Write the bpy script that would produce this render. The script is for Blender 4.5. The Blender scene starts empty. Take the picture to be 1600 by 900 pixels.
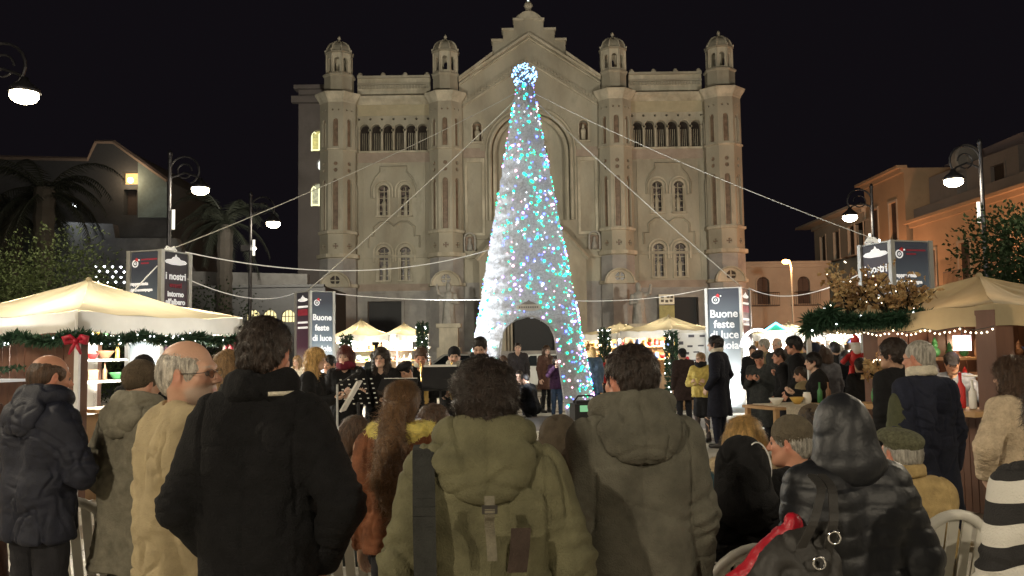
import bpy, bmesh, math, random
import numpy as np
from math import sin, cos, pi, radians, sqrt, atan2, tan, atan
from mathutils import Vector, Matrix, Euler, geometry
random.seed(7)
scene = bpy.context.scene
C = scene.collection

# ------------------------------------------------------------------ camera
F = 1350.0; CZ = 1.62; TH = atan(96 / F); RHO = radians(0.8)
cam_d = bpy.data.cameras.new('camera'); cam = bpy.data.objects.new('camera', cam_d); C.objects.link(cam)
cam_d.sensor_width = 36; cam_d.lens = F / 1600 * 36; cam_d.clip_start = 0.05; cam_d.clip_end = 3000
cam.matrix_world = Matrix.Translation((0, 0, CZ)) @ Matrix.Rotation(pi / 2 + TH, 4, 'X') @ Matrix.Rotation(-RHO, 4, 'Z')
scene.camera = cam

def P(px, py, Y):
    a = px - 800; b = 450 - py
    a0 = a * cos(RHO) + b * sin(RHO); b0 = -a * sin(RHO) + b * cos(RHO)
    dy = F * cos(TH) - b0 * sin(TH); dz = F * sin(TH) + b0 * cos(TH)
    return Vector((Y * a0 / dy, Y, CZ + Y * dz / dy))
def X(px, Y, py=545): return P(px, py, Y).x
def Zp(px, py, Y): return P(px, py, Y).z

# ------------------------------------------------------------------ world and exposure
world = bpy.data.worlds.new('World'); scene.world = world; world.use_nodes = True
wn = world.node_tree; bgn = wn.nodes['Background']
sky = wn.nodes.new('ShaderNodeTexSky'); sky.sky_type = 'NISHITA'; sky.sun_disc = False
sky.sun_elevation = radians(-4); sky.sun_rotation = radians(160)
mixw = wn.nodes.new('ShaderNodeMix'); mixw.data_type = 'RGBA'; mixw.inputs[0].default_value = 0.93
wn.links.new(sky.outputs[0], mixw.inputs[6]); mixw.inputs[7].default_value = (0.052, 0.042, 0.058, 1)
wn.links.new(mixw.outputs[2], bgn.inputs[0]); bgn.inputs[1].default_value = 0.085
vs = scene.view_settings; vs.view_transform = 'Standard'; vs.look = 'None'; vs.gamma = 1; vs.exposure = 0.28
cy = scene.cycles
cy.use_denoising = True; cy.max_bounces = 6; cy.diffuse_bounces = 3; cy.glossy_bounces = 2; cy.transmission_bounces = 3
cy.transparent_max_bounces = 6; cy.sample_clamp_indirect = 3.0; cy.use_light_tree = True; cy.caustics_reflective = False; cy.caustics_refractive = False

# ------------------------------------------------------------------ tags
def tag(o, label=None, cat=None, group=None, kind=None):
    if label: o['label'] = label
    if cat: o['category'] = cat
    if group: o['group'] = group
    if kind: o['kind'] = kind
    return o
def empty(name, loc=(0, 0, 0), rz=0, label=None, cat=None, group=None, kind=None, parent=None):
    o = bpy.data.objects.new(name, None); C.objects.link(o); o.location = loc; o.rotation_euler = (0, 0, rz)
    o.empty_display_size = 0.1
    if parent: o.parent = parent
    return tag(o, label, cat, group, kind)
def copy_tree(o, parent=None):
    c = o.copy(); C.objects.link(c)
    if parent: c.parent = parent
    for ch in list(o.children): copy_tree(ch, c)
    return c
def lamp(kind, loc, energy, color=(1, .85, .65), size=.1, rot=None, parent=None, spot=None, blend=.5, target=None):
    d = bpy.data.lights.new('light', kind); d.energy = energy; d.color = color
    if kind == 'AREA': d.size = size
    else: d.shadow_soft_size = size
    if kind == 'SPOT' and spot: d.spot_size = radians(spot); d.spot_blend = blend
    o = bpy.data.objects.new('light', d); C.objects.link(o); o.location = loc
    if target is not None: o.rotation_euler = (Vector(target) - Vector(loc)).to_track_quat('-Z', 'Y').to_euler()
    elif rot: o.rotation_euler = rot
    if parent: o.parent = parent
    return o

# ------------------------------------------------------------------ materials
MATS = {}
def mat(name, col, rough=.7, metal=0, var=.12, scale=6, bump=0, bscale=30, emit=None, estr=0, col2=None, mix_scale=2, trans=0, spec=.5, sheen=0, wave=None, coat=0, attr=None, stretch=None, generated=False):
    if name in MATS: return MATS[name]
    m = bpy.data.materials.new(name); m.use_nodes = True; nt = m.node_tree; N = nt.nodes; L = nt.links
    b = N['Principled BSDF']; b.inputs['Roughness'].default_value = rough; b.inputs['Metallic'].default_value = metal
    b.inputs['Specular IOR Level'].default_value = spec
    if sheen: b.inputs['Sheen Weight'].default_value = sheen
    if coat: b.inputs['Coat Weight'].default_value = coat
    tc = N.new('ShaderNodeTexCoord'); mp = N.new('ShaderNodeMapping'); L.new(tc.outputs['Object'], mp.inputs[0])
    if stretch: mp.inputs['Scale'].default_value = stretch
    nz = N.new('ShaderNodeTexNoise'); nz.inputs['Scale'].default_value = scale; nz.inputs['Detail'].default_value = 6; nz.inputs['Roughness'].default_value = .65
    L.new(mp.outputs[0], nz.inputs['Vector'])
    mr = N.new('ShaderNodeMapRange'); mr.inputs[3].default_value = 1 - var; mr.inputs[4].default_value = 1 + var
    mr.inputs[1].default_value = .3; mr.inputs[2].default_value = .7
    L.new(nz.outputs[0], mr.inputs[0])
    mul = N.new('ShaderNodeVectorMath'); mul.operation = 'SCALE'
    if attr:
        at = N.new('ShaderNodeAttribute'); at.attribute_name = attr; L.new(at.outputs['Color'], mul.inputs[0])
    elif col2:
        n2 = N.new('ShaderNodeTexNoise'); n2.inputs['Scale'].default_value = mix_scale; n2.inputs['Detail'].default_value = 5
        L.new(mp.outputs[0], n2.inputs['Vector'])
        r2 = N.new('ShaderNodeMapRange'); r2.inputs[1].default_value = .42; r2.inputs[2].default_value = .58; L.new(n2.outputs[0], r2.inputs[0])
        mx = N.new('ShaderNodeMix'); mx.data_type = 'RGBA'; L.new(r2.outputs[0], mx.inputs[0])
        mx.inputs[6].default_value = (*col, 1); mx.inputs[7].default_value = (*col2, 1); L.new(mx.outputs[2], mul.inputs[0])
    else: mul.inputs[0].default_value = col
    L.new(mr.outputs[0], mul.inputs['Scale']); L.new(mul.outputs[0], b.inputs['Base Color'])
    if bump:
        bn = N.new('ShaderNodeTexNoise'); bn.inputs['Scale'].default_value = bscale; bn.inputs['Detail'].default_value = 4; L.new(mp.outputs[0], bn.inputs['Vector'])
        bp = N.new('ShaderNodeBump'); bp.inputs['Strength'].default_value = bump; bp.inputs['Distance'].default_value = .01
        h = bn.outputs[0]
        if wave:
            wv = N.new('ShaderNodeTexWave'); wv.inputs['Scale'].default_value = wave[0]; wv.bands_direction = wave[1]; wv.inputs['Distortion'].default_value = wave[2]
            L.new(mp.outputs[0], wv.inputs['Vector'])
            ad = N.new('ShaderNodeMath'); ad.operation = 'ADD'; L.new(bn.outputs[0], ad.inputs[0]); L.new(wv.outputs[0], ad.inputs[1]); h = ad.outputs[0]
        L.new(h, bp.inputs['Height']); L.new(bp.outputs[0], b.inputs['Normal'])
    if emit: b.inputs['Emission Color'].default_value = (*emit, 1); b.inputs['Emission Strength'].default_value = estr
    if trans:
        tr = N.new('ShaderNodeBsdfTranslucent'); L.new(mul.outputs[0], tr.inputs[0]); ms = N.new('ShaderNodeMixShader'); ms.inputs[0].default_value = trans
        L.new(b.outputs[0], ms.inputs[1]); L.new(tr.outputs[0], ms.inputs[2]); L.new(ms.outputs[0], N['Material Output'].inputs[0])
    MATS[name] = m; return m
def glow(name, col, s): return mat(name, (0.02, 0.02, 0.02), emit=col, estr=s)

# ------------------------------------------------------------------ mesh builder
class MB:
    def __init__(s, M=None): s.v = []; s.f = []; s.m = []; s.M = M or Matrix()
    def add(s, vs, fs, mi=0):
        n = len(s.v); M = s.M
        s.v += [tuple(M @ Vector(v)) for v in vs]; s.f += [tuple(i + n for i in f) for f in fs]; s.m += [mi] * len(fs); return s
    def box(s, x0, x1, y0, y1, z0, z1, mi=0):
        return s.add([(x0,y0,z0),(x1,y0,z0),(x1,y1,z0),(x0,y1,z0),(x0,y0,z1),(x1,y0,z1),(x1,y1,z1),(x0,y1,z1)],
                     [(0,3,2,1),(4,5,6,7),(0,1,5,4),(1,2,6,5),(2,3,7,6),(3,0,4,7)], mi)
    def cbox(s, c, d, R=None, mi=0):
        R = R or Matrix.Identity(3); c = Vector(c); vs = []
        for z in (-1, 1):
            for x, y in ((-1,-1),(1,-1),(1,1),(-1,1)): vs.append(c + R @ Vector((x*d[0]/2, y*d[1]/2, z*d[2]/2)))
        return s.add(vs, [(0,3,2,1),(4,5,6,7),(0,1,5,4),(1,2,6,5),(2,3,7,6),(3,0,4,7)], mi)
    def beam(s, a, b, w, t, mi=0):
        a = Vector(a); b = Vector(b); d = b - a; q = d.to_track_quat('Z', 'Y').to_matrix()
        return s.cbox((a + b) / 2, (w, t, d.length), q, mi)
    def poly(s, outer, holes, y0, y1, mi=0, back=True):
        """outer/holes: lists of (x,z); front face at y0, back at y1."""
        loops = [[Vector((x, z, 0)) for x, z in outer]] + [[Vector((x, z, 0)) for x, z in h] for h in holes]
        tris = geometry.tessellate_polygon(loops); pts = [p for l in loops for p in l]; n = len(pts)
        vs = [(p.x, y0, p.y) for p in pts] + [(p.x, y1, p.y) for p in pts]
        fs = [tuple(t) for t in tris]
        if back: fs += [tuple(i + n for i in reversed(t)) for t in tris]
        k = 0
        for l in loops:
            m = len(l)
            for i in range(m):
                j = (i + 1) % m; fs.append((k + i, k + j, k + j + n, k + i + n))
            k += m
        return s.add(vs, fs, mi)
    def tube(s, pts, r, n=8, mi=0, caps=True, phase=0):
        pts = [Vector(p) for p in pts]; rs = r if isinstance(r, (list, tuple)) else [r] * len(pts); vs = []; fs = []
        up = Vector((0, 0, 1)); prev = None
        for i, p in enumerate(pts):
            t = (pts[min(i+1, len(pts)-1)] - pts[max(i-1, 0)]).normalized()
            if prev is None:
                a = t.cross(up)
                if a.length < .05: a = t.cross(Vector((0, 1, 0)))
                a.normalize()
            else: a = (prev - t * prev.dot(t)).normalized()
            prev = a; b = t.cross(a)
            for k in range(n):
                th = 2*pi*k/n + phase; vs.append(p + (a*cos(th) + b*sin(th)) * rs[i])
        for i in range(len(pts)-1):
            for k in range(n):
                k2 = (k+1) % n; fs.append((i*n+k, i*n+k2, (i+1)*n+k2, (i+1)*n+k))
        if caps: fs.append(tuple(reversed(range(n)))); fs.append(tuple((len(pts)-1)*n+k for k in range(n)))
        return s.add(vs, fs, mi)
    def lathe(s, c, prof, n=16, mi=0, phase=0, a0=0, a1=2*pi):
        vs = []; fs = []; full = abs(a1 - a0 - 2*pi) < 1e-6; cols = n if full else n + 1
        for r, z in prof:
            for k in range(cols):
                th = a0 + (a1-a0)*k/n + phase; vs.append((c[0]+r*cos(th), c[1]+r*sin(th), c[2]+z))
        for i in range(len(prof)-1):
            for k in range(n):
                k2 = (k+1) % cols; fs.append((i*cols+k, i*cols+k2, (i+1)*cols+k2, (i+1)*cols+k))
        if full: fs.append(tuple(reversed(range(n)))); fs.append(tuple((len(prof)-1)*cols+k for k in range(n)))
        return s.add(vs, fs, mi)
    def ball(s, c, r, n=10, m=6, mi=0, sc=(1, 1, 1)):
        vs = [(c[0], c[1], c[2]-r*sc[2])]
        for i in range(1, m):
            ph = -pi/2 + pi*i/m
            for k in range(n): vs.append((c[0]+r*cos(ph)*cos(2*pi*k/n)*sc[0], c[1]+r*cos(ph)*sin(2*pi*k/n)*sc[1], c[2]+r*sin(ph)*sc[2]))
        vs.append((c[0], c[1], c[2]+r*sc[2])); fs = []
        for k in range(n): fs.append((0, 1+(k+1) % n, 1+k))
        for i in range(m-2):
            for k in range(n): a = 1+i*n+k; b = 1+i*n+(k+1) % n; fs.append((a, b, b+n, a+n))
        l = len(vs)-1
        for k in range(n): fs.append((l, 1+(m-2)*n+k, 1+(m-2)*n+(k+1) % n))
        return s.add(vs, fs, mi)
    def octa(s, c, r, mi=0):
        x, y, z = c
        return s.add([(x+r,y,z),(x-r,y,z),(x,y+r,z),(x,y-r,z),(x,y,z+r),(x,y,z-r)], [(0,2,4),(2,1,4),(1,3,4),(3,0,4),(2,0,5),(1,2,5),(3,1,5),(0,3,5)], mi)
    def mesh(s, name, mats, smooth=False, recalc=True):
        me = bpy.data.meshes.new(name); me.from_pydata(s.v, [], s.f)
        for m in (mats if isinstance(mats, (list, tuple)) else [mats]): me.materials.append(m)
        me.polygons.foreach_set('material_index', s.m)
        if recalc:
            bm = bmesh.new(); bm.from_mesh(me); bmesh.ops.recalc_face_normals(bm, faces=bm.faces); bm.to_mesh(me); bm.free()
        if smooth: me.polygons.foreach_set('use_smooth', [True] * len(me.polygons))
        me.update(); return me
    def build(s, name, mats, parent=None, smooth=False, loc=None, recalc=True):
        o = bpy.data.objects.new(name, s.mesh(name, mats, smooth, recalc)); C.objects.link(o)
        if parent: o.parent = parent
        if loc is not None: o.location = loc
        return o
def obj(name, me, parent=None, loc=None, rz=0):
    o = bpy.data.objects.new(name, me); C.objects.link(o)
    if parent: o.parent = parent
    if loc is not None: o.location = loc
    if rz: o.rotation_euler = (0, 0, rz)
    return o
def arch(cx, z0, z1, hw, n=8):
    """Round-headed outline."""
    zc = z1 - hw; return [(cx-hw, z0), (cx+hw, z0)] + [(cx+hw*cos(pi*i/n), zc+hw*sin(pi*i/n)) for i in range(n+1)]
def rect(x0, x1, z0, z1): return [(x0, z0), (x1, z0), (x1, z1), (x0, z1)]
def circ(cx, cz, r, n=16): return [(cx+r*cos(2*pi*i/n), cz+r*sin(2*pi*i/n)) for i in range(n)]
def arch_ring(mb, cx, z0, z1, hw, t, y0, y1, mi=0, n=10):
    """frame band round an arch, open at the foot: one solid polygon."""
    zc = z1 - hw; R = hw + t
    o = [(cx+R*cos(pi*i/n), zc+R*sin(pi*i/n)) for i in range(n+1)]; i_ = [(cx+hw*cos(pi*i/n), zc+hw*sin(pi*i/n)) for i in range(n+1)]
    pl = [(cx+R, z0)] + o + [(cx-R, z0), (cx-hw, z0)] + list(reversed(i_)) + [(cx+hw, z0)]
    mb.poly(pl, [], y0, y1, mi)
def text(body, size, m, parent, loc, rot, ext=.003, align='CENTER', name='lettering', bold=0):
    cu = bpy.data.curves.new(name, 'FONT'); cu.body = body; cu.size = size; cu.align_x = align; cu.extrude = ext; cu.offset = bold; cu.resolution_u = 3
    t = bpy.data.objects.new(name, cu); C.objects.link(t); dg = bpy.context.evaluated_depsgraph_get()
    me = bpy.data.meshes.new_from_object(t.evaluated_get(dg)); bpy.data.objects.remove(t)
    o = bpy.data.objects.new(name, me); C.objects.link(o); me.materials.clear(); me.materials.append(m)
    o.parent = parent; o.location = loc; o.rotation_euler = rot; return o

# ------------------------------------------------------------------ numpy noise, distance fields and surface nets
_rs = np.random.RandomState(3); _perm = _rs.permutation(512).astype(np.int64) % 256; _perm = np.concatenate([_perm, _perm])
_g = _rs.normal(size=(256, 3)); _g /= np.linalg.norm(_g, axis=1)[:, None]
def noise3(p):
    p = np.asarray(p, float); i = np.floor(p).astype(np.int64); f = p - i; u = f*f*f*(f*(f*6-15)+10); r = 0
    i &= 255
    for dx in (0, 1):
        for dy in (0, 1):
            for dz in (0, 1):
                h = _perm[_perm[_perm[(i[:, 0]+dx) & 255] + ((i[:, 1]+dy) & 255)] + ((i[:, 2]+dz) & 255)]
                d = (_g[h] * (f - (dx, dy, dz))).sum(1)
                w = (u[:, 0] if dx else 1-u[:, 0]) * (u[:, 1] if dy else 1-u[:, 1]) * (u[:, 2] if dz else 1-u[:, 2])
                r = r + w*d
    return r
def surfnets(Fd, o, h):
    S = Fd < 0; nx, ny, nz = Fd.shape
    cs = np.zeros((nx-1, ny-1, nz-1), np.int8)
    offs = [(a, b, c) for a in (0, 1) for b in (0, 1) for c in (0, 1)]
    for a, b, c in offs: cs += S[a:nx-1+a, b:ny-1+b, c:nz-1+c]
    act = (cs > 0) & (cs < 8); idx = np.argwhere(act)
    if len(idx) == 0: return np.zeros((0, 3)), np.zeros((0, 4), int)
    vals = np.stack([Fd[idx[:, 0]+a, idx[:, 1]+b, idx[:, 2]+c] for a, b, c in offs], 1)
    E = [(i, j) for i in range(8) for j in range(i+1, 8) if sum(abs(np.array(offs[i])-offs[j])) == 1]
    acc = np.zeros((len(idx), 3)); cnt = np.zeros(len(idx)); O = np.array(offs, float)
    for i, j in E:
        a = vals[:, i]; b = vals[:, j]; m = (a < 0) != (b < 0)
        t = np.where(m, a/np.where(m, a-b, 1), 0)[:, None]; acc += np.where(m[:, None], O[i]*(1-t)+O[j]*t, 0); cnt += m
    V = (idx + acc/cnt[:, None])*h + o
    vid = -np.ones(act.shape, np.int64); vid[act] = np.arange(len(idx)); Q = []
    for ax in range(3):
        A = S; sl0 = [slice(None)]*3; sl1 = [slice(None)]*3; sl0[ax] = slice(0, -1); sl1[ax] = slice(1, None)
        ch = A[tuple(sl0)] != A[tuple(sl1)]; e = np.argwhere(ch); b_, c_ = (ax+1) % 3, (ax+2) % 3
        e = e[(e[:, b_] > 0) & (e[:, c_] > 0) & (e[:, b_] < Fd.shape[b_]-1) & (e[:, c_] < Fd.shape[c_]-1)]
        if len(e) == 0: continue
        ins = S[e[:, 0], e[:, 1], e[:, 2]]; q = []
        for db, dc in ((-1, -1), (0, -1), (0, 0), (-1, 0)):
            k = e.copy(); k[:, b_] += db; k[:, c_] += dc; q.append(vid[k[:, 0], k[:, 1], k[:, 2]])
        q = np.stack(q, 1); q[~ins] = q[~ins][:, ::-1]; Q.append(q)
    return V, np.concatenate(Q)
def _R(rot): return np.array(Euler(rot).to_matrix()) if rot is not None else None
class SDF:
    """A field of blended solids, sampled on a grid and skinned."""
    def __init__(s): s.p = []
    def cone(s, a, b, ra, rb=None, k=.03, op='+'): s.p.append(('c', np.array(a, float), np.array(b, float), ra, rb if rb is not None else ra, k, op)); return s
    def ell(s, c, r, rot=None, k=.03, op='+'): s.p.append(('e', np.array(c, float), np.array(r, float), _R(rot), None, k, op)); return s
    def box(s, c, r, rd=.01, rot=None, k=.02, op='+'): s.p.append(('b', np.array(c, float), np.array(r, float), _R(rot), rd, k, op)); return s
    def dist(s, pr, Q):
        t = pr[0]
        if t == 'c':
            _, a, b, ra, rb, k, op = pr; ba = b-a; l = max(ba@ba, 1e-9); h = np.clip(((Q-a)@ba)/l, 0, 1)
            return np.linalg.norm(Q-a-h[..., None]*ba, axis=-1) - (ra+(rb-ra)*h)
        _, c, r, R, rd, k, op = pr; q = Q-c
        if R is not None: q = q@R
        if t == 'e':
            k0 = np.linalg.norm(q/r, axis=-1); k1 = np.linalg.norm(q/(r*r), axis=-1)+1e-9; return k0*(k0-1)/k1
        d = np.abs(q)-(r-rd); return np.linalg.norm(np.maximum(d, 0), axis=-1)+np.minimum(d.max(-1), 0)-rd
    def bbox(s, pr):
        if pr[0] == 'c': return np.minimum(pr[1]-pr[3], pr[2]-pr[4]), np.maximum(pr[1]+pr[3], pr[2]+pr[4])
        r = pr[2].max() if pr[3] is not None else pr[2]; return pr[1]-r, pr[1]+r
    def mesh(s, h, clip=None, fn=None):
        lo = np.min([s.bbox(p)[0] for p in s.p if p[6] == '+'], 0)-.03-2*h; hi = np.max([s.bbox(p)[1] for p in s.p if p[6] == '+'], 0)+.03+2*h
        if clip: lo = np.maximum(lo, clip[0]); hi = np.minimum(hi, clip[1])
        n = np.ceil((hi-lo)/h).astype(int)+1; Fd = np.full(n, .5, np.float32)
        ax = [lo[i]+np.arange(n[i])*h for i in range(3)]
        for p in s.p:
            b0, b1 = s.bbox(p); mg = p[5]*1.2+3*h+.01
            i0 = np.clip(np.floor((b0-mg-lo)/h).astype(int), 0, n); i1 = np.clip(np.ceil((b1+mg-lo)/h).astype(int)+1, 0, n)
            if (i1 <= i0).any(): continue
            G = np.stack(np.meshgrid(*[ax[i][i0[i]:i1[i]] for i in range(3)], indexing='ij'), -1)
            d = s.dist(p, G); sl = tuple(slice(i0[i], i1[i]) for i in range(3)); cur = Fd[sl]; k = max(p[5], 1e-4)
            if p[6] == '+':
                w = np.maximum(k-np.abs(cur-d), 0)/k; Fd[sl] = np.minimum(cur, d)-w*w*k*.25
            else:
                d = -d; w = np.maximum(k-np.abs(cur-d), 0)/k; Fd[sl] = np.maximum(cur, d)+w*w*k*.25
        if fn is not None:
            G = np.stack(np.meshgrid(*ax, indexing='ij'), -1); Fd = fn(G, Fd)
        return surfnets(Fd, lo, h)
def vnormals(V, Q):
    a = V[Q[:, 0]]; b = V[Q[:, 1]]; c = V[Q[:, 2]]; d = V[Q[:, 3]]; n = np.cross(c-a, d-b); N = np.zeros_like(V)
    for i in range(4): np.add.at(N, Q[:, i], n)
    return N/(np.linalg.norm(N, axis=1)[:, None]+1e-12)
def npmesh(name, V, Q, mats, smooth=True, cols=None):
    me = bpy.data.meshes.new(name); V = np.asarray(V, np.float32); Q = np.asarray(Q, np.int32); w = Q.shape[1]
    me.vertices.add(len(V)); me.vertices.foreach_set('co', V.ravel()); me.loops.add(Q.size); me.loops.foreach_set('vertex_index', Q.ravel())
    me.polygons.add(len(Q)); me.polygons.foreach_set('loop_start', np.arange(0, Q.size, w, dtype=np.int32))
    me.polygons.foreach_set('use_smooth', np.full(len(Q), smooth))
    for m in (mats if isinstance(mats, (list, tuple)) else [mats]): me.materials.append(m)
    if cols is not None:
        ca = me.color_attributes.new('Col', 'FLOAT_COLOR', 'POINT'); c4 = np.ones((len(V), 4), np.float32); c4[:, :3] = cols; ca.data.foreach_set('color', c4.ravel())
    me.update(calc_edges=True); return me
# ------------------------------------------------------------------ shared materials
STONE = mat('pale_stone', (.45, .42, .335), .85, var=.26, scale=1.1, bump=.5, bscale=7, col2=(.34, .31, .24), mix_scale=.55, stretch=(1, 1, .45))
STONE_L = mat('light_stone', (.53, .49, .39), .85, var=.24, scale=1.6, bump=.4, bscale=8, col2=(.42, .38, .29), mix_scale=.9, stretch=(1, 1, .5))
STONE_G = mat('grey_base_stone', (.38, .365, .34), .8, var=.2, scale=.9, bump=.4, bscale=6, col2=(.30, .29, .28), mix_scale=.5)
PINK = mat('pinkish_stone_band', (.36, .295, .24), .8, var=.15, scale=1.5, bump=.2, bscale=9)
OCHRE = mat('ochre_stone_band', (.44, .39, .27), .85, var=.14, scale=1.2, bump=.2, bscale=9)
MARBLE = mat('brown_marble_inlay', (.21, .145, .10), .45, var=.4, scale=3)
DARKW = mat('dark_window', (.035, .028, .024), .25, var=.5, scale=5)
GLASSC = mat('leaded_window_glass', (.035, .028, .026), .3, var=.9, scale=7, col2=(.16, .12, .11), mix_scale=5)
DOORM = mat('dark_portal_wood', (.012, .012, .014), .6)
PLASTER = mat('white_marble', (.34, .33, .30), .6, var=.15, scale=4)

S = 60 / F
def zc(py): return Zp(831, py, 60)
def cathedral():
    root = empty('cathedral', (X(831, 60, 300) - .05, 60, 0), 0, 'pale stone cathedral with four domed turrets and a stepped central gable', 'cathedral')
    def uw(mb, pl): return [(u*S, zc(y)) for u, y in pl]
    ZB = .3
    # ---- nave body behind
    b = MB(); b.box(-324*S, 324*S, 1.6, 26, 0, zc(150)); b.build('nave', STONE, root)
    b = MB()
    for sx in (-1, 1): b.add([(sx*100*S, 1.3, zc(128)), (0, 1.3, zc(62)), (0, 26, zc(62)), (sx*100*S, 26, zc(128))], [(0, 1, 2, 3)])
    b.build('roof', STONE, root)
    def A(mx, u, y0, y1, hw, n=8): return arch(mx*u*S, zc(y0), zc(y1), hw*S, n)
    # ---- wings
    for sx in (-1, 1):
        def mirror(u0, u1): return (min(sx*u0, sx*u1)*S, max(sx*u0, sx*u1)*S)
        holes = []; wins = []
        for i in range(6):
            u = 171 + 18.3*i; holes.append(A(sx, u, 232, 191, 7.6)); wins.append(('arcade', u, 232, 191, 7.6))
        for i in range(7): holes.append(circ(sx*(162 + 18.3*i)*S, zc(183), 2.0*S, 8))
        for u in (199, 233):
            holes.append(A(sx, u, 334, 286, 8.2)); wins.append(('upper', u, 334, 286, 8.2))
            holes.append(A(sx, u, 435, 383, 9)); wins.append(('lower', u, 435, 383, 9))
        x0, x1 = mirror(150, 282)
        b = MB(); b.poly(rect(x0, x1, zc(441), zc(150)), holes, 0, .55, back=False); w = b.build('wall', STONE, root)
        dx0, dx1 = mirror(205, 258)
        b = MB(); b.poly([(x0, 0), (dx0, 0), (dx0, zc(468)), (dx1, zc(468)), (dx1, 0), (x1, 0), (x1, zc(441)), (x0, zc(441))], [], -.1, .7); bw = b.build('base_wall', STONE_G, root)
        b = MB(); b.box(dx0, dx1, .5, .56, 0, zc(468)); b.build('door', DOORM, bw)
        b = MB(); b.poly([(dx0-.2, 0), (dx0, 0), (dx0, zc(468)), (dx1, zc(468)), (dx1, 0), (dx1+.2, 0), (dx1+.2, zc(464)), (dx0-.2, zc(464))], [], -.22, -.1); b.build('door_frame', STONE_G, bw)
        b = MB(); b.box(x0, x1, .5, .54, zc(441), zc(186)); b.box(x0, x1, .3, .54, zc(186), zc(180)); b.build('recess', DARKW, w)
        for kind, u, y0, y1, hw in wins:
            wb = MB(); arch_ring(wb, sx*u*S, zc(y0), zc(y1), hw*S, (1.2 if kind == 'arcade' else 2.6)*S, -.09, 0)
            if kind != 'arcade':
                wb.box((sx*u-12)*S, (sx*u+12)*S, -.22, .0, zc(y0+2.5), zc(y0)); arch_ring(wb, sx*u*S, zc(y0-28), zc(y1-5), (hw+5)*S, 2.6*S, -.16, 0)
            win = wb.build('window', STONE_L, root)
            gb = MB(); gb.box((sx*u-hw)*S, (sx*u+hw)*S, .42, .46, zc(y0), zc(y1)); gb.build('pane', DARKW if kind == 'arcade' else GLASSC, win)
            tb = MB()
            if kind == 'arcade':
                for s_ in (-1, 1):
                    tb.tube([((sx*u+s_*8.6)*S, -.06, zc(y0)), ((sx*u+s_*8.6)*S, -.06, zc(201))], .055, 6); tb.cbox(((sx*u+s_*8.6)*S, -.06, zc(201)), (.2, .2, .12))
                for q in (-4.5, -1.5, 1.5, 4.5): tb.box((sx*u+q)*S-.015, (sx*u+q)*S+.015, .36, .40, zc(y0), zc(203))
            else:
                uu = sx*u*S
                tb.box(uu-.03, uu+.03, .3, .36, zc(y0), zc(y1+2)); tb.lathe((uu, .33, 0), [(.02, zc(y0)), (.16, zc(y0)+.02), (.13, zc(y0)+.5), (.18, zc(y0)+.95), (.07, zc(y0)+1.15), (.1, zc(y0)+1.25), (.09, zc(y0)+1.42), (.0, zc(y0)+1.5)], 8)
                for q in np.linspace(y0-8, y1+9, 4): tb.box(uu-hw*S, uu+hw*S, .3, .35, zc(q)-.03, zc(q)+.03)
                for s_ in (-1, 1):
                    tb.tube([(uu+s_*hw*S*.86, -.02, zc(y0)), (uu+s_*hw*S*.86, -.02, zc(y1+9))], .05, 6); tb.ball((uu+s_*hw*S*.86, -.02, zc(y1+9)), .09, 6, 4)
            tb.build('colonnette' if kind == 'arcade' else 'tracery', STONE_L, win)
        # bands and cornices
        def band(name, u0, u1, ya, yb, p, m, d=0.0):
            a, c = mirror(u0, u1); bb = MB(); bb.box(a, c, -p, d, min(zc(ya), zc(yb)), max(zc(ya), zc(yb))); return bb.build(name, m, root)
        band('ochre_band', 160, 273, 178, 160, .05, OCHRE)
        band('pink_band', 160, 273, 251, 236, .04, PINK)
        band('string_course', 158, 274, 236, 233, .16, STONE_L)
        c = MB(); a_, c_ = mirror(158, 274)
        c.add([(x, y, z) for x in (a_, c_) for y, z in ((.3, zc(161)), (-.1, zc(161)), (-.55, zc(154)), (-.6, zc(150)), (.3, zc(149)))], [(0,1,6,5),(1,2,7,6),(2,3,8,7),(3,4,9,8),(4,0,5,9),(0,4,3,2,1),(5,6,7,8,9)])
        c.build('cornice', STONE_L, root)
        pb = MB(); pb.box(a_, c_, 0, .7, zc(150), zc(116.5)); par = pb.build('parapet', STONE_L, root)
        pb = MB(); pb.box(a_, c_, -.18, .8, zc(119.5), zc(116)); pb.box(a_, c_, -.1, -.0, zc(129.5), zc(127)); pb.build('coping', STONE, par)
        pb = MB()
        for i in range(24): uu = a_+.15+(c_-a_-.3)*i/23; pb.box(uu-.07, uu+.07, -.13, -.02, zc(135.5), zc(130.5))
        pb.build('dentil_course', STONE, par)['kind'] = 'stuff'
        for u in (163, 198, 233, 270):
            k = MB(); k.box(sx*u*S-.16, sx*u*S+.16, -.15, .3, zc(116), zc(114)); k.ball((sx*u*S, .07, zc(113.2)), .17, 8, 6); k.build('knob', STONE_L, par, True)
        # stepped mouldings round the twin windows
        mb = MB()
        for pl in ([(182,306),(182,288),(188,275),(196,266),(196,258),(238,258),(238,266),(246,275),(252,288),(252,306),(246,306)],
                   [(176,384),(176,366),(184,366),(184,352),(194,344),(207,344),(216,350),(225,344),(238,344),(248,352),(248,366),(256,366),(256,384)]):
            mb.tube([(sx*u*S, -.05, zc(y)) for u, y in pl], .085, 4)
        mb.build('hood_moulding', STONE, root)
        mb = MB()
        mb.poly([(sx*u*S, zc(y)) for u, y in [(183,306),(183,289),(189,276),(197,267),(197,259),(237,259),(237,267),(245,276),(251,289),(251,306)]],
                [[(sx*q*S, z) for q, z in ((x_/(S), z_) for x_, z_ in arch(u*S, zc(304), zc(279.5), 12.8*S))] for u in (199, 233)] and [], -.03, 0)
        for u in (199, 233): pass
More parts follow.
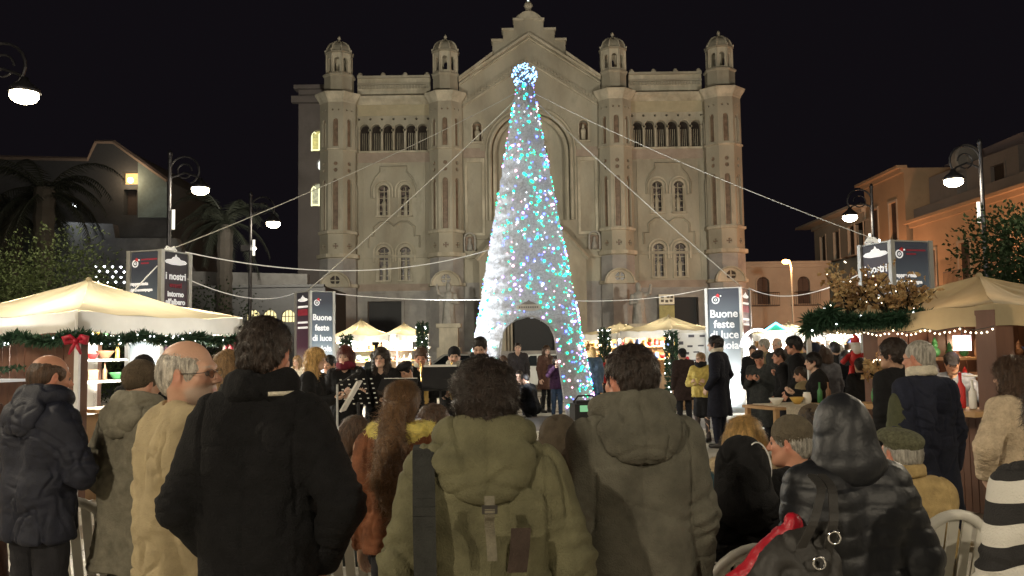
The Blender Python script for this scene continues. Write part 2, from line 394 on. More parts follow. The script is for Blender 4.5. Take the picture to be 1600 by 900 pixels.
        mb = MB(); band('pink_band', 160, 273, 452, 441, .16, PINK); band('string_course', 158, 274, 400, 395.5, .12, STONE)
        band('string_course', 158, 274, 455, 452, .2, STONE_G)
        # small far panel lines
        for a1, a2 in ((166, 268),):
            for q0, q1 in ((412, 436),):
                for uu in (168, 266): lb = MB(); lb.box(sx*uu*S-.05, sx*uu*S+.05, -.07, 0, zc(438), zc(256)); lb.build('pilaster_strip', STONE, root)
    # ---- octagonal towers
    oc = cos(pi/8)
    for tc, a in ((-302, 1.24), (302, 1.24), (-133, 1.13), (133, 1.13)):
        cx = tc*S; cyy = -.25; T = empty('tower', (cx, cyy, 0), parent=root)
        core = MB(); core.lathe((0, 0, 0), [((a-.13)/oc, 0), ((a-.13)/oc, zc(150))], 8, phase=pi/8); core.build('core', MARBLE, T)
        fw = a*tan(pi/8)
        fm = MB(); fg = MB()
        for k in range(-2, 3):
            th = radians(45)*k; M = Matrix.Rotation(th, 4, 'Z') @ Matrix.Translation((0, -a, 0)); fm.M = M; fg.M = M
            hs = [arch(0, zc(232), zc(189), 3.7*S, 6), arch(0, zc(359), zc(281), 3.9*S, 6), circ(0, zc(258), 3.3*S, 8), circ(0, zc(268), 3.3*S, 8), circ(0, zc(384), 4.4*S, 10)]
            hs += [circ(s_*4.6*S, zc(176), 1.6*S, 6) for s_ in (-1, 1)]
            fm.poly(rect(-fw, fw, zc(403), zc(160)), hs, 0, .14, back=False)
            fm.box(-5*S, 5*S, -.06, .0, zc(234.5), zc(232)); fm.tube([(-4.6*S, -.02, zc(232)), (-4.6*S, -.02, zc(196))], .04, 6); fm.tube([(4.6*S, -.02, zc(232)), (4.6*S, -.02, zc(196))], .04, 6)
            fm.tube([(-5*S, -.02, zc(359)), (-5*S, -.02, zc(288))], .05, 6); fm.tube([(5*S, -.02, zc(359)), (5*S, -.02, zc(288))], .05, 6)
            for r_ in (0, 1, 2, 3): an = radians(45+90*r_); fm.box(3*S*cos(an)-.05, 3*S*cos(an)+.05, .02, .1, zc(384)+3*S*sin(an)-.05, zc(384)+3*S*sin(an)+.05)
            fg.poly(rect(-fw, fw, 0, zc(403)), [], -.02, .14, back=False)
        fm.build('shaft', STONE, T); fg.build('tower_base', STONE_G, T)
        for y0, y1, p in ((366, 361, .12), (403, 396, .2), (448, 442, .16), (238, 235, .1), (163, 160, .06)):
            rg = MB(); rg.lathe((0, 0, 0), [((a-.1)/oc, zc(y0)), ((a+p)/oc, zc(y0)+.05), ((a+p)/oc, zc(y1)), ((a-.1)/oc, zc(y1))], 8, phase=pi/8)
            rg.build('string_course', STONE_L, T)
        rg = MB(); rg.lathe((0, 0, 0), [(a/oc, zc(164)), ((a+.08)/oc, zc(160)), ((a+.30)/oc, zc(153)), ((a+.34)/oc, zc(149.5)), (.6, zc(148.5))], 8, phase=pi/8); rg.build('cornice', STONE_L, T)
        # lunette with cross oculus
        lu = MB(); zz = zc(447); R = 24*S
        hp = [(R*cos(pi*i/14), zz+R*sin(pi*i/14)) for i in range(15)]; q = 4.2*S; zo = zz+10*S
        lu.poly(hp, [circ(0, zo, 7.5*S, 14)], -a-.2, -a-.02, back=False)
        lu.build('lunette', STONE_L, T)
        lu = MB(); lu.box(-.35, .35, -a-.04, -a-.03, zo-.34, zo+.34); lu.build('oculus', DARKW, T)
        lu = MB(); lu.box(-.035, .035, -a-.13, -a-.06, zo-.33, zo+.33); lu.box(-.33, .33, -a-.131, -a-.061, zo-.035, zo+.035)
        for t_ in (.5, .9):
            pl = [(R*t_*cos(pi*i/14)*1.0, -a-.22, zz+R*t_*sin(pi*i/14)) for i in range(15)]
            if t_ > .8: lu.tube(pl, .05, 4)
        lu.build('tracery', STONE_L, T)
        # drum, lantern, dome
        d = MB(); ad = a-.27; d.lathe((0, 0, 0), [(ad/oc, zc(149)), (ad/oc, zc(122)), ((ad+.1)/oc, zc(120)), ((ad+.1)/oc, zc(118)), (.5, zc(117.5))], 8, phase=pi/8); d.build('drum', STONE, T)
        al = .80; la = MB(); fl = al*tan(pi/8)
        for k in range(8):
            la.M = Matrix.Rotation(radians(45)*k, 4, 'Z') @ Matrix.Translation((0, -al, 0))
            la.poly(rect(-fl, fl, zc(118), zc(84)), [arch(0, zc(114), zc(92), 4.0*S, 6)], 0, .16)
            la.tube([(-fl, -.03, zc(118)), (-fl, -.03, zc(86))], .06, 6)
        la.build('lantern', STONE_L, T)
        do = MB(); z0 = zc(85)
        do.lathe((0, 0, 0), [((al-.05)/oc, z0-.02), ((al+.14)/oc, z0+.02), ((al+.14)/oc, z0+.12), ((al+.02)/oc, z0+.16)] + [((al+.0)/oc*cos(t), z0+.16+.8*sin(t)) for t in np.linspace(0, 1.45, 7)], 8, phase=pi/8)
        dm = do.build('dome', STONE, T)
        do = MB()
        for k in range(8):
            th = pi/8+radians(45)*k; do.tube([((al+.02)/oc*cos(t)*cos(th), (al+.02)/oc*cos(t)*sin(th), z0+.17+.82*sin(t)) for t in np.linspace(0, 1.45, 6)], .055, 5)
            do.ball(((al+.1)/oc*cos(th), (al+.1)/oc*sin(th), z0+.2), .08, 6, 4)
        do.build('rib', STONE_L, T)
        do = MB(); do.lathe((0, 0, z0+.9), [(.16, 0), (.18, .1), (.07, .2), (.13, .32), (.1, .42), (.02, .55)], 10); do.build('finial', STONE_L, T, True)
    # ---- centre bay with gable
    out = [(-112, 441), (112, 441), (112, 128), (104, 118), (58, 84)]
    step = [(58, 78), (58, 66), (41, 64), (41, 49), (23.5, 48), (23.5, 33), (17, 26), (9, 21)]
    outer = [(-112, 441), (112, 441), (112, 124)] + [(58, 86)] + step + [(-u, y) for u, y in reversed(step)] + [(-58, 86), (-112, 124)]
    bigarch = arch(0, zc(345), zc(176), 64*S, 20)
    side = [arch(sx*84*S, zc(222), zc(191), 7*S, 8) for sx in (-1, 1)]
    b = MB(); b.poly([(u*S, zc(y)) for u, y in outer], [bigarch] + side, -.3, .5); b.build('wall', STONE, root)
    b = MB(); b.poly(arch(0, zc(345), zc(176), 66*S, 20), [circ(0, zc(236), 29*S, 24)], .5, .62); b.build('inner_wall', STONE, root)
    ro = MB()
    for i in range(10):
        an = 2*pi*i/10; ro.tube([(0, .52, zc(236)), (27*S*cos(an), .52, zc(236)+27*S*sin(an))], .05, 5)
        c_ = circ(20*S*cos(an+.31), zc(236)+20*S*sin(an+.31), 5.5*S, 10); ro.tube([(x, .5, z) for x, z in c_+c_[:1]], .06, 5)
    for r_ in (29, 10):
        c_ = circ(0, zc(236), r_*S, 24); ro.tube([(x, .48, z) for x, z in c_+c_[:1]], .12, 6)
    rw = ro.build('rose_window', STONE_L, root); b = MB(); b.box(-30*S, 30*S, .63, .66, zc(266), zc(206)); b.build('pane', DARKW, rw)
    ar = MB()
    for r_, p, t in ((64, .42, .12), (70, .36, .07), (57, .1, .14)):
        z0_ = zc(176)-64*S
        ar.tube([(r_*S, -p, zc(345))]+[(r_*S*cos(pi*i/20), -p, z0_+r_*S*sin(pi*i/20)) for i in range(21)]+[(-r_*S, -p, zc(345))], t, 5)
    ar.build('arch_moulding', STONE_L, root)
    vo = MB()
    for i in range(26):   # carved voussoirs
        an = pi*(i+.5)/26; z0_ = zc(176)-64*S; R_ = 76*S
        if R_*sin(an) > -1: vo.cbox((R_*cos(an), -.34, z0_+R_*sin(an)), (.30, .12, .26), Matrix.Rotation(-an, 3, 'Y'))
    vo.build('voussoir_carving', STONE, root)['kind'] = 'stuff'
    for sx in (-1, 1):
        w = MB(); arch_ring(w, sx*84*S, zc(222), zc(191), 7*S, 2.2*S, -.4, -.3); w.box((sx*84-10)*S, (sx*84+10)*S, -.48, -.3, zc(225), zc(222)); wn_ = w.build('window', STONE_L, root)
        w = MB(); w.box((sx*84-7)*S, (sx*84+7)*S, .2, .24, zc(222), zc(191)); w.build('pane', MARBLE, wn_)
        w = MB(); w.lathe((sx*84*S, -.02, zc(222)), [(.14, 0), (.17, .3), (.2, .8), (.08, .95), (.1, 1.1), (.02, 1.25)], 8); w.build('tracery', STONE_L, wn_)
        # framed blank panel
        p = MB(); u0, u1 = (sx*73, sx*104) if sx > 0 else (sx*104, sx*73)
        p.poly(rect(u0*S, u1*S, zc(368), zc(248)), [rect((u0+4)*S, (u1-4)*S, zc(364), zc(254))], -.42, -.3); p.build('panel_frame', STONE_L, root)
        p = MB(); p.box((u0-2)*S, (u1+2)*S, -.36, -.3, zc(247), zc(232)); p.build('pink_band', PINK, root)
        p = MB(); p.box(u0*S-.2, u1*S+.2, -.55, -.3, zc(404), zc(398)); p.build('string_course', STONE, root); p = MB(); p.box(u0*S-.2, u1*S+.2, -.45, -.3, zc(374), zc(371)); p.build('string_course', STONE, root)
        # raking mouldings
        r = MB(); n = Vector((sx*(124-86), 0, 54)).normalized()
        def rake(off, w_, pr, m, ua=20, ub=112):
            q = MB(); k = (124-86)/54
            def pt(u): return (sx*u*S, zc(86+(u-58)*k+off))
            if off < 2: ua = 58
            a1 = pt(ua); b1 = pt(ub); pl = [a1, b1, (b1[0], b1[1]-w_), (a1[0], a1[1]-w_)]
            q.poly(pl, [], -pr, -.3); return q.build('raking_cornice', m, root)
        rake(-1, .22, .75, STONE_L); rake(8, .1, .45, STONE)
        q = MB(); k = .68
        for off, w_, pr in ((0, .2, .62), (7, .1, .44)):
            a1 = (0, zc(55+off)); b1 = (sx*112*S, zc(55+off+112*k*.93)); q.poly([a1, b1, (b1[0], b1[1]-w_), (a1[0], a1[1]-w_)], [], -pr, -.3)
        q.build('gable_moulding', STONE_L, root)
        q = MB()
        for i in range(22):   # corbel table along the slope
            u = 6+104*i/21; zz = zc(92+u*k*.93); q.box(sx*u*S-.08, sx*u*S+.08, -.42, -.3, zz-.16, zz+.16)
        q.build('corbel_table', STONE, root)['kind'] = 'stuff'
        q = MB(); a1 = (0, zc(99)); b1 = (sx*112*S, zc(99+112*k*.93)); q.poly([a1, b1, (b1[0], b1[1]-.12), (a1[0], a1[1]-.12)], [], -.4, -.3); q.build('gable_moulding', STONE_L, root)
        # white aedicule with a figure
        m = MB(); uu = sx*97*S; arch_ring(m, uu, zc(392), zc(366), 7*S, 2.4*S, -.72, -.5); ae = m.build('roundel', PLASTER, root)
        m = MB(); m.box(uu-7*S, uu+7*S, -.52, -.5, zc(392), zc(370)); m.build('niche_back', MARBLE, ae)
        m = MB(); m.lathe((uu, -.6, zc(392)), [(.2, 0), (.22, .3), (.1, .6), (.12, .7), (.1, .84), (.02, .9)], 8); m.build('figure', PLASTER, ae, True)
    # stepped gable copings, pedestal and finial
    for u0, u1, y in ((41, 60, 65), (23.5, 43, 48.5), (8, 25, 33)):
        for sx in (-1, 1): st = MB(); st.box(min(sx*u0, sx*u1)*S+(.004 if sx > 0 else 0), max(sx*u0, sx*u1)*S, -.42, .6, zc(y)-.06, zc(y)+.09); st.build('gable_coping', STONE_L, root)
    st = MB(); st.poly([(16*S*cos(pi*i/10), zc(33)+.1+12*S*sin(pi*i/10)) for i in range(11)], [], -.36, .55)
    st.build('gable_coping', STONE_L, root)
    fi = MB(); fi.lathe((0, .1, zc(22)), [(.42, 0), (.42, .1), (.25, .2), (.2, .45), (.33, .6), (.3, .78), (.12, .85), (.15, .95)], 8); fi.build('finial_pedestal', STONE_L, root)
    fi = MB(); fi.ball((0, .1, zc(2.5)), .12, 8, 6); fi.cbox((0, .1, zc(2.5)+.3), (.08, .08, .6)); fi.cbox((0, .1, zc(2.5)+.35), (.4, .08, .08)); fi.build('summit_cross', glow('summit_lamp', (.75, .95, .9), 4), root)
    # central portal
    po = MB()
    out = [(-82, 545), (82, 545), (82, 404), (48, 366), (0, 338), (-48, 366), (-82, 404)]
    po.poly([(u*S, zc(y) if y != 545 else ZB) for u, y in out], [arch(0, ZB+.01, zc(420), 44*S, 14)], -1.3, -.3)
    pr = po.build('portal', STONE, root)
    po = MB()
    for k in range(3):
        rr = (44-5*k)*S; po.tube([(rr, -1.25+.25*k, ZB)]+[(rr*cos(pi*i/16), -1.25+.25*k, zc(420)-44*S+rr*sin(pi*i/16)) for i in range(17)]+[(-rr, -1.25+.25*k, ZB)], .09, 6)
    for sx in (-1, 1): po.tube([(sx*86*S, -1.35, zc(408)), (sx*48*S, -1.35, zc(366)), (0, -1.35, zc(336))], .14, 4)
    po.build('portal_moulding', STONE_L, pr)
    po = MB(); po.box(-30*S, 36*S, -.33, -.31, ZB, zc(440)); po.build('portal_door', DOORM, pr)
    gb = MB(); gb.poly([(-112*S, 0), (-82*S, 0), (-82*S, zc(441)), (-112*S, zc(441))], [], -.4, .5); gb.build('base_wall', STONE_G, root); gb = MB(); gb.poly([(82*S, 0), (112*S, 0), (112*S, zc(441)), (82*S, zc(441))], [], -.4, .5)
    gb.build('base_wall', STONE_G, root)
    return root
cathedral()

# noticeboard doorway: yellow lit panel with a white board, set at the right portal of the right wing
nb = empty('noticeboard', (X(1042, 59.2, 480), 59.2, 0), 0, 'yellowish lit doorway board with white top beside the dark right portal', 'noticeboard')
b = MB(); b.box(-.52, .52, 0, .1, Zp(1042, 540, 59.2), Zp(1042, 477, 59.2)); b.build('board', mat('yellow_board', (.42, .40, .16), .6, var=.2, scale=3), nb)
b = MB(); b.box(-.52, .52, -.02, .12, Zp(1042, 475.5, 59.2), Zp(1042, 460, 59.2)); hd = b.build('header', mat('board_white', (.75, .72, .6), .6, emit=(1, .9, .6), estr=.12), nb)
b = MB()
for i, (u, v) in enumerate(((-.3, .25), (0, .22), (.3, .25), (-.3, .5), (.1, .52), (.35, .5))): b.box(u-.1, u+.1, -.04, -.021, Zp(1042, 475.5, 59.2)+v-.09, Zp(1042, 475.5, 59.2)+v+.08)
b.build('printed_mark', mat('board_print', (.12, .11, .08), .6), nb)

# statues before the church
def statue(px, label, flip):
    Y = 54; x = X(px, Y); root = empty('statue', (x, Y, 0), 0, label, 'statue', 'marble statues before the church steps')
    b = MB(); z0 = Zp(px, 543, Y); z1 = Zp(px, 506, Y)
    b.box(-.72, .72, -.72, .72, 0, z0); b.box(-.58, .58, -.58, .58, z0, z1-.25); b.box(-.75, .75, -.75, .75, z1-.25, z1); b.build('plinth', STONE_L, root)
    s = SDF(); k = .08
    s.cone((0, 0, z1+.1), (0, 0, z1+1.0), .42, .34, k=.1); s.cone((0, 0, z1+1.0), (0, 0, z1+1.75), .33, .3, k=.1); s.ell((0, 0, z1+1.75), (.42, .26, .2), k=.1)
    s.cone((0, 0, z1+1.9), (0, 0, z1+2.1), .1, .1, k=.06); s.ell((0, -.03, z1+2.25), (.15, .17, .2), k=.05); s.ell((0, 0, z1+2.45), (.13, .14, .14), k=.08)
    s.cone((-.4*flip, 0, z1+1.75), (-.55*flip, -.2, z1+1.3), .13, .1, k=.08); s.cone((-.55*flip, -.2, z1+1.3), (-.1*flip, -.42, z1+1.35), .1, .07, k=.06)
    s.cone((.4*flip, 0, z1+1.75), (.66*flip, -.15, z1+1.9), .12, .09, k=.08); s.cone((.66*flip, -.15, z1+1.9), (.72*flip, -.3, z1+2.4), .09, .06, k=.06)
    V, Q = s.mesh(.05); n = vnormals(V, Q); V = V + n*(np.abs(noise3(V*(5, 5, 1.1)))*.12)[:, None]
    obj('figure', npmesh('figure', V, Q, PLASTER), root)
statue(702, 'white marble saint statue left of the tree, arm raised on a tall plinth', -1)
statue(1000, 'grey marble saint statue right of the tree behind the market tents', 1)

# church steps
b = MB()
for i in range(8): b.box(-17, 19, 51 + .55*i, 58.9 + .004*i, 0 + .001*i, .19*(i+1))
tag(b.build('church_steps', STONE_G), kind='structure')
# ------------------------------------------------------------------ ground
def paving_mat(name, c1, c2, sc=1.0):
    return mat(name, c1, .55, var=.14, scale=2.2*sc, bump=.12, bscale=40, col2=c2, mix_scale=.5)
PAVE = paving_mat('pale_paving_stone', (.58, .55, .48), (.50, .47, .41))
PAVE_D = paving_mat('brown_paving_stone', (.22, .18, .14), (.18, .15, .12))
GROUT = mat('paving_joint', (.12, .11, .10), .9)
ASPH = mat('asphalt', (.05, .05, .05), .85, var=.2, scale=4, bump=.2, bscale=60)
b = MB(); b.box(-600, 600, -200, 900, -.5, -.03); g = tag(b.build('ground', ASPH), kind='structure')
b = MB(); b.box(-16, 18, -14, 44, -.2, -.012); sq = tag(b.build('square_pavement', GROUT), kind='structure')
random.seed(11)
cells = []; stuffb = MB()
nrow = 0; y = -12.0; darkrows = set()
while y < 43.5:
    x = -15.6 + (nrow % 2)*.3
    dark = (nrow % 6 == 3)
    while x < 17.4:
        cells.append((x, y, dark)); x += 1.2
    y += .6; nrow += 1
def inview(c): return 9.5 < c[1] < 20.5 and abs(c[0] - .2) < 6.2 
near = [c for c in cells if inview(c)]; near = near[:290]; ns = set(near)
protos = []
for k in range(4):
    for dk in (0, 1):
        q = MB(); w, d, h, e = 1.188, .588, .012, .006
        q.add([(0,0,-h),(w,0,-h),(w,d,-h),(0,d,-h),(0,0,-.004),(w,0,-.004),(w,d,-.004),(0,d,-.004),(e,e,0),(w-e,e,0),(w-e,d-e,0),(e,d-e,0)],
              [(0,1,5,4),(1,2,6,5),(2,3,7,6),(3,0,4,7),(4,5,9,8),(5,6,10,9),(6,7,11,10),(7,4,8,11),(8,9,10,11)])
        protos.append(q.mesh('paving_slab', PAVE_D if dk else PAVE))
for x, y, dk in near:
    o = obj('paving_slab', protos[random.randrange(4)*2 + dk], sq, (x, y, random.uniform(-.002, .0015)))
for x, y, dk in cells:
    if (x, y, dk) in ns: continue
    z = random.uniform(-.003, .001); m = 1 if dk else 0
    stuffb.add([(x, y, z), (x+1.188, y, z), (x+1.188, y+.588, z), (x, y+.588, z)], [(0, 1, 2, 3)], m)
st = stuffb.build('outer_paving', [PAVE, PAVE_D], sq, recalc=False); st['kind'] = 'stuff'
# kerb and road beyond
b = MB(); b.box(-16, 18, 43.9, 44.2, -.2, .0); tag(b.build('kerb', mat('kerb_stone', (.35, .34, .32), .8, bump=.2)), kind='structure')
b = MB(); b.box(-60, 60, 44.2, 50.6, -.03, -.02); tag(b.build('road', ASPH), kind='structure')
# band stage: low platform under the tree
pf = empty('tree_platform', (0, 0, 0), 0, 'low brown stone platform with pale edges under the light tree', 'platform')
b = MB(); b.box(-3.6, 4.4, 16.15, 19.75, 0, .10); b.build('platform_slab', PAVE_D, pf)
NOSE = mat('pale_marble_nosing', (.72, .69, .60), .4, var=.08, scale=3)
for i in range(8):
    for y0 in (15.95, 19.76): b = MB(); b.box(-3.6+i, -2.606+i, y0, y0+.19, 0, .11); b.build('nosing_stone', NOSE, pf)

# ------------------------------------------------------------------ buildings
def wmat(name, c, c2=None): return mat(name, c, .9, var=.15, scale=.8, bump=.25, bscale=5, col2=c2 or tuple(v*.85 for v in c), mix_scale=.4)
W_OR = wmat('warm_render', (.42, .30, .19)); W_OR2 = wmat('pale_warm_render', (.42, .38, .31)); W_GR = wmat('grey_render', (.26, .23, .22)); W_WH = wmat('off_white_render', (.3, .28, .26))
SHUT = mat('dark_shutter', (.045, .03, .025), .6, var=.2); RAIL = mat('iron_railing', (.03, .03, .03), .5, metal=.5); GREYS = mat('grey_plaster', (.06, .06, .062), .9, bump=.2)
TILE = mat('roof_edge', (.20, .15, .12), .8)
def facade_building(name, p0, p1, zt, floors, label, wmat_, depth=10, shut=SHUT, group=None, archtop=False, cornice=.45, balc=(), z0=0, ww=.95, parapet=0, cat='building'):
    """wall from p0 to p1 (x,y) seen from its front; floors: list of (sill z, head z, list of window centres along the wall)."""
    p0 = Vector(p0); p1 = Vector(p1); L = (p1-p0).length; rz = atan2(p1.y-p0.y, p1.x-p0.x)
    root = empty(name, (p0.x, p0.y, 0), rz, label, cat, group)
    holes = []; 
    for s0, h0, cs in floors:
        for c in cs: holes.append(arch(c, s0, h0, ww/2, 6) if archtop else rect(c-ww/2, c+ww/2, s0, h0))
    b = MB(); b.poly(rect(0, L, z0, zt), holes, 0, .3, back=False); b.box(0, .3, .3, depth, z0, zt-.01); b.box(L-.3, L, .3, depth, z0, zt-.01); b.box(.31, L-.31, depth-.3, depth-.01, z0, zt-.01); w = b.build('wall', wmat_, root)
    b = MB(); b.box(.02, L-.02, .32, depth-.32, zt-.3, zt-.05); b.build('roof', TILE, root)
    if cornice:
        b = MB(); b.box(-cornice, L+cornice*.2, -cornice, .2, zt-.02, zt+.16); b.box(-.15, L, -.2, -.002, zt-.3, zt-.021); b.build('cornice', wmat_, root)
    if parapet: b = MB(); b.box(0, L, .1, .35, zt+.161, zt+parapet); b.build('parapet', W_GR, root)
    for fi, (s0, h0, cs) in enumerate(floors):
        for c in cs:
            b = MB()
            if archtop: arch_ring(b, c, s0, h0, ww/2, .1, -.06, -.001)
            else: b.poly([(c-ww/2-.12, s0), (c-ww/2, s0), (c-ww/2, h0), (c+ww/2, h0), (c+ww/2, s0), (c+ww/2+.12, s0), (c+ww/2+.12, h0+.14), (c-ww/2-.12, h0+.14)], [], -.06, -.001)
            b.box(c-ww/2-.15, c+ww/2+.15, -.1, .1, s0-.08, s0-.002); wi = b.build('window', W_OR2 if wmat_ != W_GR else W_GR, root)
            b = MB()
            for sd in (-1, 1):
                xa = c + (0.01 if sd > 0 else -ww/2); b.box(xa, xa+ww/2-.01, .16, .2, s0, h0 - (ww/2*.3 if archtop else .01))
                for k in range(6): zz = s0+.1+(h0-s0-.2)*k/6; b.box(xa+.05, xa+ww/2-.06, .145, .159, zz, zz+.1)
            b.build('shutter', shut, wi)
            b = MB(); b.box(c-ww/2, c+ww/2, .22, .25, s0, h0); b.build('pane', DARKW, wi)
        if fi in balc:
            for c in cs:
                b = MB(); b.box(c-1, c+1, -.8, -.001, s0-.16, s0-.085); b.tube([(c-1, -.78, s0+.85), (c+1, -.78, s0+.85)], .025, 5)
                for q in np.linspace(-1, 1, 15): b.tube([(c+q, -.78, s0-.1), (c+q, -.78, s0+.85)], .012, 4, caps=False)
                b.build('balcony', RAIL, root)
    return root
# right-hand street row: near two-storey palace, set-back upper block, tall orange house, three-storey house
XW = 26.0
def ry(px): return XW*F/(px-800)   # depth where the street wall crosses a pixel column
ya, yb = 34.0, ry(1432)
facade_building('street_house', (XW, yb), (XW, ya), 9.4, [(0.4, 2.9, [2, 6, 10, 14, 18]), (4.9, 7.4, [2.2, 6.2, 10.2, 14.2, 18.2])], 'orange-lit two-storey house on the right with dark shutters above the tent', W_OR, 12, ww=1.3, parapet=.9, balc=(1,))
facade_building('rooftop_block', (XW+1.0, ry(1425)-1), (XW+1.5, ry(1425)-10), 12.3, [(9.9, 11.6, [3.0, 7.2])], 'grey set-back storey on the roof of the right-hand house', W_GR, 8, cornice=.0, z0=9.0, ww=1.2)
facade_building('tower_house', (XW-.1, ry(1360)), (XW-.1, ry(1424)), 13.2, [(1, 3.4, [2, 6]), (5, 7.4, [2, 6]), (8.6, 11.2, [1.6, 4.6])], 'tall orange house with two dark shutters at the top, behind the roadside lamp', W_OR, 11, ww=1.15, cornice=.5)
facade_building('corner_house', (XW-.2, ry(1282)+.3), (XW-.2, ry(1361)), 11.6, [(1, 3.4, [2, 6, 10]), (4.8, 7, [2, 5, 8, 11]), (8.4, 10.6, [2, 5, 8, 11])], 'three-storey house with projecting eaves at the end of the right street', W_OR2, 11, ww=1.2, cornice=1.2)
hb = facade_building('roof_shed', (29.5, 58), (29.5, 49), 13.7, [(11.2, 12.6, [3])], 'pale rooftop shed above the orange-lit right-hand house', wmat('pale_shed', (.34, .28, .29)), 5, cornice=0, z0=9.8)
b = MB(); b.lathe((0, 0, 0), [(.0, -.3), (.85, -.3), (.95, -.2), (.95, .2), (.85, .3), (.2, .3), (.2, .4), (0, .4)], 20); tk = b.build('water_tank', W_WH, smooth=False); tk.rotation_euler = (pi/2, 0, radians(10)); tk.location = P(1510, 250, 52); tag(tk, 'round pale tank on the roof above the right-hand street lamp', 'tank')
b = MB(); b.box(-1.2, 1.2, -1, 1, 9.4, tk.location.z-.96); ts = b.build('tank_stand', W_GR); ts.location = (tk.location.x, 52, 0); tag(ts, 'grey block carrying the round rooftop tank', 'plinth')
# low wing facing us beside the cathedral
xw0 = X(1170, 66); xw1 = X(1300, 66)
facade_building('arcaded_wing', (xw0, 66), (xw1, 66), Zp(1230, 412, 66), [(Zp(1230, 545, 66), Zp(1230, 508, 66), [1.6, 4.2]), (Zp(1230, 475, 66), Zp(1230, 432, 66), [1.25, 4.35])], 'low cream building with round-headed windows right of the cathedral', W_OR2, 10, archtop=True, ww=.95, balc=(1,), cornice=.35)
# dark annex left of the cathedral with lit openings
ax0, ax1 = X(466, 64, 300), X(512, 64, 300)
an = empty('bell_annex', (ax0, 64, 0), 0, 'dark tall annex behind the left turret with yellow lit openings', 'building')
zt = Zp(490, 140, 64); L = ax1 + 1.5 - ax0
ho = [arch((X(497, 64, 300)-ax0), Zp(497, 236, 64), Zp(497, 203, 64), .55, 6), circ(X(505, 64, 300)-ax0, Zp(505, 257, 64), .5, 14), arch((X(497, 64, 300)-ax0), Zp(497, 322, 64), Zp(497, 286, 64), .55, 6)]
b = MB(); b.poly(rect(0, L, 0, zt), ho, 0, .4, back=False); b.box(0, .4, .4, 8, 0, zt); b.build('wall', W_GR, an)
b = MB(); z_ = Zp(490, 162, 64); b.box(-.45, L, -.45, -.002, z_, z_+.5); b.box(-.3, L, -.3, .6, zt, zt+.3); b.build('cornice', W_GR, an)
b = MB(); b.box(ho[0][0][0]-.1, ho[0][1][0]+.1, .36, .4, Zp(497, 236, 64), Zp(497, 203, 64)); b.build('lit_opening', mat('annex_lit_yellow', (.5, .45, .2), emit=(.75, .72, .3), estr=.35, var=.7, scale=3), an)
b = MB(); q = ho[1]; b.box(q[8][0], q[0][0], .36, .4, Zp(505, 257, 64)-.55, Zp(505, 257, 64)+.55); b.build('lit_opening', glow('annex_lit_white', (.9, .95, .85), 1.3), an)
b = MB(); b.box(ho[2][0][0]-.1, ho[2][1][0]+.1, .36, .4, Zp(497, 322, 64), Zp(497, 286, 64)); b.build('lit_opening', mat('annex_lit_dim', (.5, .5, .4), emit=(.6, .62, .5), estr=.25, var=.7, scale=3), an)
for k in range(2):
    b = MB(); zb = (Zp(497, 236, 64), Zp(497, 322, 64))[k]; xx = ho[0][0][0]
    for t in (.05, .6, 1.1): b.tube([(xx+t, .1, zb), (xx+t, .1, zb+1.3), (xx+t+.15, .1, zb+1.5), (xx+t+.3, .1, zb+1.35)], .045, 5)
    b.tube([(xx, .1, zb+.1), (xx+1.1, .1, zb+.12)], .04, 5); b.build('light_scroll', glow('light_scroll_yellow', (.95, .93, .5), 1.6), an)

# left side: gabled house, terrace wall, low arcaded hall
def Yw(px, py, Y): p = P(px, py, Y); return (p.x, p.z)
lh = empty('gabled_house', (0, 48, 0), 0, 'dark gabled house on the left with one orange-lit window', 'house')
b = MB(); pl = [Yw(-60, 520, 48), Yw(262, 520, 48), Yw(262, 282, 48), Yw(205, 240, 48), Yw(178, 223, 48), Yw(150, 223, 48), Yw(138, 250, 48), Yw(-60, 246, 48)]
wn0 = [Yw(190, 288, 48), Yw(217, 288, 48), Yw(217, 268, 48), Yw(190, 268, 48)]; wn1 = [Yw(193, 336, 48), Yw(214, 336, 48), Yw(214, 296, 48), Yw(193, 296, 48)]
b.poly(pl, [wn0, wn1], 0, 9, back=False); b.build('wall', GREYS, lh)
b = MB(); xg0 = Yw(216, 400, 48)[0]; b.poly([Yw(216, 340, 48), Yw(261, 340, 48), Yw(261, 285, 48), Yw(216, 252, 48)], [], -.05, -.001); b.build('side_wall_panel', mat('green_grey_render', (.17, .21, .20), .9, bump=.2), lh)
b = MB(); b.tube([(p[0], -.05, p[1]) for p in [Yw(262, 282, 48), Yw(178, 222, 48), Yw(150, 222, 48), Yw(138, 249, 48), Yw(-60, 245, 48)]], .12, 4); b.build('roof_edge', TILE, lh)
b = MB(); b.box(wn0[0][0], wn0[1][0], .5, .54, wn0[0][1], wn0[2][1]); fr = b.build('window', mat('house_lit_window', (.6, .4, .2), emit=(1, .62, .22), estr=.9, var=.5, scale=2.5), lh)
b = MB(); cx_, cz_ = Yw(207, 283, 48); b.ball((cx_, -.25, cz_), .16, 8, 6); b.build('wall_lamp', glow('warm_white_bulb', (1, .85, .6), 9), lh)
b = MB(); b.box(wn1[0][0], wn1[1][0], .5, .54, wn1[0][1], wn1[2][1]); b.build('door', SHUT, lh)
lamp('POINT', (P(207, 276, 48).x, 47.3, cz_), 60, (1, .7, .4), .2)
tw = MB(); tw.poly([Yw(60, 520, 44), Yw(480, 520, 44), Yw(480, 428, 44), Yw(300, 424, 44), Yw(275, 372, 44), Yw(180, 372, 44), Yw(176, 350, 44), Yw(66, 345, 44)], [], 0, .6)
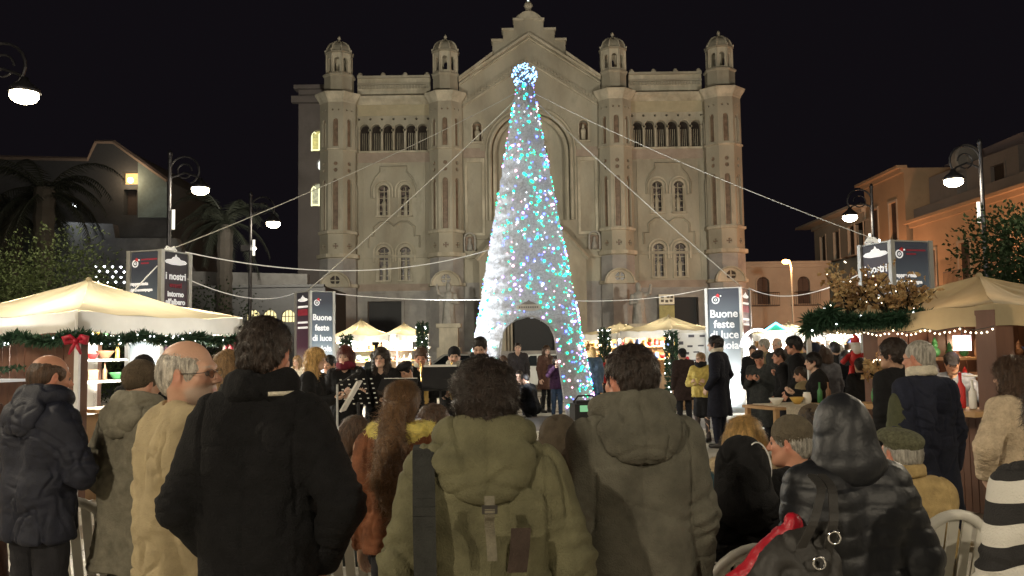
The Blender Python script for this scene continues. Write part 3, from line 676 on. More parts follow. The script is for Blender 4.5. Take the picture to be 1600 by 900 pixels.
twr = tw.build('terrace_wall', mat('old_pale_wall', (.14, .135, .13), .9, var=.3, scale=1.5, bump=.4, bscale=4)); twr.location = (0, 44, 0); tag(twr, 'stepped old grey terrace wall behind the left palms', 'wall')
# vertical joints of the terrace wall: pale boards
fl = empty('flood_lamp', P(116, 320, 43.5), 0, 'white floodlight shining on the left house wall', 'floodlight')
b = MB(); b.ball((0, 0, 0), .16, 10, 8, sc=(1.2, .7, .8)); b.build('bulb', glow('cool_white_bulb', (.85, .93, 1), 14), fl)
b = MB(); b.lathe((0, .12, -.1), [(.1, 0), (.26, .1), (.26, .2), (.1, .3)], 10); b.build('housing', RAIL, fl)
b = MB(); b.tube([(0, .15, 0), (0, .5, -.3)], .03, 5); b.build('bracket', RAIL, fl)
lamp('POINT', (fl.location.x, 43.0, fl.location.z), 70, (.85, .93, 1), .2)
# low hall with lit arched openings
hall = empty('arcaded_hall', (X(300, 40), 40, 0), 0, 'long low grey hall with glowing arched windows behind the left sign tower', 'building')
x0 = X(300, 40); hs = []; lits = []
for pxc in (395, 421, 450, 340): hs.append(arch(X(pxc, 40)-x0, Zp(pxc, 503, 40), Zp(pxc, 484, 40), .32, 8))
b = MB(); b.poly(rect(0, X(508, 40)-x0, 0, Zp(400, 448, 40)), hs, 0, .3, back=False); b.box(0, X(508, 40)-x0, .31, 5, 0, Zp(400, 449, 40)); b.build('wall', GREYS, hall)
for i, pl in enumerate(hs[:3]):
    xs = [p[0] for p in pl]; zs = [p[1] for p in pl]
    q = MB(); q.box(min(xs), max(xs), .2, .24, min(zs), max(zs)); wv = q.build('lit_window', mat('hall_lit', (.5, .45, .2), emit=(1, .85, .45), estr=.8, var=.4, scale=4), hall)
    q = MB(); mid = (min(xs)+max(xs))/2
    for t in (-.16, 0, .16): q.box(mid+t-.015, mid+t+.015, .1, .14, min(zs), max(zs))
    q.box(min(xs), max(xs), .1, .14, min(zs)+.25, min(zs)+.28); q.build('glazing_bar', DARKW, wv)
q = MB(); q.box(-.1, X(508, 40)-x0, -.25, .0, Zp(400, 450, 40), Zp(400, 446, 40)); q.build('coping', GREYS, hall)
# net of little lights on the left wall
nl = empty('light_net', P(175, 432, 42), 0, 'rows of small white lights on the dark wall above the left tent', 'string lights')
q = MB()
for r in range(3):
    q.tube([P(150, 424+r*10, 42)-nl.location, P(175, 419+r*10, 42)-nl.location, P(200, 422+r*10, 42)-nl.location], .012, 4)
q.build('wire', RAIL, nl)
bm_ = MB().octa((0, 0, 0), .07).mesh('bulb', glow('cool_led', (.9, .95, 1), 7))
for r in range(4):
    for c in range(4+r % 2): obj('bulb', bm_, nl, P(150+c*13+(r % 2)*5, 416+r*8+c*.4, 41.95)-nl.location)

# ------------------------------------------------------------------ street lamps
IRON = mat('lamp_iron', (.035, .035, .04), .45, metal=.7, var=.1); BULB = glow('lamp_bulb', (1.0, .84, .56), 40)
def street_lamp(x, Y, armdx, label, zb=6.1, energy=420, aim=None, color=(1.0, .86, .64), flood=None):
    r = empty('street_lamp', (x, Y, 0), 0, label, 'street lamp', 'twin-scroll street lamps along the square')
    b = MB(); b.lathe((0, 0, 0), [(.16, 0), (.16, .25), (.11, .35), (.09, 1.0), (.07, 1.05), (.055, zb-.9), (.05, zb+1.0), (.07, zb+1.02), (.03, zb+1.15)], 12); b.build('pole', IRON, r, True)
    sg = 1 if armdx > 0 else -1; a = abs(armdx)
    b = MB(); pts = [(0, 0, zb-.4)]
    for i in range(15):
        t = i/14; ang = pi*1.15 - t*pi*1.5; R = .42*(1-.05*t); pts.append((sg*(.42+R*cos(ang)), 0, zb+.55+R*sin(ang)))
    b.tube(pts, .028, 6); b.tube([(sg*(.42+.2*cos(t)), 0, zb+.55+.2*sin(t)) for t in np.linspace(0, 2*pi*.9, 14)], .022, 6)
    b.tube([(0, 0, zb+.35), (sg*a*.5, 0, zb+.5), (sg*a*.9, 0, zb+.38), (sg*a, 0, zb+.25)], .03, 6); b.build('scroll_arm', IRON, r)
    b = MB(); b.lathe((sg*a, 0, zb), [(.05, .34), (.09, .26), (.24, .14), (.27, .06), (.24, .05), (.07, .24)], 14); b.build('shade', IRON, r, True)
    b = MB(); b.ball((sg*a, 0, zb+.0), .215, 14, 9, sc=(1.12, 1.05, .66)); b.build('globe', BULB, r, True)
    b = MB(); b.lathe((sg*.12, 0, zb-1.1), [(.045, 0), (.045, .55)], 8); b.build('tube_light', glow('tube_glow', (1, .95, .8), 1.2), r)
    lamp('POINT', (sg*a, 0, zb-.2), energy, color, .16, parent=r)
    if flood:
        b = MB(); b.cbox((-.1, -.1, flood), (.34, .22, .2)); b.tube([(0, 0, flood-.1), (-.1, -.1, flood-.1)], .03, 5); b.build('floodlight_case', IRON, r)
        b = MB(); b.cbox((-.1, .02, flood), (.28, .02, .15)); b.ball((.16, -.05, flood-.02), .06, 6, 5); b.build('floodlight_glass', glow('flood_glass', (1, .93, .8), 12), r)
    return r
def lamp_at(pxl, pyl, Y, pxp, label, **k):
    g_ = P(pxl, pyl, Y); xp = X(pxp, Y, pyl+60); return street_lamp(xp, Y, g_.x-xp, label, zb=g_.z, **k)
L1 = lamp_at(38, 150, 15.0, -36, 'brightest street lamp, glaring at the upper left edge', energy=1300)
L2 = lamp_at(313, 297, 24, 264, 'scroll-armed street lamp behind the left corner sign tower', energy=260)
L3 = lamp_at(427, 350, 30, 391, 'street lamp with small floodlight between the palm and the cathedral', energy=160, flood=Zp(399, 388, 30))
R2 = lamp_at(1490, 284, 22.7, 1537, 'scroll-armed street lamp in front of the orange right-hand house', energy=300)
R3 = lamp_at(1328, 340, 29, 1366, 'street lamp with floodlight just above the right sign tower', energy=220, flood=Zp(1360, 376, 29))
# the same rows go on behind the viewer
street_lamp(12.3, 15, -.8, 'street lamp of the right row beside the near stall', energy=1200)
street_lamp(-9.4, 5.0, .8, 'street lamp of the left row level with the audience', energy=1500)
street_lamp(10.5, 4.0, -.8, 'street lamp of the right row level with the audience', energy=620)
street_lamp(-6.0, -5.5, .8, 'street lamp of the left row behind the viewer', energy=2200)
street_lamp(6.5, -6.5, -.8, 'street lamp of the right row behind the viewer', energy=1500)
# sodium lamp by the far corner
sl = empty('sodium_lamp', (X(1241, 50), 50, 0), 0, 'small orange sodium lamp on a thin pole at the far right corner', 'street lamp')
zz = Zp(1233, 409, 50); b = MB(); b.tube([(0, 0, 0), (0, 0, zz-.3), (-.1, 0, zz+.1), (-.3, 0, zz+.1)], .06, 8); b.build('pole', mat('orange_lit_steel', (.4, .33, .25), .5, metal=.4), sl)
b = MB(); b.ball((-.3, 0, zz), .2, 10, 8, sc=(1.2, 1, .7)); b.build('globe', glow('sodium_bulb', (1, .42, .08), 22), sl); lamp('POINT', (-.3, -.35, zz-.2), 260, (1, .55, .25), .2, parent=sl)
# sodium street lamps that light the right row of houses
for i, (yy, lb) in enumerate(((42, 'orange wall lantern between the shutters of the right-hand house'), (56, 'orange wall lantern on the tall right-hand house'))):
    q = empty('wall_lantern', (XW-1.6, yy, 4.4), 0, lb, 'lantern'); b = MB(); b.tube([(1.6, 0, .3), (.6, 0, .5), (0, 0, .25)], .04, 6); b.build('bracket', RAIL, q)
    b = MB(); b.ball((0, 0, 0), .16, 10, 8); b.build('globe', glow('sodium_bulb', (1, .42, .08), 22), q); lamp('POINT', (-.5, 0, .0), 1150, (1, .45, .22), .2, parent=q)
# the floodlights on the two rear lamp posts light the church front
for q, aimx, e in ((L3, -7, 6200), (R3, 9, 6200)):
    zf = 5.4
    lamp('SPOT', (0, .25, zf), e*1.32, (1, .925, .755), .25, parent=q, spot=92, blend=.9, target=None).rotation_euler = (Vector((aimx - q.location.x, 31, 16)) - Vector((0, .25, zf))).to_track_quat('-Z', 'Y').to_euler()
# ------------------------------------------------------------------ light tree
TX, TY = X(826, 18.6, 560), 18.6
tree = empty('light_tree', (TX, TY, .1), 0, 'tall white cone Christmas tree covered in coloured lights with a walk-through arch', 'christmas tree')
TH_ = Zp(822, 134, TY) - .1; RB = 1.46; RT = .17
def cone_r(z): return RB + (RT-RB)*(z/TH_)
ARCH_W, ARCH_H = .56, Zp(825, 497, TY) - .1
def in_arch(x, z, back=False):
    q_ = 1.22 if back else 1.0; zc_ = ARCH_H - ARCH_W; w = (ARCH_W + max(0, (zc_ - z))*.13)*q_
    return abs(x+.02) < w if z < zc_ else ((x+.02)/q_)**2 + ((z-zc_)/(1.0 if not back else 1.1))**2 < ARCH_W**2
b = MB(); nA, nZ = 150, 210; vid = {}
def cvert(i, j):
    i %= nA
    if (i, j) in vid: return vid[(i, j)]
    z = TH_*j/nZ; th = 2*pi*i/nA; r = cone_r(z) + random.gauss(0, .011) + .012*sin(z*21+3*sin(th*2))
    b.v.append((r*cos(th), r*sin(th), z)); vid[(i, j)] = len(b.v)-1; return vid[(i, j)]
edge = []
for j in range(nZ):
    for i in range(nA):
        z = TH_*(j+.5)/nZ; th = 2*pi*(i+.5)/nA; x = cone_r(z)*cos(th)
        if in_arch(x, z, th < pi): continue
        b.f.append((cvert(i, j), cvert(i+1, j), cvert(i+1, j+1), cvert(i, j+1))); b.m.append(0)
FABRIC = mat('white_tinsel_net', (.52, .54, .58), .55, var=.3, scale=26, bump=.9, bscale=45, trans=.35)
b.build('netting', FABRIC, tree, smooth=True, recalc=False)
# tunnel walls inside the arch
b = MB(); zc_ = ARCH_H-ARCH_W; pr = [(-ARCH_W-zc_*.13, 0)] + [(-ARCH_W*cos(pi*i/14), zc_+ARCH_W*sin(pi*i/14)) for i in range(15)] + [(ARCH_W+zc_*.13, 0)]
for k in range(len(pr)-1):
    (x0, z0), (x1, z1) = pr[k], pr[k+1]
    y0 = sqrt(max(cone_r(z0)**2-x0**2, .01)); y1 = sqrt(max(cone_r(z1)**2-x1**2, .01)); e0 = zc_+(z0-zc_)*1.1 if z0 > zc_ else z0; e1 = zc_+(z1-zc_)*1.1 if z1 > zc_ else z1
    b.add([(x0-.02, -y0, z0), (x1-.02, -y1, z1), (x1*1.22-.02, sqrt(max(cone_r(e1)**2-(x1*1.22)**2, .01)), e1), (x0*1.22-.02, sqrt(max(cone_r(e0)**2-(x0*1.22)**2, .01)), e0)], [(0, 1, 2, 3)])
b.build('arch_lining', mat('white_lining', (.30, .30, .31), .7, var=.2, scale=10, bump=.5), tree, recalc=False)
b = MB()
for s_ in (-1,):
    pts = []
    for x, z in pr: pts.append((x-.02, -sqrt(max(cone_r(z)**2-x*x, .01))-.01, z))
    b.tube(pts, .022, 6)
b.v = [(x+random.gauss(0, .008), y+random.gauss(0, .008), z+random.gauss(0, .008)) for x, y, z in b.v]; b.build('arch_trim', FABRIC, tree)
# top ball of rods
b = MB(); zt_ = TH_+.22; tipb = MB()
for k in range(70):
    v = Vector((random.gauss(0, 1), random.gauss(0, 1), random.gauss(0, 1))).normalized(); R = .27
    b.tube([v*.1+Vector((0, 0, zt_)), v*R+Vector((0, 0, zt_))], .006, 4, caps=False)
    tipb.octa(v*R+Vector((0, 0, zt_)), .018 + .008*random.random())
for k in range(26):
    v = Vector((random.gauss(0, 1), random.gauss(0, 1), random.gauss(0, 1))).normalized(); w = v.orthogonal().normalized()
    tipb.tube([v*.2+w*(-.07)+Vector((0, 0, zt_)), v*.23+w*.07+Vector((0, 0, zt_))], .009, 4, mi=0)
b.lathe((0, 0, TH_-.05), [(RT+.01, 0), (.05, .18), (.03, .3)], 12)
tb = b.build('top_ornament', mat('ornament_frame', (.2, .22, .25), .4, metal=.5), tree); t2 = tipb.build('ornament_lights', glow('ice_blue_led', (.22, .50, 1.0), 5), tb); t2['kind'] = 'stuff'
# bulbs
BC = [glow('led_white', (.85, .92, 1), 3.2), glow('led_green', (.01, .80, .34), 4), glow('led_cyan', (.02, .72, .66), 4), glow('led_blue', (.10, .16, 1.0), 5), glow('led_violet', (.62, .36, 1.0), 3.6), glow('led_pink', (1.0, .50, .60), 3.4)]
bul = {(c, s_): MB().ball((0, 0, 0), r_, 6, 4).mesh('bulb', BC[c], True) for c in range(6) for s_, r_ in ((0, .018), (1, .029))}
random.seed(21); stuff = MB(); cnt = 0; tries = []
while len(tries) < 1750:
    j = 1-sqrt(random.random()); z = TH_*j*.995
    if random.random() < .25: z = TH_*random.random()
    th = random.uniform(0, 2*pi); x = cone_r(z)*cos(th)
    if in_arch(x, z, th < pi) or z < .1: continue
    # the left flank is nearly bulbless (overlit), colours come in drifts
    side = cos(th)
    if th > pi and random.random() < max(0, min(.75, (-side-.35)*1.6)) and z < TH_*.75: continue
    dn = noise3([[cos(th)*2.2+3, sin(th)*2.2, z*.75]])[0]; d2 = noise3([[cos(th)*2.0-5, sin(th)*2, z*.6+9]])[0]
    w = [1.6, 4.4+14*max(0, dn), 2.6+9*max(0, dn), 1.6+9*max(0, d2), 1.8+4*max(0, -dn), 1.0+3*max(0, -dn)]
    c = random.choices(range(6), w)[0]; big = random.random() < .22
    tries.append((th, z, c, big))
tries.sort(key=lambda t: (not (t[0] > pi), not t[3]))
for n_, (th, z, c, big) in enumerate(tries):
    r = cone_r(z)+.02; p = (r*cos(th), r*sin(th), z)
    if n_ < 300: obj('bulb', bul[(c, 1 if big else 0)], tree, p)
    else: stuff.octa(p, .027 if big else .016, c)
so = stuff.build('bulbs', BC, tree, recalc=False); so['kind'] = 'stuff'
# plaque over the arch
zq = Zp(825, 484, TY)-.1; yq = -cone_r(zq)-.02
b = MB(); b.poly([(.27*cos(t), zq+.075*sin(t)) for t in np.linspace(0, 2*pi, 24, endpoint=False)], [], yq-.03, yq); pq = b.build('plaque', mat('plaque_white', (.6, .6, .6), .6), tree)
b = MB(); b.poly([(-.16, zq+.06), (.16, zq+.06), (.08, zq+.11), (.03, zq+.12), (0, zq+.16), (-.03, zq+.12), (-.08, zq+.11)], [], yq-.04, yq-.01)
for k in range(9): b.box(-.2+.045*k, -.17+.045*k, yq-.045, yq-.03, zq-.015, zq+.02)
b.build('printed_mark', mat('grey_print', (.25, .25, .27), .6), pq)
# unseen point lights added inside the cone so the netting looks lit
for z, e in ((.9, 9), (2.6, 15), (4.0, 9), (5.4, 5), (6.4, 2)): lamp('POINT', (.0, .0 if z > 2.4 else .9, z), e, (.86, .93, 1.0), .12, parent=tree)

# ------------------------------------------------------------------ sign towers
ALU = mat('aluminium_profile', (.55, .56, .55), .4, metal=.6, var=.08)
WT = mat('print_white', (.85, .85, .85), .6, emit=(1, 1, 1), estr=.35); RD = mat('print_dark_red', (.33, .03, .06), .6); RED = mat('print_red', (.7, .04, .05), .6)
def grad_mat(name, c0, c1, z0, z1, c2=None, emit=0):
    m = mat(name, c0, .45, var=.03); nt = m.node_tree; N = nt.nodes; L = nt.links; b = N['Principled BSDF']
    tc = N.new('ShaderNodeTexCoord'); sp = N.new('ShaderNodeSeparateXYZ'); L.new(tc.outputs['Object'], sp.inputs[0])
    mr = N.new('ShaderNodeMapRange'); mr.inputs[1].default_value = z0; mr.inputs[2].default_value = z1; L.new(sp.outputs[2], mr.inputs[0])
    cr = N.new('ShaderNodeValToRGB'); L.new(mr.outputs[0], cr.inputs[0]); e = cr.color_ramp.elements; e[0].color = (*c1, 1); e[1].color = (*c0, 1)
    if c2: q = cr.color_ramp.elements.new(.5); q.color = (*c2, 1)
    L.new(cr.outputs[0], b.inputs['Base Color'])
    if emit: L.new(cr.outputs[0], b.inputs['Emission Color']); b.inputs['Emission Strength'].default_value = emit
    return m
FACE = grad_mat('glowing_sign_print', (.035, .04, .055), (.80, .86, .88), .9, 2.9, (.13, .17, .20), .32)  # printed gradient, plus a glow standing in for floodlight on the sign
FACE2 = grad_mat('glowing_narrow_print', (.035, .034, .045), (.75, .70, .62), .5, 3.0, (.10, .045, .075), .14)  # weaker glow put into this print too, as if floodlit
def totem(px, py_top, Y, s, yaw, H, label, faces):
    p = P(px, py_top, Y); r = empty('sign_tower', (p.x, Y, 0), yaw, label, 'sign tower', 'square sign towers that anchor the tree cables')
    H = p.z; h = s/2
    b = MB(); b.box(-h-.08, h+.08, -h-.08, h+.08, 0, .1); b.build('base', ALU, r)
    pr_ = MB().box(-.035, .035, -.035, .035, .1, H).mesh('corner_profile', ALU)
    for sx in (-1, 1):
        for sy in (-1, 1): obj('corner_profile', pr_, r, (sx*h, sy*h, 0))
    b = MB(); b.box(-h, h, -h, h, H-.02, H); b.build('lid', ALU, r)
    for k, fn in enumerate(faces):
        a = k*pi/2; M = Matrix.Rotation(a, 4, 'Z')
        b = MB(M); b.box(-h+.036, h-.036, -h-.005, -h+.02, .12, H-.03); f = b.build('panel', FACE2 if fn == 'narrow' or fn == 'nostri' else FACE, r)
        def tx(body, size, z, m=WT, dx=0, bold=.004, align='CENTER'):
            pos = M @ Vector((dx, -h-.012, z)); return text(body, size, m, f, pos, (pi/2, 0, a), .002, align, bold=bold)
        def dome(z, w, m=WT):
            q = MB(M); q.poly([(-w*.5, z), (-w*.44, z-.025), (-w*.2, z-.045), (w*.2, z-.045), (w*.44, z-.025), (w*.5, z), (w*.4, z+.03), (w*.2, z+.04), (w*.14, z+.07), (w*.05, z+.08), (0, z+.12), (-w*.05, z+.08), (-w*.14, z+.07), (-w*.2, z+.04), (-w*.4, z+.03)], [], -h-.014, -h-.006); q.build('emblem', WT, f)
        def ring(x, z, R):
            q = MB(M); q.poly(circ(x, z, R, 20), [circ(x, z, R*.72, 20)], -h-.014, -h-.006); q.poly(circ(x, z, R*.36, 12), [circ(x, z, R*.2, 12)], -h-.014, -h-.006); q.build('emblem', WT, f)
            q = MB(M); q.poly([(x-R*.1, z+R*.9), (x+R*.9, z+R*.5), (x+R*1.0, z+R*1.2), (x+R*.5, z+R*1.55)], [], -h-.02, -h-.008); q.build('santa_hat', RED, f)
            q = MB(M); q.poly(circ(x+R*1.3, z+R*.95, R*.2, 8), [], -h-.02, -h-.008); q.build('hat_bobble', WT, f)
        k_ = s/.78
        if fn == 'buone':
            ring(-h*.45, H-.3, .09*k_)
            for i, t in enumerate(('Buone', 'feste', 'di luce', 'e gioia')): tx(t, .245*k_, H-.74-.262*i, bold=.006)
        elif fn == 'narrow':
            dome(H-.22, s*.7); 
            for zz, m_, hh in ((H-.42, WT, .05), (H-.62, RD, .16), (H-.82, WT, .05), (H-.95, WT, .05), (H-2.05, WT, .04), (H-2.5, WT, .04)):
                q = MB(M); q.box(-h*.7, h*.7, -h-.012, -h-.006, zz, zz+hh); q.build('printed_line', m_, f)
        elif fn == 'nostri':
            dome(H-.17, s*.8); tx('i nostri', .20*k_, H-.44); tx('eventi', .14*k_, H-.56, RD); tx('intorno', .15*k_, H-.70); tx("all'albero", .15*k_, H-.82)
        elif fn == 'logo':
            ring(-h*.62, H-.20, .075*k_)
            q = MB(M); q.box(-h*.25, h*.75, -h-.012, -h-.006, H-.155, H-.13); q.box(-h*.25, h*.25, -h-.012, -h-.006, H-.21, H-.185); q.build('printed_line', RD, f)
            tx('rappresenta', .09*k_, H-.53, dx=-h*.9, align='LEFT'); tx('chi ci accompagna', .075*k_, H-.62, dx=-h*.9, align='LEFT'); tx('con noi', .08*k_, H-.71, dx=-h*.9, align='LEFT')
    return r
TA = totem(250, 394, 13.3, .60, radians(-42), 3.1, 'sign tower above the left tent with a red hat emblem and small white words', ('nostri', 'buone', 'buone', 'logo'))
TB = totem(492, 456, 22.2, .68, radians(-36+0), 3.1, 'sign tower left of the tree reading Buone feste di luce e gioia', ('buone', 'logo', 'buone', 'narrow'))
TC_ = totem(1137, 451, 22.0, .87, radians(16-24), 3.1, 'brightly lit sign tower right of the tree reading Buone feste di luce e gioia', ('buone', 'narrow', 'buone', 'logo'))
TD = totem(1397, 380, 12.7, .66, radians(38), 3.1, 'sign tower above the right tent, half hidden by dead oak leaves', ('nostri', 'logo', 'buone', 'buone'))
TB.rotation_euler[2] = radians(44); TC_.rotation_euler[2] = radians(-29)
TA.rotation_euler[2] = radians(70); TD.rotation_euler[2] = radians(-74)
# floodlights on the pavement at the towers' feet
def ground_flood(loc, target, e, label, spot=70, col=(.93, .97, 1)):
    r = empty('ground_floodlight', loc, 0, label, 'floodlight'); t = Vector(target)-Vector(loc); a = atan2(-t.x, t.y); q = Matrix.Rotation(a, 3, 'Z')@Matrix.Rotation(atan2(t.z, sqrt(t.x**2+t.y**2)), 3, 'X')
    b = MB(); b.cbox((0, 0, .16), (.30, .12, .22), q); b.box(-.16, .16, -.04, .04, 0, .05); b.build('housing', RAIL, r)
    b = MB(); b.cbox(Vector((0, 0, .16))+q@Vector((0, .066, 0)), (.26, .01, .18), q); b.build('lens', glow('flood_lens', (.95, .98, 1), 3), r)
    lamp('SPOT', Vector((0, 0, .16))+q@Vector((0, .1, 0)), e, col, .08, parent=r, spot=spot, blend=.8).rotation_euler = (t-Vector((0, 0, .16))).to_track_quat('-Z', 'Y').to_euler()
    return r
ground_flood((-4.6, 18.9, 0), (TX-.4, TY, 1.9), 3900, 'white floodlight on the paving left of the tree aimed up at it', 74)
ground_flood((5.0, 20.9, 0), (TC_.location.x-.05, 22.0, 1.0), 60, 'white floodlight on the paving washing the foot of the right sign tower', 100)
ground_flood((-4.6, 21.2, 0), (TB.location.x, 22.0, 1.0), 200, 'white floodlight on the paving washing the foot of the left sign tower', 100)

# ------------------------------------------------------------------ cables
CAB = mat('white_cable', (.5, .49, .44), .5, emit=(1, .95, .85), estr=.03)
def cable(a, b_, sag, r, label, n=24, m=CAB, cat='cable', name='guy_cable'):
    a = Vector(a); b_ = Vector(b_); mb = MB(); mb.tube([(a.lerp(b_, t)-Vector((0, 0, 4*sag*t*(1-t)))) - a for t in [i/n for i in range(n+1)]], r, 5); o = mb.build(name, m, None, True, loc=a)
    return tag(o, label, cat, 'cables of the light tree')
top = Vector((TX, TY, TH_-.05))
cable(top+Vector((-.15, -.05, 0)), (TA.location.x+.1, 13.3, P(268, 392, 13.3).z), .12, .008, 'upper left guy cable from the tree top to the front left sign tower')
cable(top+Vector((-.15, .05, -.1)), (TB.location.x-.2, 22.2, P(470, 455, 22.2).z), .06, .013, 'left guy cable from the tree top to the rear left sign tower')
cable(top+Vector((.15, .05, -.1)), (TC_.location.x+.35, 22.0, P(1163, 448, 22).z), .06, .012, 'right guy cable from the tree top to the rear right sign tower')
cable(top+Vector((.15, -.05, 0)), (TD.location.x-.2, 12.7, P(1360, 377, 12.7).z), .12, .007, 'upper right guy cable from the tree top to the front right sign tower')
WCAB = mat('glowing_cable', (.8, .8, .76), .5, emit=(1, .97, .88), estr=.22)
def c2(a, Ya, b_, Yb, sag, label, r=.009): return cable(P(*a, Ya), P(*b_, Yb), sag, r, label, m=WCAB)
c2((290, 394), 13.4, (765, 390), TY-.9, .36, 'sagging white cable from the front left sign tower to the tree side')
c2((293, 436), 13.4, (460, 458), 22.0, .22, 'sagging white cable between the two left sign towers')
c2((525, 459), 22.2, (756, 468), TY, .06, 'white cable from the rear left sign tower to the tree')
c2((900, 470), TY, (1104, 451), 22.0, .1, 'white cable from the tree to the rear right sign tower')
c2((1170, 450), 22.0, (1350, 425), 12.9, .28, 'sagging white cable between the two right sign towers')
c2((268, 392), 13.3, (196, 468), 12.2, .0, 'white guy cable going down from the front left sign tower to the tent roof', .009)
for pxy, Y, lb in (((266, 391), 13.2, 'small clamp light where the cables meet on the front left sign tower'), ((1362, 377), 12.6, 'white coiled cable end on top of the right sign tower')):
    b = MB(); p = P(*pxy, Y)
    for k in range(3): b.tube([(.1*cos(t)*(1-k*.2), .05*sin(t), -.01+.025*k+.02*sin(2*t)) for t in np.linspace(0, 2*pi, 10)], .010, 5)
    tag(b.build('cable_knot', WCAB, loc=p), lb, 'cable knot')

# ------------------------------------------------------------------ garden greenery
LEAFD = mat('dark_leaf', (.018, .032, .014), .85, spec=.1, var=.5, scale=9, trans=.25); LEAFB = mat('hedge_leaf', (.028, .038, .015), .9, spec=.08, var=.5, scale=5, trans=.25); BARK = mat('bark', (.03, .025, .02), .9, bump=.6, bscale=20)
PALM = mat('palm_leaf', (.015, .018, .012), .6, var=.4, scale=4, trans=.2)
def leaf(mb, p, d, L, w, mi=0, roll=None):
    d = Vector(d).normalized(); s_ = d.cross(Vector((random.gauss(0, 1), random.gauss(0, 1), random.gauss(0, 1)))).normalized(); n = d.cross(s_); p = Vector(p)
    mb.add([p, p+d*L*.45+s_*w, p+d*L+n*L*.12, p+d*L*.45-s_*w], [(0, 1, 2, 3)], mi)
def rv(): return Vector((random.gauss(0, 1), random.gauss(0, 1), random.gauss(0, 1))).normalized()
def palm(px, py, Y, label, R=3.2, n=26, ptr=.3):
    c = P(px, py, Y); r = empty('palm_tree', (c.x, Y, 0), 0, label, 'palm tree', 'palm trees left of the square')
    b = MB(); hz = c.z; prof = [(ptr*1.2, 0), (ptr, .5)]
    for k in range(int(hz/.35)): prof += [(ptr*(1.06 if k % 2 else .92), .5+k*.35)]
    b.lathe((0, 0, 0), prof, 10); b.build('trunk', BARK, r)
    b = MB()
    for k in range(n):
        az = random.uniform(0, 2*pi); el = random.uniform(-.5, 1.25); Lf = R*random.uniform(.8, 1.1); pts = []; p = Vector((0, 0, hz)); d = Vector((cos(az)*cos(el), sin(az)*cos(el), sin(el)))
        for i in range(12):
            pts.append(p.copy()); p += d*Lf/11; d = (d+Vector((0, 0, -.14-.05*i*.3))).normalized()
        b.tube(pts, [.035*(1-i/13) for i in range(12)], 4, caps=False)
        for i in range(1, 12):
            t = (pts[i]-pts[i-1]).normalized(); sd = t.cross(Vector((0, 0, 1))).normalized()
            for q in range(3):
                pp = pts[i-1].lerp(pts[i], q/3)
                for s_ in (-1, 1): dd = (sd*s_+t*.5+Vector((0, 0, -.35-.3*random.random()))).normalized(); w = .03; LL = .62*(1-abs(i/12-.4)*.9); e = t*w; b.add([pp-e, pp+e, pp+dd*LL], [(0, 1, 2)])
    f = b.build('crown', PALM, r, recalc=False)
    return r
random.seed(5)
palm(70, 300, 30, 'dark palm tree on the left in front of the floodlit house', 3.0, 26, .35)
palm(352, 348, 39.5, 'dark palm tree between the two left street lamps', 2.9, 30, .36)
palm(20, 330, 33, 'shadowy palm tree at the far left edge', 3.0, 22, .35)
def bush(cx, cy, zc0, zc1, rx, ry_, label, name='hedge', n=6500, m=LEAFB, cat='hedge', L=.13, lumps=12):
    r = empty(name, (cx, cy, 0), 0, label, cat); cs = []
    for k in range(lumps): cs.append((Vector((random.uniform(-rx*.7, rx*.7), random.uniform(-ry_*.5, ry_*.5), random.uniform(zc0, zc1))), random.uniform(.35, .6)*min(rx, (zc1-zc0)+.4)))
    b = MB()
    for k in range(6):
        c, rr = random.choice(cs); b.tube([(random.uniform(-.2, .2), 0, 0), Vector((c.x*.4, c.y*.4, c.z*.5)), c], [.06, .04, .012], 5)
    b.build('trunk', BARK, r); b = MB()
    for k in range(n):
        c, rr = random.choice(cs); v = rv(); q = c+v*rr*random.uniform(.55, 1.05); leaf(b, q, (v+rv()*.9), L*random.uniform(.6, 1.2), L*.28)
    b.build('crown', m, r, recalc=False); return r
bush(P(40, 440, 16).x, 16, 1.4, 3.05, 2.3, 1.5, 'leafy green hedge top rising behind the left tent roof', n=20000, lumps=26, L=.07)
bush(P(1590, 420, 17).x+.7, 17, 1.2, 3.75, 1.7, 1.4, 'dark green tree crown behind the right tent roof', name='tree', n=26000, cat='tree', m=LEAFD, lumps=26, L=.105)
bush(P(300, 470, 33).x, 33, .5, 3.2, 3.0, 1.2, 'dark shrub below the left palms', name='shrub', n=3500, cat='shrub', m=LEAFD)

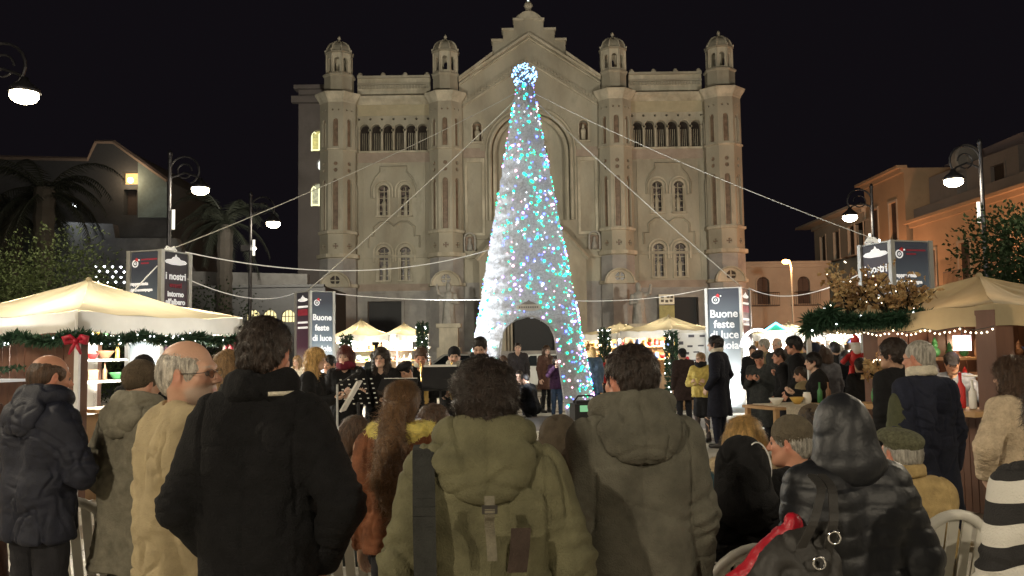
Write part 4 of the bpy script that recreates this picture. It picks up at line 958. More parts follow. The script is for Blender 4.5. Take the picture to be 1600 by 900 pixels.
# ------------------------------------------------------------------ market stalls
CANV = mat('cream_canvas', (.55, .47, .30), .8, var=.1, scale=2, bump=.3, bscale=8, trans=.12); CANW = mat('white_canvas', (.60, .59, .56), .8, var=.08, scale=2, bump=.25, bscale=8, trans=.10)
WOOD = mat('brown_stained_wood', (.125, .058, .036), .6, var=.3, scale=3, bump=.4, bscale=12, stretch=(1, 1, .15)); WOODL = mat('honey_wood', (.40, .24, .11), .6, var=.25, scale=3, bump=.3, bscale=12, stretch=(1, 1, .15)); STEEL = mat('white_steel', (.7, .7, .7), .4, metal=.3)
PINE = mat('pine_needles', (.025, .07, .035), .6, var=.5, scale=20); BOW = mat('red_bow', (.36, .008, .03), .5, var=.2); LEDW = glow('garland_led', (.95, .98, 1), 7); WHT = mat('white_board', (.78, .78, .76), .5, var=.05)
TIE = .03
def tent(N, Lc, R, zt, zb, zp, label, cloth=CANV, group='market tents round the square', posts=True, name='market_tent', seams=True, sag=.10):
    """square canopy from its near corner N and neighbours Lc, R (x, y)."""
    N = Vector((*N, 0)); Lc = Vector((*Lc, 0)); R = Vector((*R, 0)); Fc = Lc+R-N; cen = (Lc+R)/2; cs = [p-cen for p in (N, R, Fc, Lc)]
    root = empty(name, cen, 0, label, 'market tent', group); b = MB(); g = 20; v = []; 
    for q in range(4):
        a, c = cs[q], cs[(q+1) % 4]; base = len(b.v)
        for i in range(g+1):
            t = i/g
            for j in range(g+1):
                u = j/g; e = a.lerp(c, u)*t; z = zp+(zt-zp)*t; z -= sag*sin(pi*t)*(1-.5*abs(2*u-1)); z -= sag*.35*t*t*sin(pi*u); z += .008*sin(u*23+q)*t+.01*sin(t*9+u*5)+.020*float(noise3([[e.x*2.6+N.x, e.y*2.6, q*.7]])[0])-.014*max(0, 1-abs((u*5+q*.3) % 1-.5)*5)*(1-t)
                b.v.append((e.x*1.01, e.y*1.01, z))
        for i in range(g):
            for j in range(g): k = base+i*(g+1)+j; b.f.append((k, k+1, k+g+2, k+g+1)); b.m.append(0)
    b.build('canopy', cloth, root, True, recalc=False)
    for q in range(4):
        a, c = cs[q]*1.012, cs[(q+1) % 4]*1.012; b = MB(); n_ = 40; nv = (c-a).cross(Vector((0, 0, 1))).normalized()
        for i in range(n_+1):
            u = i/n_; p = a.lerp(c, u); top_ = zt-sag*.35*sin(pi*u)+.008*sin(u*23+q)
            w = .018*sin(u*31)+.012*sin(u*13+q)
            b.v += [tuple(p+Vector((0, 0, top_))), tuple(p+nv*w*.6+Vector((0, 0, (top_+zb)/2))), tuple(p+nv*w+Vector((0, 0, zb-sag*.3*sin(pi*u)+.012*sin(u*17+q*2))))]
        for i in range(n_):
            for j in (0, 1): k = i*3+j; b.f.append((k, k+3, k+4, k+1)); b.m.append(0)
        b.build('valance', CANW if cloth is CANV else cloth, root, True, recalc=False)
    if posts:
        pm = MB().box(-.025, .025, -.025, .025, 0, zt-.03).mesh('post', STEEL)
        for c in cs: obj('post', pm, root, (c.x*.985, c.y*.985, 0))
    b = MB(); b.ball((0, 0, zp), .04, 8, 5); b.build('roof_cap', cloth, root)
    return root, cen, cs
def garland(a, b_, sag, label, r=.10, leds=26, n=900, name='pine_garland', end_bow=None, group=None, droop=1):
    a = Vector(a); b_ = Vector(b_); mb = MB(); le = []; root = empty(name, a, 0, label, 'garland', group)
    for k in range(n):
        t = k/n; p = (b_-a)*t-Vector((0, 0, sag*4*abs(sin(pi*t*droop))*.25)); v = rv(); leaf(mb, p+v*r*.15, v+Vector((0, 0, -.2)), r*random.uniform(.7, 1.3), .011)
        if k % 2 == 0: leaf(mb, p, v+rv(), r*random.uniform(.5, 1.0), .014)
    mb.build('pine_sprays', PINE, root, recalc=False)
    mm = MB().octa((0, 0, 0), .011).mesh('bulb', LEDW)
    for k in range(leds):
        t = random.random(); p = (b_-a)*t-Vector((0, 0, sag*abs(sin(pi*t*droop)))); v = rv(); obj('bulb', mm, root, p+v*r*.75)
    return root
def bow(p, s, label):
    r = empty('red_bow', p, 0, label, 'bow'); b = MB()
    for sx in (-1, 1):
        b.tube([(0, 0, 0), (sx*s*.5, -.02, s*.4), (sx*s*.9, -.03, s*.25), (sx*s*.8, -.02, -s*.1), (sx*s*.3, 0, -s*.05), (0, 0, 0)], [s*.12, s*.22, s*.3, s*.26, s*.16, s*.1], 6)
        b.tube([(0, -.01, 0), (sx*s*.25, -.03, -s*.6), (sx*s*.5, -.03, -s*1.1)], [s*.1, s*.18, s*.1], 5)
    b.build('loops', BOW, r, True); b = MB(); b.ball((0, -.03, 0), s*.22, 8, 6); b.build('knot', BOW, r, True); return r
def plank_wall(a, b_, z0, z1, m, parent, n, t=.03, name='plank'):
    """boards set side by side between two plan points (parent space)."""
    a = Vector((*a, 0)); b_ = Vector((*b_, 0)); L = (b_-a).length; w = L/n; rz = atan2((b_-a).y, (b_-a).x); me = [MB().box(.004, w-.004, -t/2, t/2, z0+random.uniform(0, .01), z1-random.uniform(0, .01)).mesh(name, m) for _ in range(3)]
    for i in range(n): p = a.lerp(b_, i/n); nn = Vector((-sin(rz), cos(rz), 0)); obj(name, me[i % 3], parent, p+nn*random.uniform(-.004, .004), rz)
GOODC = [mat('goods_red', (.6, .03, .03), .5), mat('goods_gold', (.65, .42, .1), .4), mat('goods_white', (.8, .78, .72), .5), mat('goods_green', (.06, .25, .08), .5), mat('goods_brown', (.25, .13, .07), .6), mat('goods_blue', (.08, .14, .4), .5)]
def goods_meshes():
    out = []
    b = MB(); b.lathe((0, 0, 0), [(.03, 0), (.035, .01), (.035, .16), (.012, .2), (.012, .27), (.016, .275)], 10); out.append(('bottle', b, 3, True))
    b = MB(); b.box(-.06, .06, -.05, .05, 0, .1); b.box(-.065, .065, -.055, .055, .1, .12); out.append(('gift_box', b, 0, False))
    b = MB(); b.lathe((0, 0, 0), [(.05, 0), (.06, .06), (.055, .12), (.045, .13), (.047, .15), (.0, .155)], 12); out.append(('jar', b, 2, True))
    b = MB(); b.lathe((0, 0, 0), [(.04, 0), (.09, .07), (.1, .09), (.09, .09), (.05, .04)], 12); out.append(('bowl', b, 4, True))
    b = MB(); b.ball((0, 0, .05), .05, 10, 7); b.ball((0, 0, .115), .032, 8, 6); b.lathe((0, 0, .14), [(.03, 0), (.0, .06)], 8); out.append(('figurine', b, 1, True))
    return out
GM = {}
for nm, b, ci, sm in goods_meshes():
    for c in range(6): GM[(nm, c)] = b.mesh(nm, GOODC[c], sm)
GOODN = ['bottle', 'gift_box', 'jar', 'bowl', 'figurine']
COLN = ['red', 'gold', 'white', 'green', 'brown', 'blue']
ORD = ['first', 'second', 'third', 'fourth', 'fifth', 'sixth', 'seventh', 'eighth', 'ninth', 'tenth', 'eleventh', 'twelfth', 'thirteenth', 'fourteenth']
def put_goods(pts, where, kinds=None, group=None):
    """one row of goods, left to right"""
    for i, p in enumerate(sorted(pts, key=lambda p: p.x/p.y)):
        nm = random.choice(kinds or GOODN); c = random.randrange(6); o = obj(nm, GM[(nm, c)], None, p, random.uniform(0, 6)); k = random.uniform(.8, 1.25); o.scale = (k, k, k)
        tag(o, f'{COLN[c]} {nm.replace("_", " ")}, {ORD[i]} on {where}', nm.replace('_', ' '), group or ('goods on ' + where))

# --- left near hut under its tent
N1, R1 = (X(122, 9.5, 500), 9.5), (X(376, 12.0, 500), 12.0); d = Vector(R1)-Vector(N1); L1c = (N1[0]-d.y, N1[1]+d.x)
zt1 = Zp(122, 486, 9.5); zb1 = Zp(122, 519, 9.5); zp1 = Zp(134, 437, 11.2)
t1, cen1, cs1 = tent(N1, L1c, R1, zt1, zb1, zp1, 'large cream tent roof on the left with pine garland and red bows')
h1 = empty('wooden_stall', cen1, 0, 'brown wooden stall under the left tent, brilliantly lit inside', 'market stall')
k = .93; q = [c*k for c in cs1]   # N, R, F, L
post = MB().box(-.07, .07, -.07, .07, 0, zb1+.1).mesh('corner_post', WOOD)
for c in q: obj('corner_post', post, h1, (c.x, c.y, 0), atan2(d.y, d.x))
e = (q[3]-q[0]).normalized(); pN = q[0]+e*.07
plank_wall((q[0].x+e.x*.08, q[0].y+e.y*.08), (q[3].x, q[3].y), 0, zb1+.06, WOOD, h1, 20)
plank_wall((q[3].x, q[3].y), (q[2].x, q[2].y), 0, zb1+.06, WOOD, h1, 18)
e2 = (q[1]-q[0]).normalized(); a_ = q[0]+e2*.08; plank_wall((a_.x, a_.y), (a_+e2*.42).to_2d(), 0, zb1+.06, WOOD, h1, 3) if False else None
b = MB(); b.beam(q[0]+e2*.1+Vector((0, 0, 1.0)), q[1]+Vector((0, 0, 1.0)), .5, .04); b.build('counter', WOODL, h1)
a_ = q[0]+e2*.1; plank_wall((a_.x, a_.y), (q[1].x, q[1].y), 0, .96, WOODL, h1, 16)
nin = Vector((-e2.y, e2.x, 0))
b = MB()
for zz in (1.25, 1.55, 1.85): b.beam(q[0]+e2*.5+nin*1.9+Vector((0, 0, zz)), q[1]-e2*.1+nin*1.9+Vector((0, 0, zz)), .3, .03)
b.build('shelf', WHT, h1)
b = MB(); b.beam(q[3]+nin*-.06+Vector((0, 0, 1.2)), q[2]-nin*.06+Vector((0, 0, 1.2)), .02, 2.0); b.build('back_cloth', mat('white_cloth_lit', (.8, .79, .75), .8, var=.05), h1)
for zz, nm_ in ((1.25, 'bottom'), (1.55, 'middle'), (1.85, 'top')): put_goods([cen1+q[0]+e2*(.6+.22*i)+nin*1.9+Vector((0, 0, zz+.02)) for i in range(9)], f'the {nm_} white shelf of the left stall', group='goods on the left stall')
# white notice panel on the camera-facing wall with garland picture
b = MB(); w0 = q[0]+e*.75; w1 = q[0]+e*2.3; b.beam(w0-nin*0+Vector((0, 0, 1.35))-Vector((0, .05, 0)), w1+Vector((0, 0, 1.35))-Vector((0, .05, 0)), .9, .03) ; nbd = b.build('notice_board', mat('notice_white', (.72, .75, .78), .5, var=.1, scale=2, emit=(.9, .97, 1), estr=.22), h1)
garland(cen1+w0+Vector((0, -.12, 1.50)), cen1+w1+Vector((0, -.12, 1.5)), .04, 'short pine sprig strip across the white notice board', .05, 0, 260)
ea, eb, ec = cen1+cs1[0]*1.0, cen1+cs1[1], cen1+cs1[3]; off = Vector((0, -.05, 0))
garland(ea+Vector((0, -.06, zb1-.02)), ec+Vector((0, -.06, zb1-.02)), .07, 'long pine garland with white lights on the front edge of the left tent', .085, 46, 2100, droop=3)
garland(ea+Vector((.05, -.06, zb1-.02)), eb+Vector((.05, -.06, zb1-.02)), .07, 'pine garland with white lights on the right edge of the left tent', .085, 46, 2100, droop=3)
bow(ea+Vector((.06, -.14, zb1-.10)), .13, 'large red bow on the near corner of the left tent'); bow(eb+Vector((-.1, -.14, zb1-.1)), .13, 'red bow with white lights at the far right corner of the left tent')
b = MB(); inner = MB(); b.beam(ea+Vector((0, .3, zb1+.08))-cen1, eb+Vector((-.2, .5, zb1+.05))-cen1, .02, .03)
lm = MB(); lm.tube([q[0]+e2*.7+nin*1.0+Vector((0, 0, zb1-.03)), q[1]-e2*.3+nin*1.0+Vector((0, 0, zb1-.03))], .03, 8); lm.build('tube_light', glow('stall_tube', (1, .97, .88), 16), h1)
for t in (.25, .7): lamp('POINT', q[0].lerp(q[1], t)+nin*.95+Vector((0, 0, zb1-.12)), 260, (1, .95, .84), .1, parent=h1)
# --- far left pair of tents
def far_stall(px0, px1, Y, zt, zb, zp, label, rot=.35, wood=WOODL, e=160, back=True, warm=(1, .9, .7), group='market tents round the square', n_goods=12, short='', cloth_=False):
    x0, x1 = X(px0, Y), X(px1, Y); w = x1-x0; Nn = (x0+w*rot, Y-w*.25); R_ = (x1, Y+w*(1-rot)*.35); dd = Vector(R_)-Vector(Nn); Lc = (Nn[0]-dd.y, Nn[1]+dd.x)
    t, cen, cs = tent(Nn, Lc, R_, zt, zb, zp, label, sag=.08)
    s = empty('market_stall', cen, 0, label.replace('tent', 'stall counter under the tent').replace('roof ', ''), 'market stall'); q = [c*.93 for c in cs]; e2 = (q[1]-q[0]).normalized(); nin = Vector((-e2.y, e2.x, 0))
    plank_wall((q[2].x, q[2].y), (q[3].x, q[3].y), 0, zb+.05, wood, s, 8)
    plank_wall((q[0].x, q[0].y), (q[1].x, q[1].y), 0, .95, wood, s, 9)
    b = MB(); b.beam(q[0]+Vector((0, 0, .98)), q[1]+Vector((0, 0, .98)), .5, .05); b.build('counter', wood, s)
    b = MB()
    for zz in (1.3, 1.65): b.beam(q[3]-nin*.3+Vector((0, 0, zz)), q[2]-nin*.3+Vector((0, 0, zz)), .25, .03)
    b.build('shelf', wood, s)
    plank_wall((q[0].x, q[0].y), (q[3].x, q[3].y), 0, .95, wood, s, 6)
    put_goods([cen+q[0]+e2*(.3+(w*.7)*i/n_goods)+Vector((0, 0, 1.01)) for i in range(n_goods)], 'counter of the stall ' + short)
    for zz, nm_ in ((1.3, 'lower'), (1.65, 'upper')): put_goods([cen+q[3]-nin*.3+e2*(.2+.25*i)+Vector((0, 0, zz+.02)) for i in range(7)], f'{nm_} shelf, stall ' + short)
    if cloth_: b = MB(); b.beam(q[3]-nin*.12+Vector((0, 0, 1.0)), q[2]-nin*.12+Vector((0, 0, 1.0)), .02, 2*(zb-1.02)); b.build('back_cloth', mat('white_cloth_lit', (.8, .79, .75), .8, var=.05), s)  # white sheet added at the back so the stall looks brightly lit
    b = MB(); b.ball((0, 0, zb-.02), .07, 10, 6); b.build('bulb', glow('stall_bulb', (1, .93, .8), 25), s); lamp('POINT', (0, 0, zb-.12), e, warm, .08, parent=s)
    return t, s, cen, cs, q
ZT = 2.25
f1 = far_stall(524, 606, 27, Zp(560, 523, 27), Zp(560, 533, 27), Zp(560, 499, 27), 'cream tent roof beside the left Buone feste tower', cloth_=True, short='beside the left sign tower', e=480)
f2 = far_stall(598, 668, 29, Zp(600, 523, 29), Zp(600, 533, 29), Zp(602, 505, 29), 'cream tent roof further right of the Buone feste tower', cloth_=True, short='under the second left tent', e=480)
f3 = far_stall(942, 1040, 27, Zp(1000, 520, 27), Zp(1000, 530, 27), Zp(1003, 503, 27), 'small cream tent roof right of the tree', short='nearest the tree on its right', e=260, rot=.2)
f4 = far_stall(975, 1130, 22.8, Zp(1063, 515, 22.8), Zp(1063, 526, 22.8), Zp(1063, 492, 22.8), 'cream tent roof behind the right Buone feste tower', short='with the sponsor cloth', e=280, rot=.45)
f5 = far_stall(1200, 1300, 22, Zp(1240, 520, 22), Zp(1240, 532, 22), Zp(1230, 503, 22), 'white lit tent roof crowded with people on the right', cloth_=True, short='in the bright white tent', e=800, warm=(1, .98, .92))
f6 = far_stall(1290, 1352, 25, Zp(1300, 515, 25), Zp(1300, 527, 25), Zp(1320, 500, 25), 'distant pale tent roof behind the oak leaves', cloth_=True, short='farthest right', e=600, warm=(1, .98, .92))
# sponsor cloth side of the tent, green light columns
b = MB(); Y = 21.9; p0 = P(1061, 590, Y); p1 = P(1104, 520, Y); b.box(p0.x, p1.x, Y, Y+.02, p0.z, p1.z); sp = empty('sponsor_cloth', (0, 0, 0), 0, 'white tent side cloth printed with small sponsor marks', 'tent side'); b.build('cloth', WHT, sp)
b = MB()
for (px, py, w, h_) in ((1080, 525, 9, 4), (1097, 525, 8, 3), (1064, 536, 7, 5), (1078, 541, 8, 3), (1095, 540, 9, 2), (1088, 550, 9, 2), (1074, 552, 5, 4), (1095, 556, 6, 3), (1086, 563, 12, 2)):
    c = P(px, py, Y); b.cbox((c.x, Y-.008, c.z), (w/F*Y, .006, h_/F*Y))
b.build('sponsor_print', mat('dark_print', (.09, .09, .11), .6), sp)['kind'] = 'stuff'
b = MB(); c = P(1074, 560, Y); b.ball((c.x, Y-.01, c.z), .05, 8, 4, sc=(1, .15, 1)); c = P(1085, 582, Y); b.ball((c.x, Y-.01, c.z), .12, 10, 4, sc=(1, .1, 1)); b.build('red_mark', RED, sp)
lamp('POINT', (X(1085, 20.5), 20.6, 2.6), 12, (1, .98, .92), .1, parent=sp)
def green_column(px, Y, z0, z1, label):
    r = empty('green_column', (X(px, Y), Y, 0), 0, label, 'light column'); b = MB(); b.tube([(0, 0, 0), (0, 0, z1)], .05, 6); b.build('pole', RAIL, r); b = MB()
    for k in range(1300):
        z = random.uniform(z0, z1); v = rv(); leaf(b, (v.x*.12, v.y*.12, z), v, .12, .02)
    b.build('pine_sprays', PINE, r, recalc=False); mm = MB().octa((0, 0, 0), .018).mesh('bulb', LEDW)
    for k in range(26): a = random.uniform(0, 2*pi); obj('bulb', mm, r, (.2*cos(a), .2*sin(a), random.uniform(z0, z1)))
green_column(1050, 22.0, .1, 2.0, 'pine-wrapped column with lights beside the sponsor cloth'); green_column(945, 26.3, .6, 2.2, 'blue-lit pine column at the left end of the small right tent'); green_column(541, 25.6, .1, 2.1, 'green pine column between the white panels left of the tree'); green_column(660, 27.5, 1, 2.5, 'pine column dotted with warm lights at the corner of the left tents')
b = MB(); Y = 25.8; b.box(X(513, Y), X(534, Y), Y, Y+.03, .1, Zp(520, 537, Y)); tag(b.build('side_panel', WHT), 'blank white tent side panel beside the left Buone feste tower', 'tent side')
# blue-green rope light round the white stall
b = MB(); pts = [P(1196, 516, 20.5), P(1212, 505, 20.5), P(1230, 516, 20.5)]; b.tube(pts, .03, 5); tag(b.build('rope_light', glow('rope_cyan', (.15, .7, 1), 5)), 'cyan rope light tracing a small gable on the right stall', 'rope light')
b = MB(); b.poly([(P(1200, 516, 20.55).x, P(1200, 516, 20.55).z), (P(1229, 516, 20.55).x, P(1229, 516, 20.55).z), (P(1213, 507, 20.55).x, P(1213, 507, 20.55).z)], [], 20.55, 20.6); tag(b.build('gable_board', mat('green_board', (.05, .4, .2), .5, emit=(.05, .6, .3), estr=.25)), 'green lit gable board on the right stall', 'board')
b = MB(); b.tube([P(1190+26*cos(t)-6, 545-30*sin(t), 19.5) for t in np.linspace(.3, pi-.1, 14)], .035, 6); tag(b.build('light_arch', glow('arch_white', (1, 1, .95), 4)), 'white glowing light arch beside the bright sign tower', 'light arch')

# --- right near hut
N2 = (X(1554, 8.0, 500), 8.0); L2c = (N2[0]-.9, N2[1]+2.5); R2c = (N2[0]+2.5, N2[1]+.9)
zt2 = Zp(1554, 478, 8.0)+.02; zb2 = Zp(1554, 509, 8.0); zp2 = Zp(1526, 431, 9.7)
t2_, cen2, cs2 = tent(N2, L2c, R2c, zt2, zb2, zp2, 'cream tent roof at the right edge hung with pine garland', cloth=mat('tan_canvas', (.42, .35, .22), .8, var=.12, scale=2, bump=.2, bscale=8, trans=.3))
h2 = empty('wooden_stall', cen2, 0, 'brown wooden stall under the right tent with glass lamps and bottles', 'market stall'); q = [c*.93 for c in cs2]; q[3] = q[0].lerp(q[3], .60); q[2] = q[1].lerp(q[2], .60); e2 = (q[3]-q[0]).normalized(); nin = Vector((e2.y, -e2.x, 0))
rz2 = atan2(e2.y, e2.x); post = MB().box(-.11, .11, -.11, .11, 0, zb2+.15).mesh('corner_post', WOOD)
for c in q: obj('corner_post', post, h2, (c.x, c.y, 0), rz2)
plank_wall((q[1].x, q[1].y), (q[2].x, q[2].y), 0, zb2+.1, WOOD, h2, 18); plank_wall((q[2].x, q[2].y), (q[3].x, q[3].y), 0, zb2+.1, WOOD, h2, 18)
plank_wall((q[0].x, q[0].y), (q[3].x, q[3].y), 0, .94, WOOD, h2, 18)
b = MB(); b.beam(q[0]-e2*.1-nin*.15+Vector((0, 0, .97)), q[3]+e2*.1-nin*.15+Vector((0, 0, .97)), .5, .05); b.build('counter', WOODL, h2)
plank_wall((q[0].x, q[0].y), (q[1].x, q[1].y), 0, .9, WOOD, h2, 16)
b = MB()
for zz in (1.2, 1.5): b.beam(q[1]-nin*.2+e2*.1+Vector((0, 0, zz)), q[2]-nin*.2-e2*.1+Vector((0, 0, zz)), .25, .03)
b.build('shelf', WOODL, h2)
for zz, nm_ in ((1.2, 'lower'), (1.5, 'upper')): put_goods([cen2+q[1]-nin*.2+e2*(.25+.2*i)+Vector((0, 0, zz+.02)) for i in range(10)], f'the {nm_} back shelf of the right stall', group='goods on the right stall')
put_goods([cen2+q[0].lerp(q[3], t)-nin*.15+Vector((random.uniform(-.1, .1), 0, 1.0)) for t in np.linspace(.12, .95, 12)], 'the counter of the right stall', kinds=['bottle', 'jar', 'bowl'], group='goods on the right counter')
bw = (q[3]-q[2]).normalized()
for zz, nm_ in ((1.18, 'low'), (1.45, 'high')):
    b = MB(); b.beam(q[3]-e2*.18+Vector((0, 0, zz)), q[2]-e2*.18+Vector((0, 0, zz)), .22, .03); b.build('shelf', WOODL, h2)
    put_goods([cen2+q[3].lerp(q[2], t)-e2*.18+Vector((0, 0, zz+.02)) for t in np.linspace(.08, .92, 11)], f'the {nm_} side shelf of the right stall', group='goods on the right side shelves')
fs = empty('fairy_lights', cen2+cs2[0]+Vector((-.05, -.08, zb2)), 0, 'string of tiny warm lights under the valance of the right tent', 'string lights'); ln = cs2[3]-cs2[0]
b = MB(); b.tube([ln*t+Vector((0, 0, -.03*abs(sin(t*20)))) for t in np.linspace(0, 1, 60)], .004, 4); b.build('wire', RAIL, fs)
fb_ = MB().octa((0, 0, 0), .011).mesh('bulb', glow('warm_fairy', (1, .85, .6), 6))
for t in np.linspace(.01, .99, 44): obj('bulb', fb_, fs, ln*t+Vector((0, -.01, -.03*abs(sin(t*20))-.01-.03*random.random())))
# white canvas drop at the right corner, horseshoe sign, hanging lamps
b = MB(); b.beam(Vector((N2[0]+.1, N2[1]+.02, 1.3))-cen2, Vector((N2[0]+1.3, N2[1]+.45, 1.3))-cen2, 1.0, .012); cdp = b.build('side_cloth', CANW, h2)
b = MB(); p = P(1578, 563, 7.95); tag(b.cbox((0, 0, 0), (.11, .01, .09)).build('notice', mat('blue_notice', (.2, .27, .36), .5, var=.3, scale=30), loc=p), 'small blue notice pinned to the white cloth at the right edge', 'notice')
b = MB(); c = P(1451, 548, 10.6); b.tube([(.19*cos(t), 0, .17*sin(t)) for t in np.linspace(-.25, pi+.25, 18)], .045, 8); b.tube([(-.25, 0, -.05), (-.1, 0, -.05)], .04, 6); b.tube([(.1, 0, -.05), (.25, 0, -.05)], .04, 6); o = b.build('horseshoe_sign', mat('sign_cream', (.45, .38, .3), .5), None, True, loc=c); tag(o, 'cream horseshoe shaped sign hanging inside the right stall', 'sign')
gl = glow('hanging_lamp_glow', (1, .75, .5), 6); gl2 = glow('pink_lamp_glow', (1, .72, .8), 5)
for i, (px, py, Y, m_, lb) in enumerate(((1503, 530, 9.2, gl2, 'square pinkish lamp near the right post of the stall'), (1536, 527, 9.4, gl, 'amber lamp hanging behind the thick right post'), (1405, 524, 9.8, gl, 'amber lamp over the left half of the right counter'), (1360, 520, 10.0, gl, 'small lamp by the inner post of the right stall'), (1424, 518, 10.2, gl2, 'small pale lamp beside the horseshoe sign'))):
    r = empty('hanging_lamp', P(px, py, Y), 0, lb, 'lamp', 'lamps hanging in the right stall'); b = MB(); b.tube([(0, 0, .04), (0, 0, zb2+.1-r.location.z if zb2+.1 > r.location.z+.05 else .1)], .005, 4); b.build('cord', RAIL, r)
    b = MB()
    if i == 0: b.box(-.07, .07, -.05, .05, -.12, .04)
    else: b.lathe((0, 0, -.05), [(.012, 0), (.028, .02), (.028, .06), (.012, .08)], 10)
    b.build('shade', m_, r)
for pt, e_ in (((cen2.x-.2, cen2.y+.2, 1.62), 26), ((cen2.x-.6, cen2.y-.8, 1.6), 16)): lamp('POINT', Vector(pt)-cen2, e_, (1, .72, .45), .07, parent=h2)
# garland and dead oak branches on the roof edge
def wpt(px, py, Y): return P(px, py, Y)
g2 = garland(wpt(1448, 494, 8.9), wpt(1262, 500, 9.6), .03, 'thick dark pine garland over the valance of the right tent', .105, 6, 2400)
g3 = garland(wpt(1300, 486, 9.4), wpt(1262, 515, 9.6), .0, 'drooping tip of pine at the left end of the right tent', .14, 2, 500)
OAK = mat('dead_oak_leaf', (.34, .20, .085), .65, var=.45, scale=14, trans=.15, col2=(.42, .30, .14), mix_scale=9)
def oak(px, py, Y, label, n, spread, seedn):
    random.seed(seedn); r = empty('oak_branch', P(px, py, Y), 0, label, 'oak branch', 'dead oak branches on the right tent'); tw = MB(); lf = MB()
    for k in range(12):
        a = random.uniform(.25, pi-.25); L_ = spread*random.uniform(.5, 1); p0 = Vector((0, 0, -.05)); p1 = Vector((cos(a)*L_*1.15, random.uniform(-.25, .25), sin(a)*L_*.85)); m_ = p0.lerp(p1, .5)+rv()*.06; tw.tube([p0, m_, p1], [.014, .009, .004], 5)
        for t in range(n//12):
            u = random.uniform(.2, 1.08); p = p0.lerp(m_, u*2) if u < .5 else m_.lerp(p1, u*2-1); d_ = (rv()+Vector((0, 0, .1))).normalized(); s_ = d_.orthogonal().normalized(); Lf = random.uniform(.06, .12); w = Lf*.3; nn = d_.cross(s_); p = p+rv()*.05
            vs_ = [p]; 
            for q_, ww in ((.25, .6), (.4, 1.0), (.52, .55), (.7, .95), (.82, .5)): vs_.append(p+d_*Lf*q_+s_*w*ww+nn*.15*Lf*ww)
            vs_.append(p+d_*Lf)
            for q_, ww in reversed(((.25, .6), (.4, 1.0), (.52, .55), (.7, .95), (.82, .5))): vs_.append(p+d_*Lf*q_-s_*w*ww+nn*.15*Lf*ww)
            lf.add(vs_, [(0, 1, 10 if False else 11), (1, 2, 10, 11), (2, 3, 9, 10), (3, 4, 8, 9), (4, 5, 7, 8), (5, 6, 7)])
    tw.build('twig', BARK, r); f = lf.build('leaves', OAK, r, recalc=False); f['kind'] = 'stuff'
    mm = MB().octa((0, 0, 0), .008).mesh('bulb', glow('warm_fairy', (1, .85, .6), 6))
    for k in range(12): obj('bulb', mm, r, rv()*spread*.5+Vector((0, 0, spread*.35)))
oak(1324, 484, 9.4, 'spreading dead oak branch left of the right sign tower', 400, .62, 3); oak(1418, 478, 9.1, 'dead oak branch in front of the right sign tower', 260, .33, 4); oak(1385, 480, 9.2, 'low dead oak branch in the middle of the pine garland', 170, .42, 6)
oak(1372, 582, 9.1, 'bunch of dead oak leaves tied to the inner post of the right stall', 160, .16, 8)
# red toy figures hung in the bright gap
b = MB()
r = empty('santa_doll', P(1337, 560, 12.0), 0, 'red Santa doll hanging in the lit gap left of the right stall', 'doll'); b.ball((0, 0, 0), .1, 10, 7, sc=(1, .8, 1.2)); b.tube([(-.05, 0, -.1), (-.08, 0, -.28)], .04, 6); b.tube([(.05, 0, -.1), (.08, 0, -.28)], .04, 6); b.tube([(-.08, 0, .05), (-.2, -.03, -.06)], .035, 6); b.tube([(.08, 0, .05), (.2, -.03, .0)], .035, 6); b.lathe((0, 0, .2), [(.075, 0), (.05, .08), (.0, .17)], 10); b.build('suit', GOODC[0], r, True)
b = MB(); b.ball((0, -.02, .16), .07, 10, 7); b.ball((0, -.06, .12), .06, 8, 6, sc=(1, .5, 1.1)); b.lathe((0, 0, .19), [(.082, 0), (.082, .03)], 10); b.build('beard', GOODC[2], r, True)

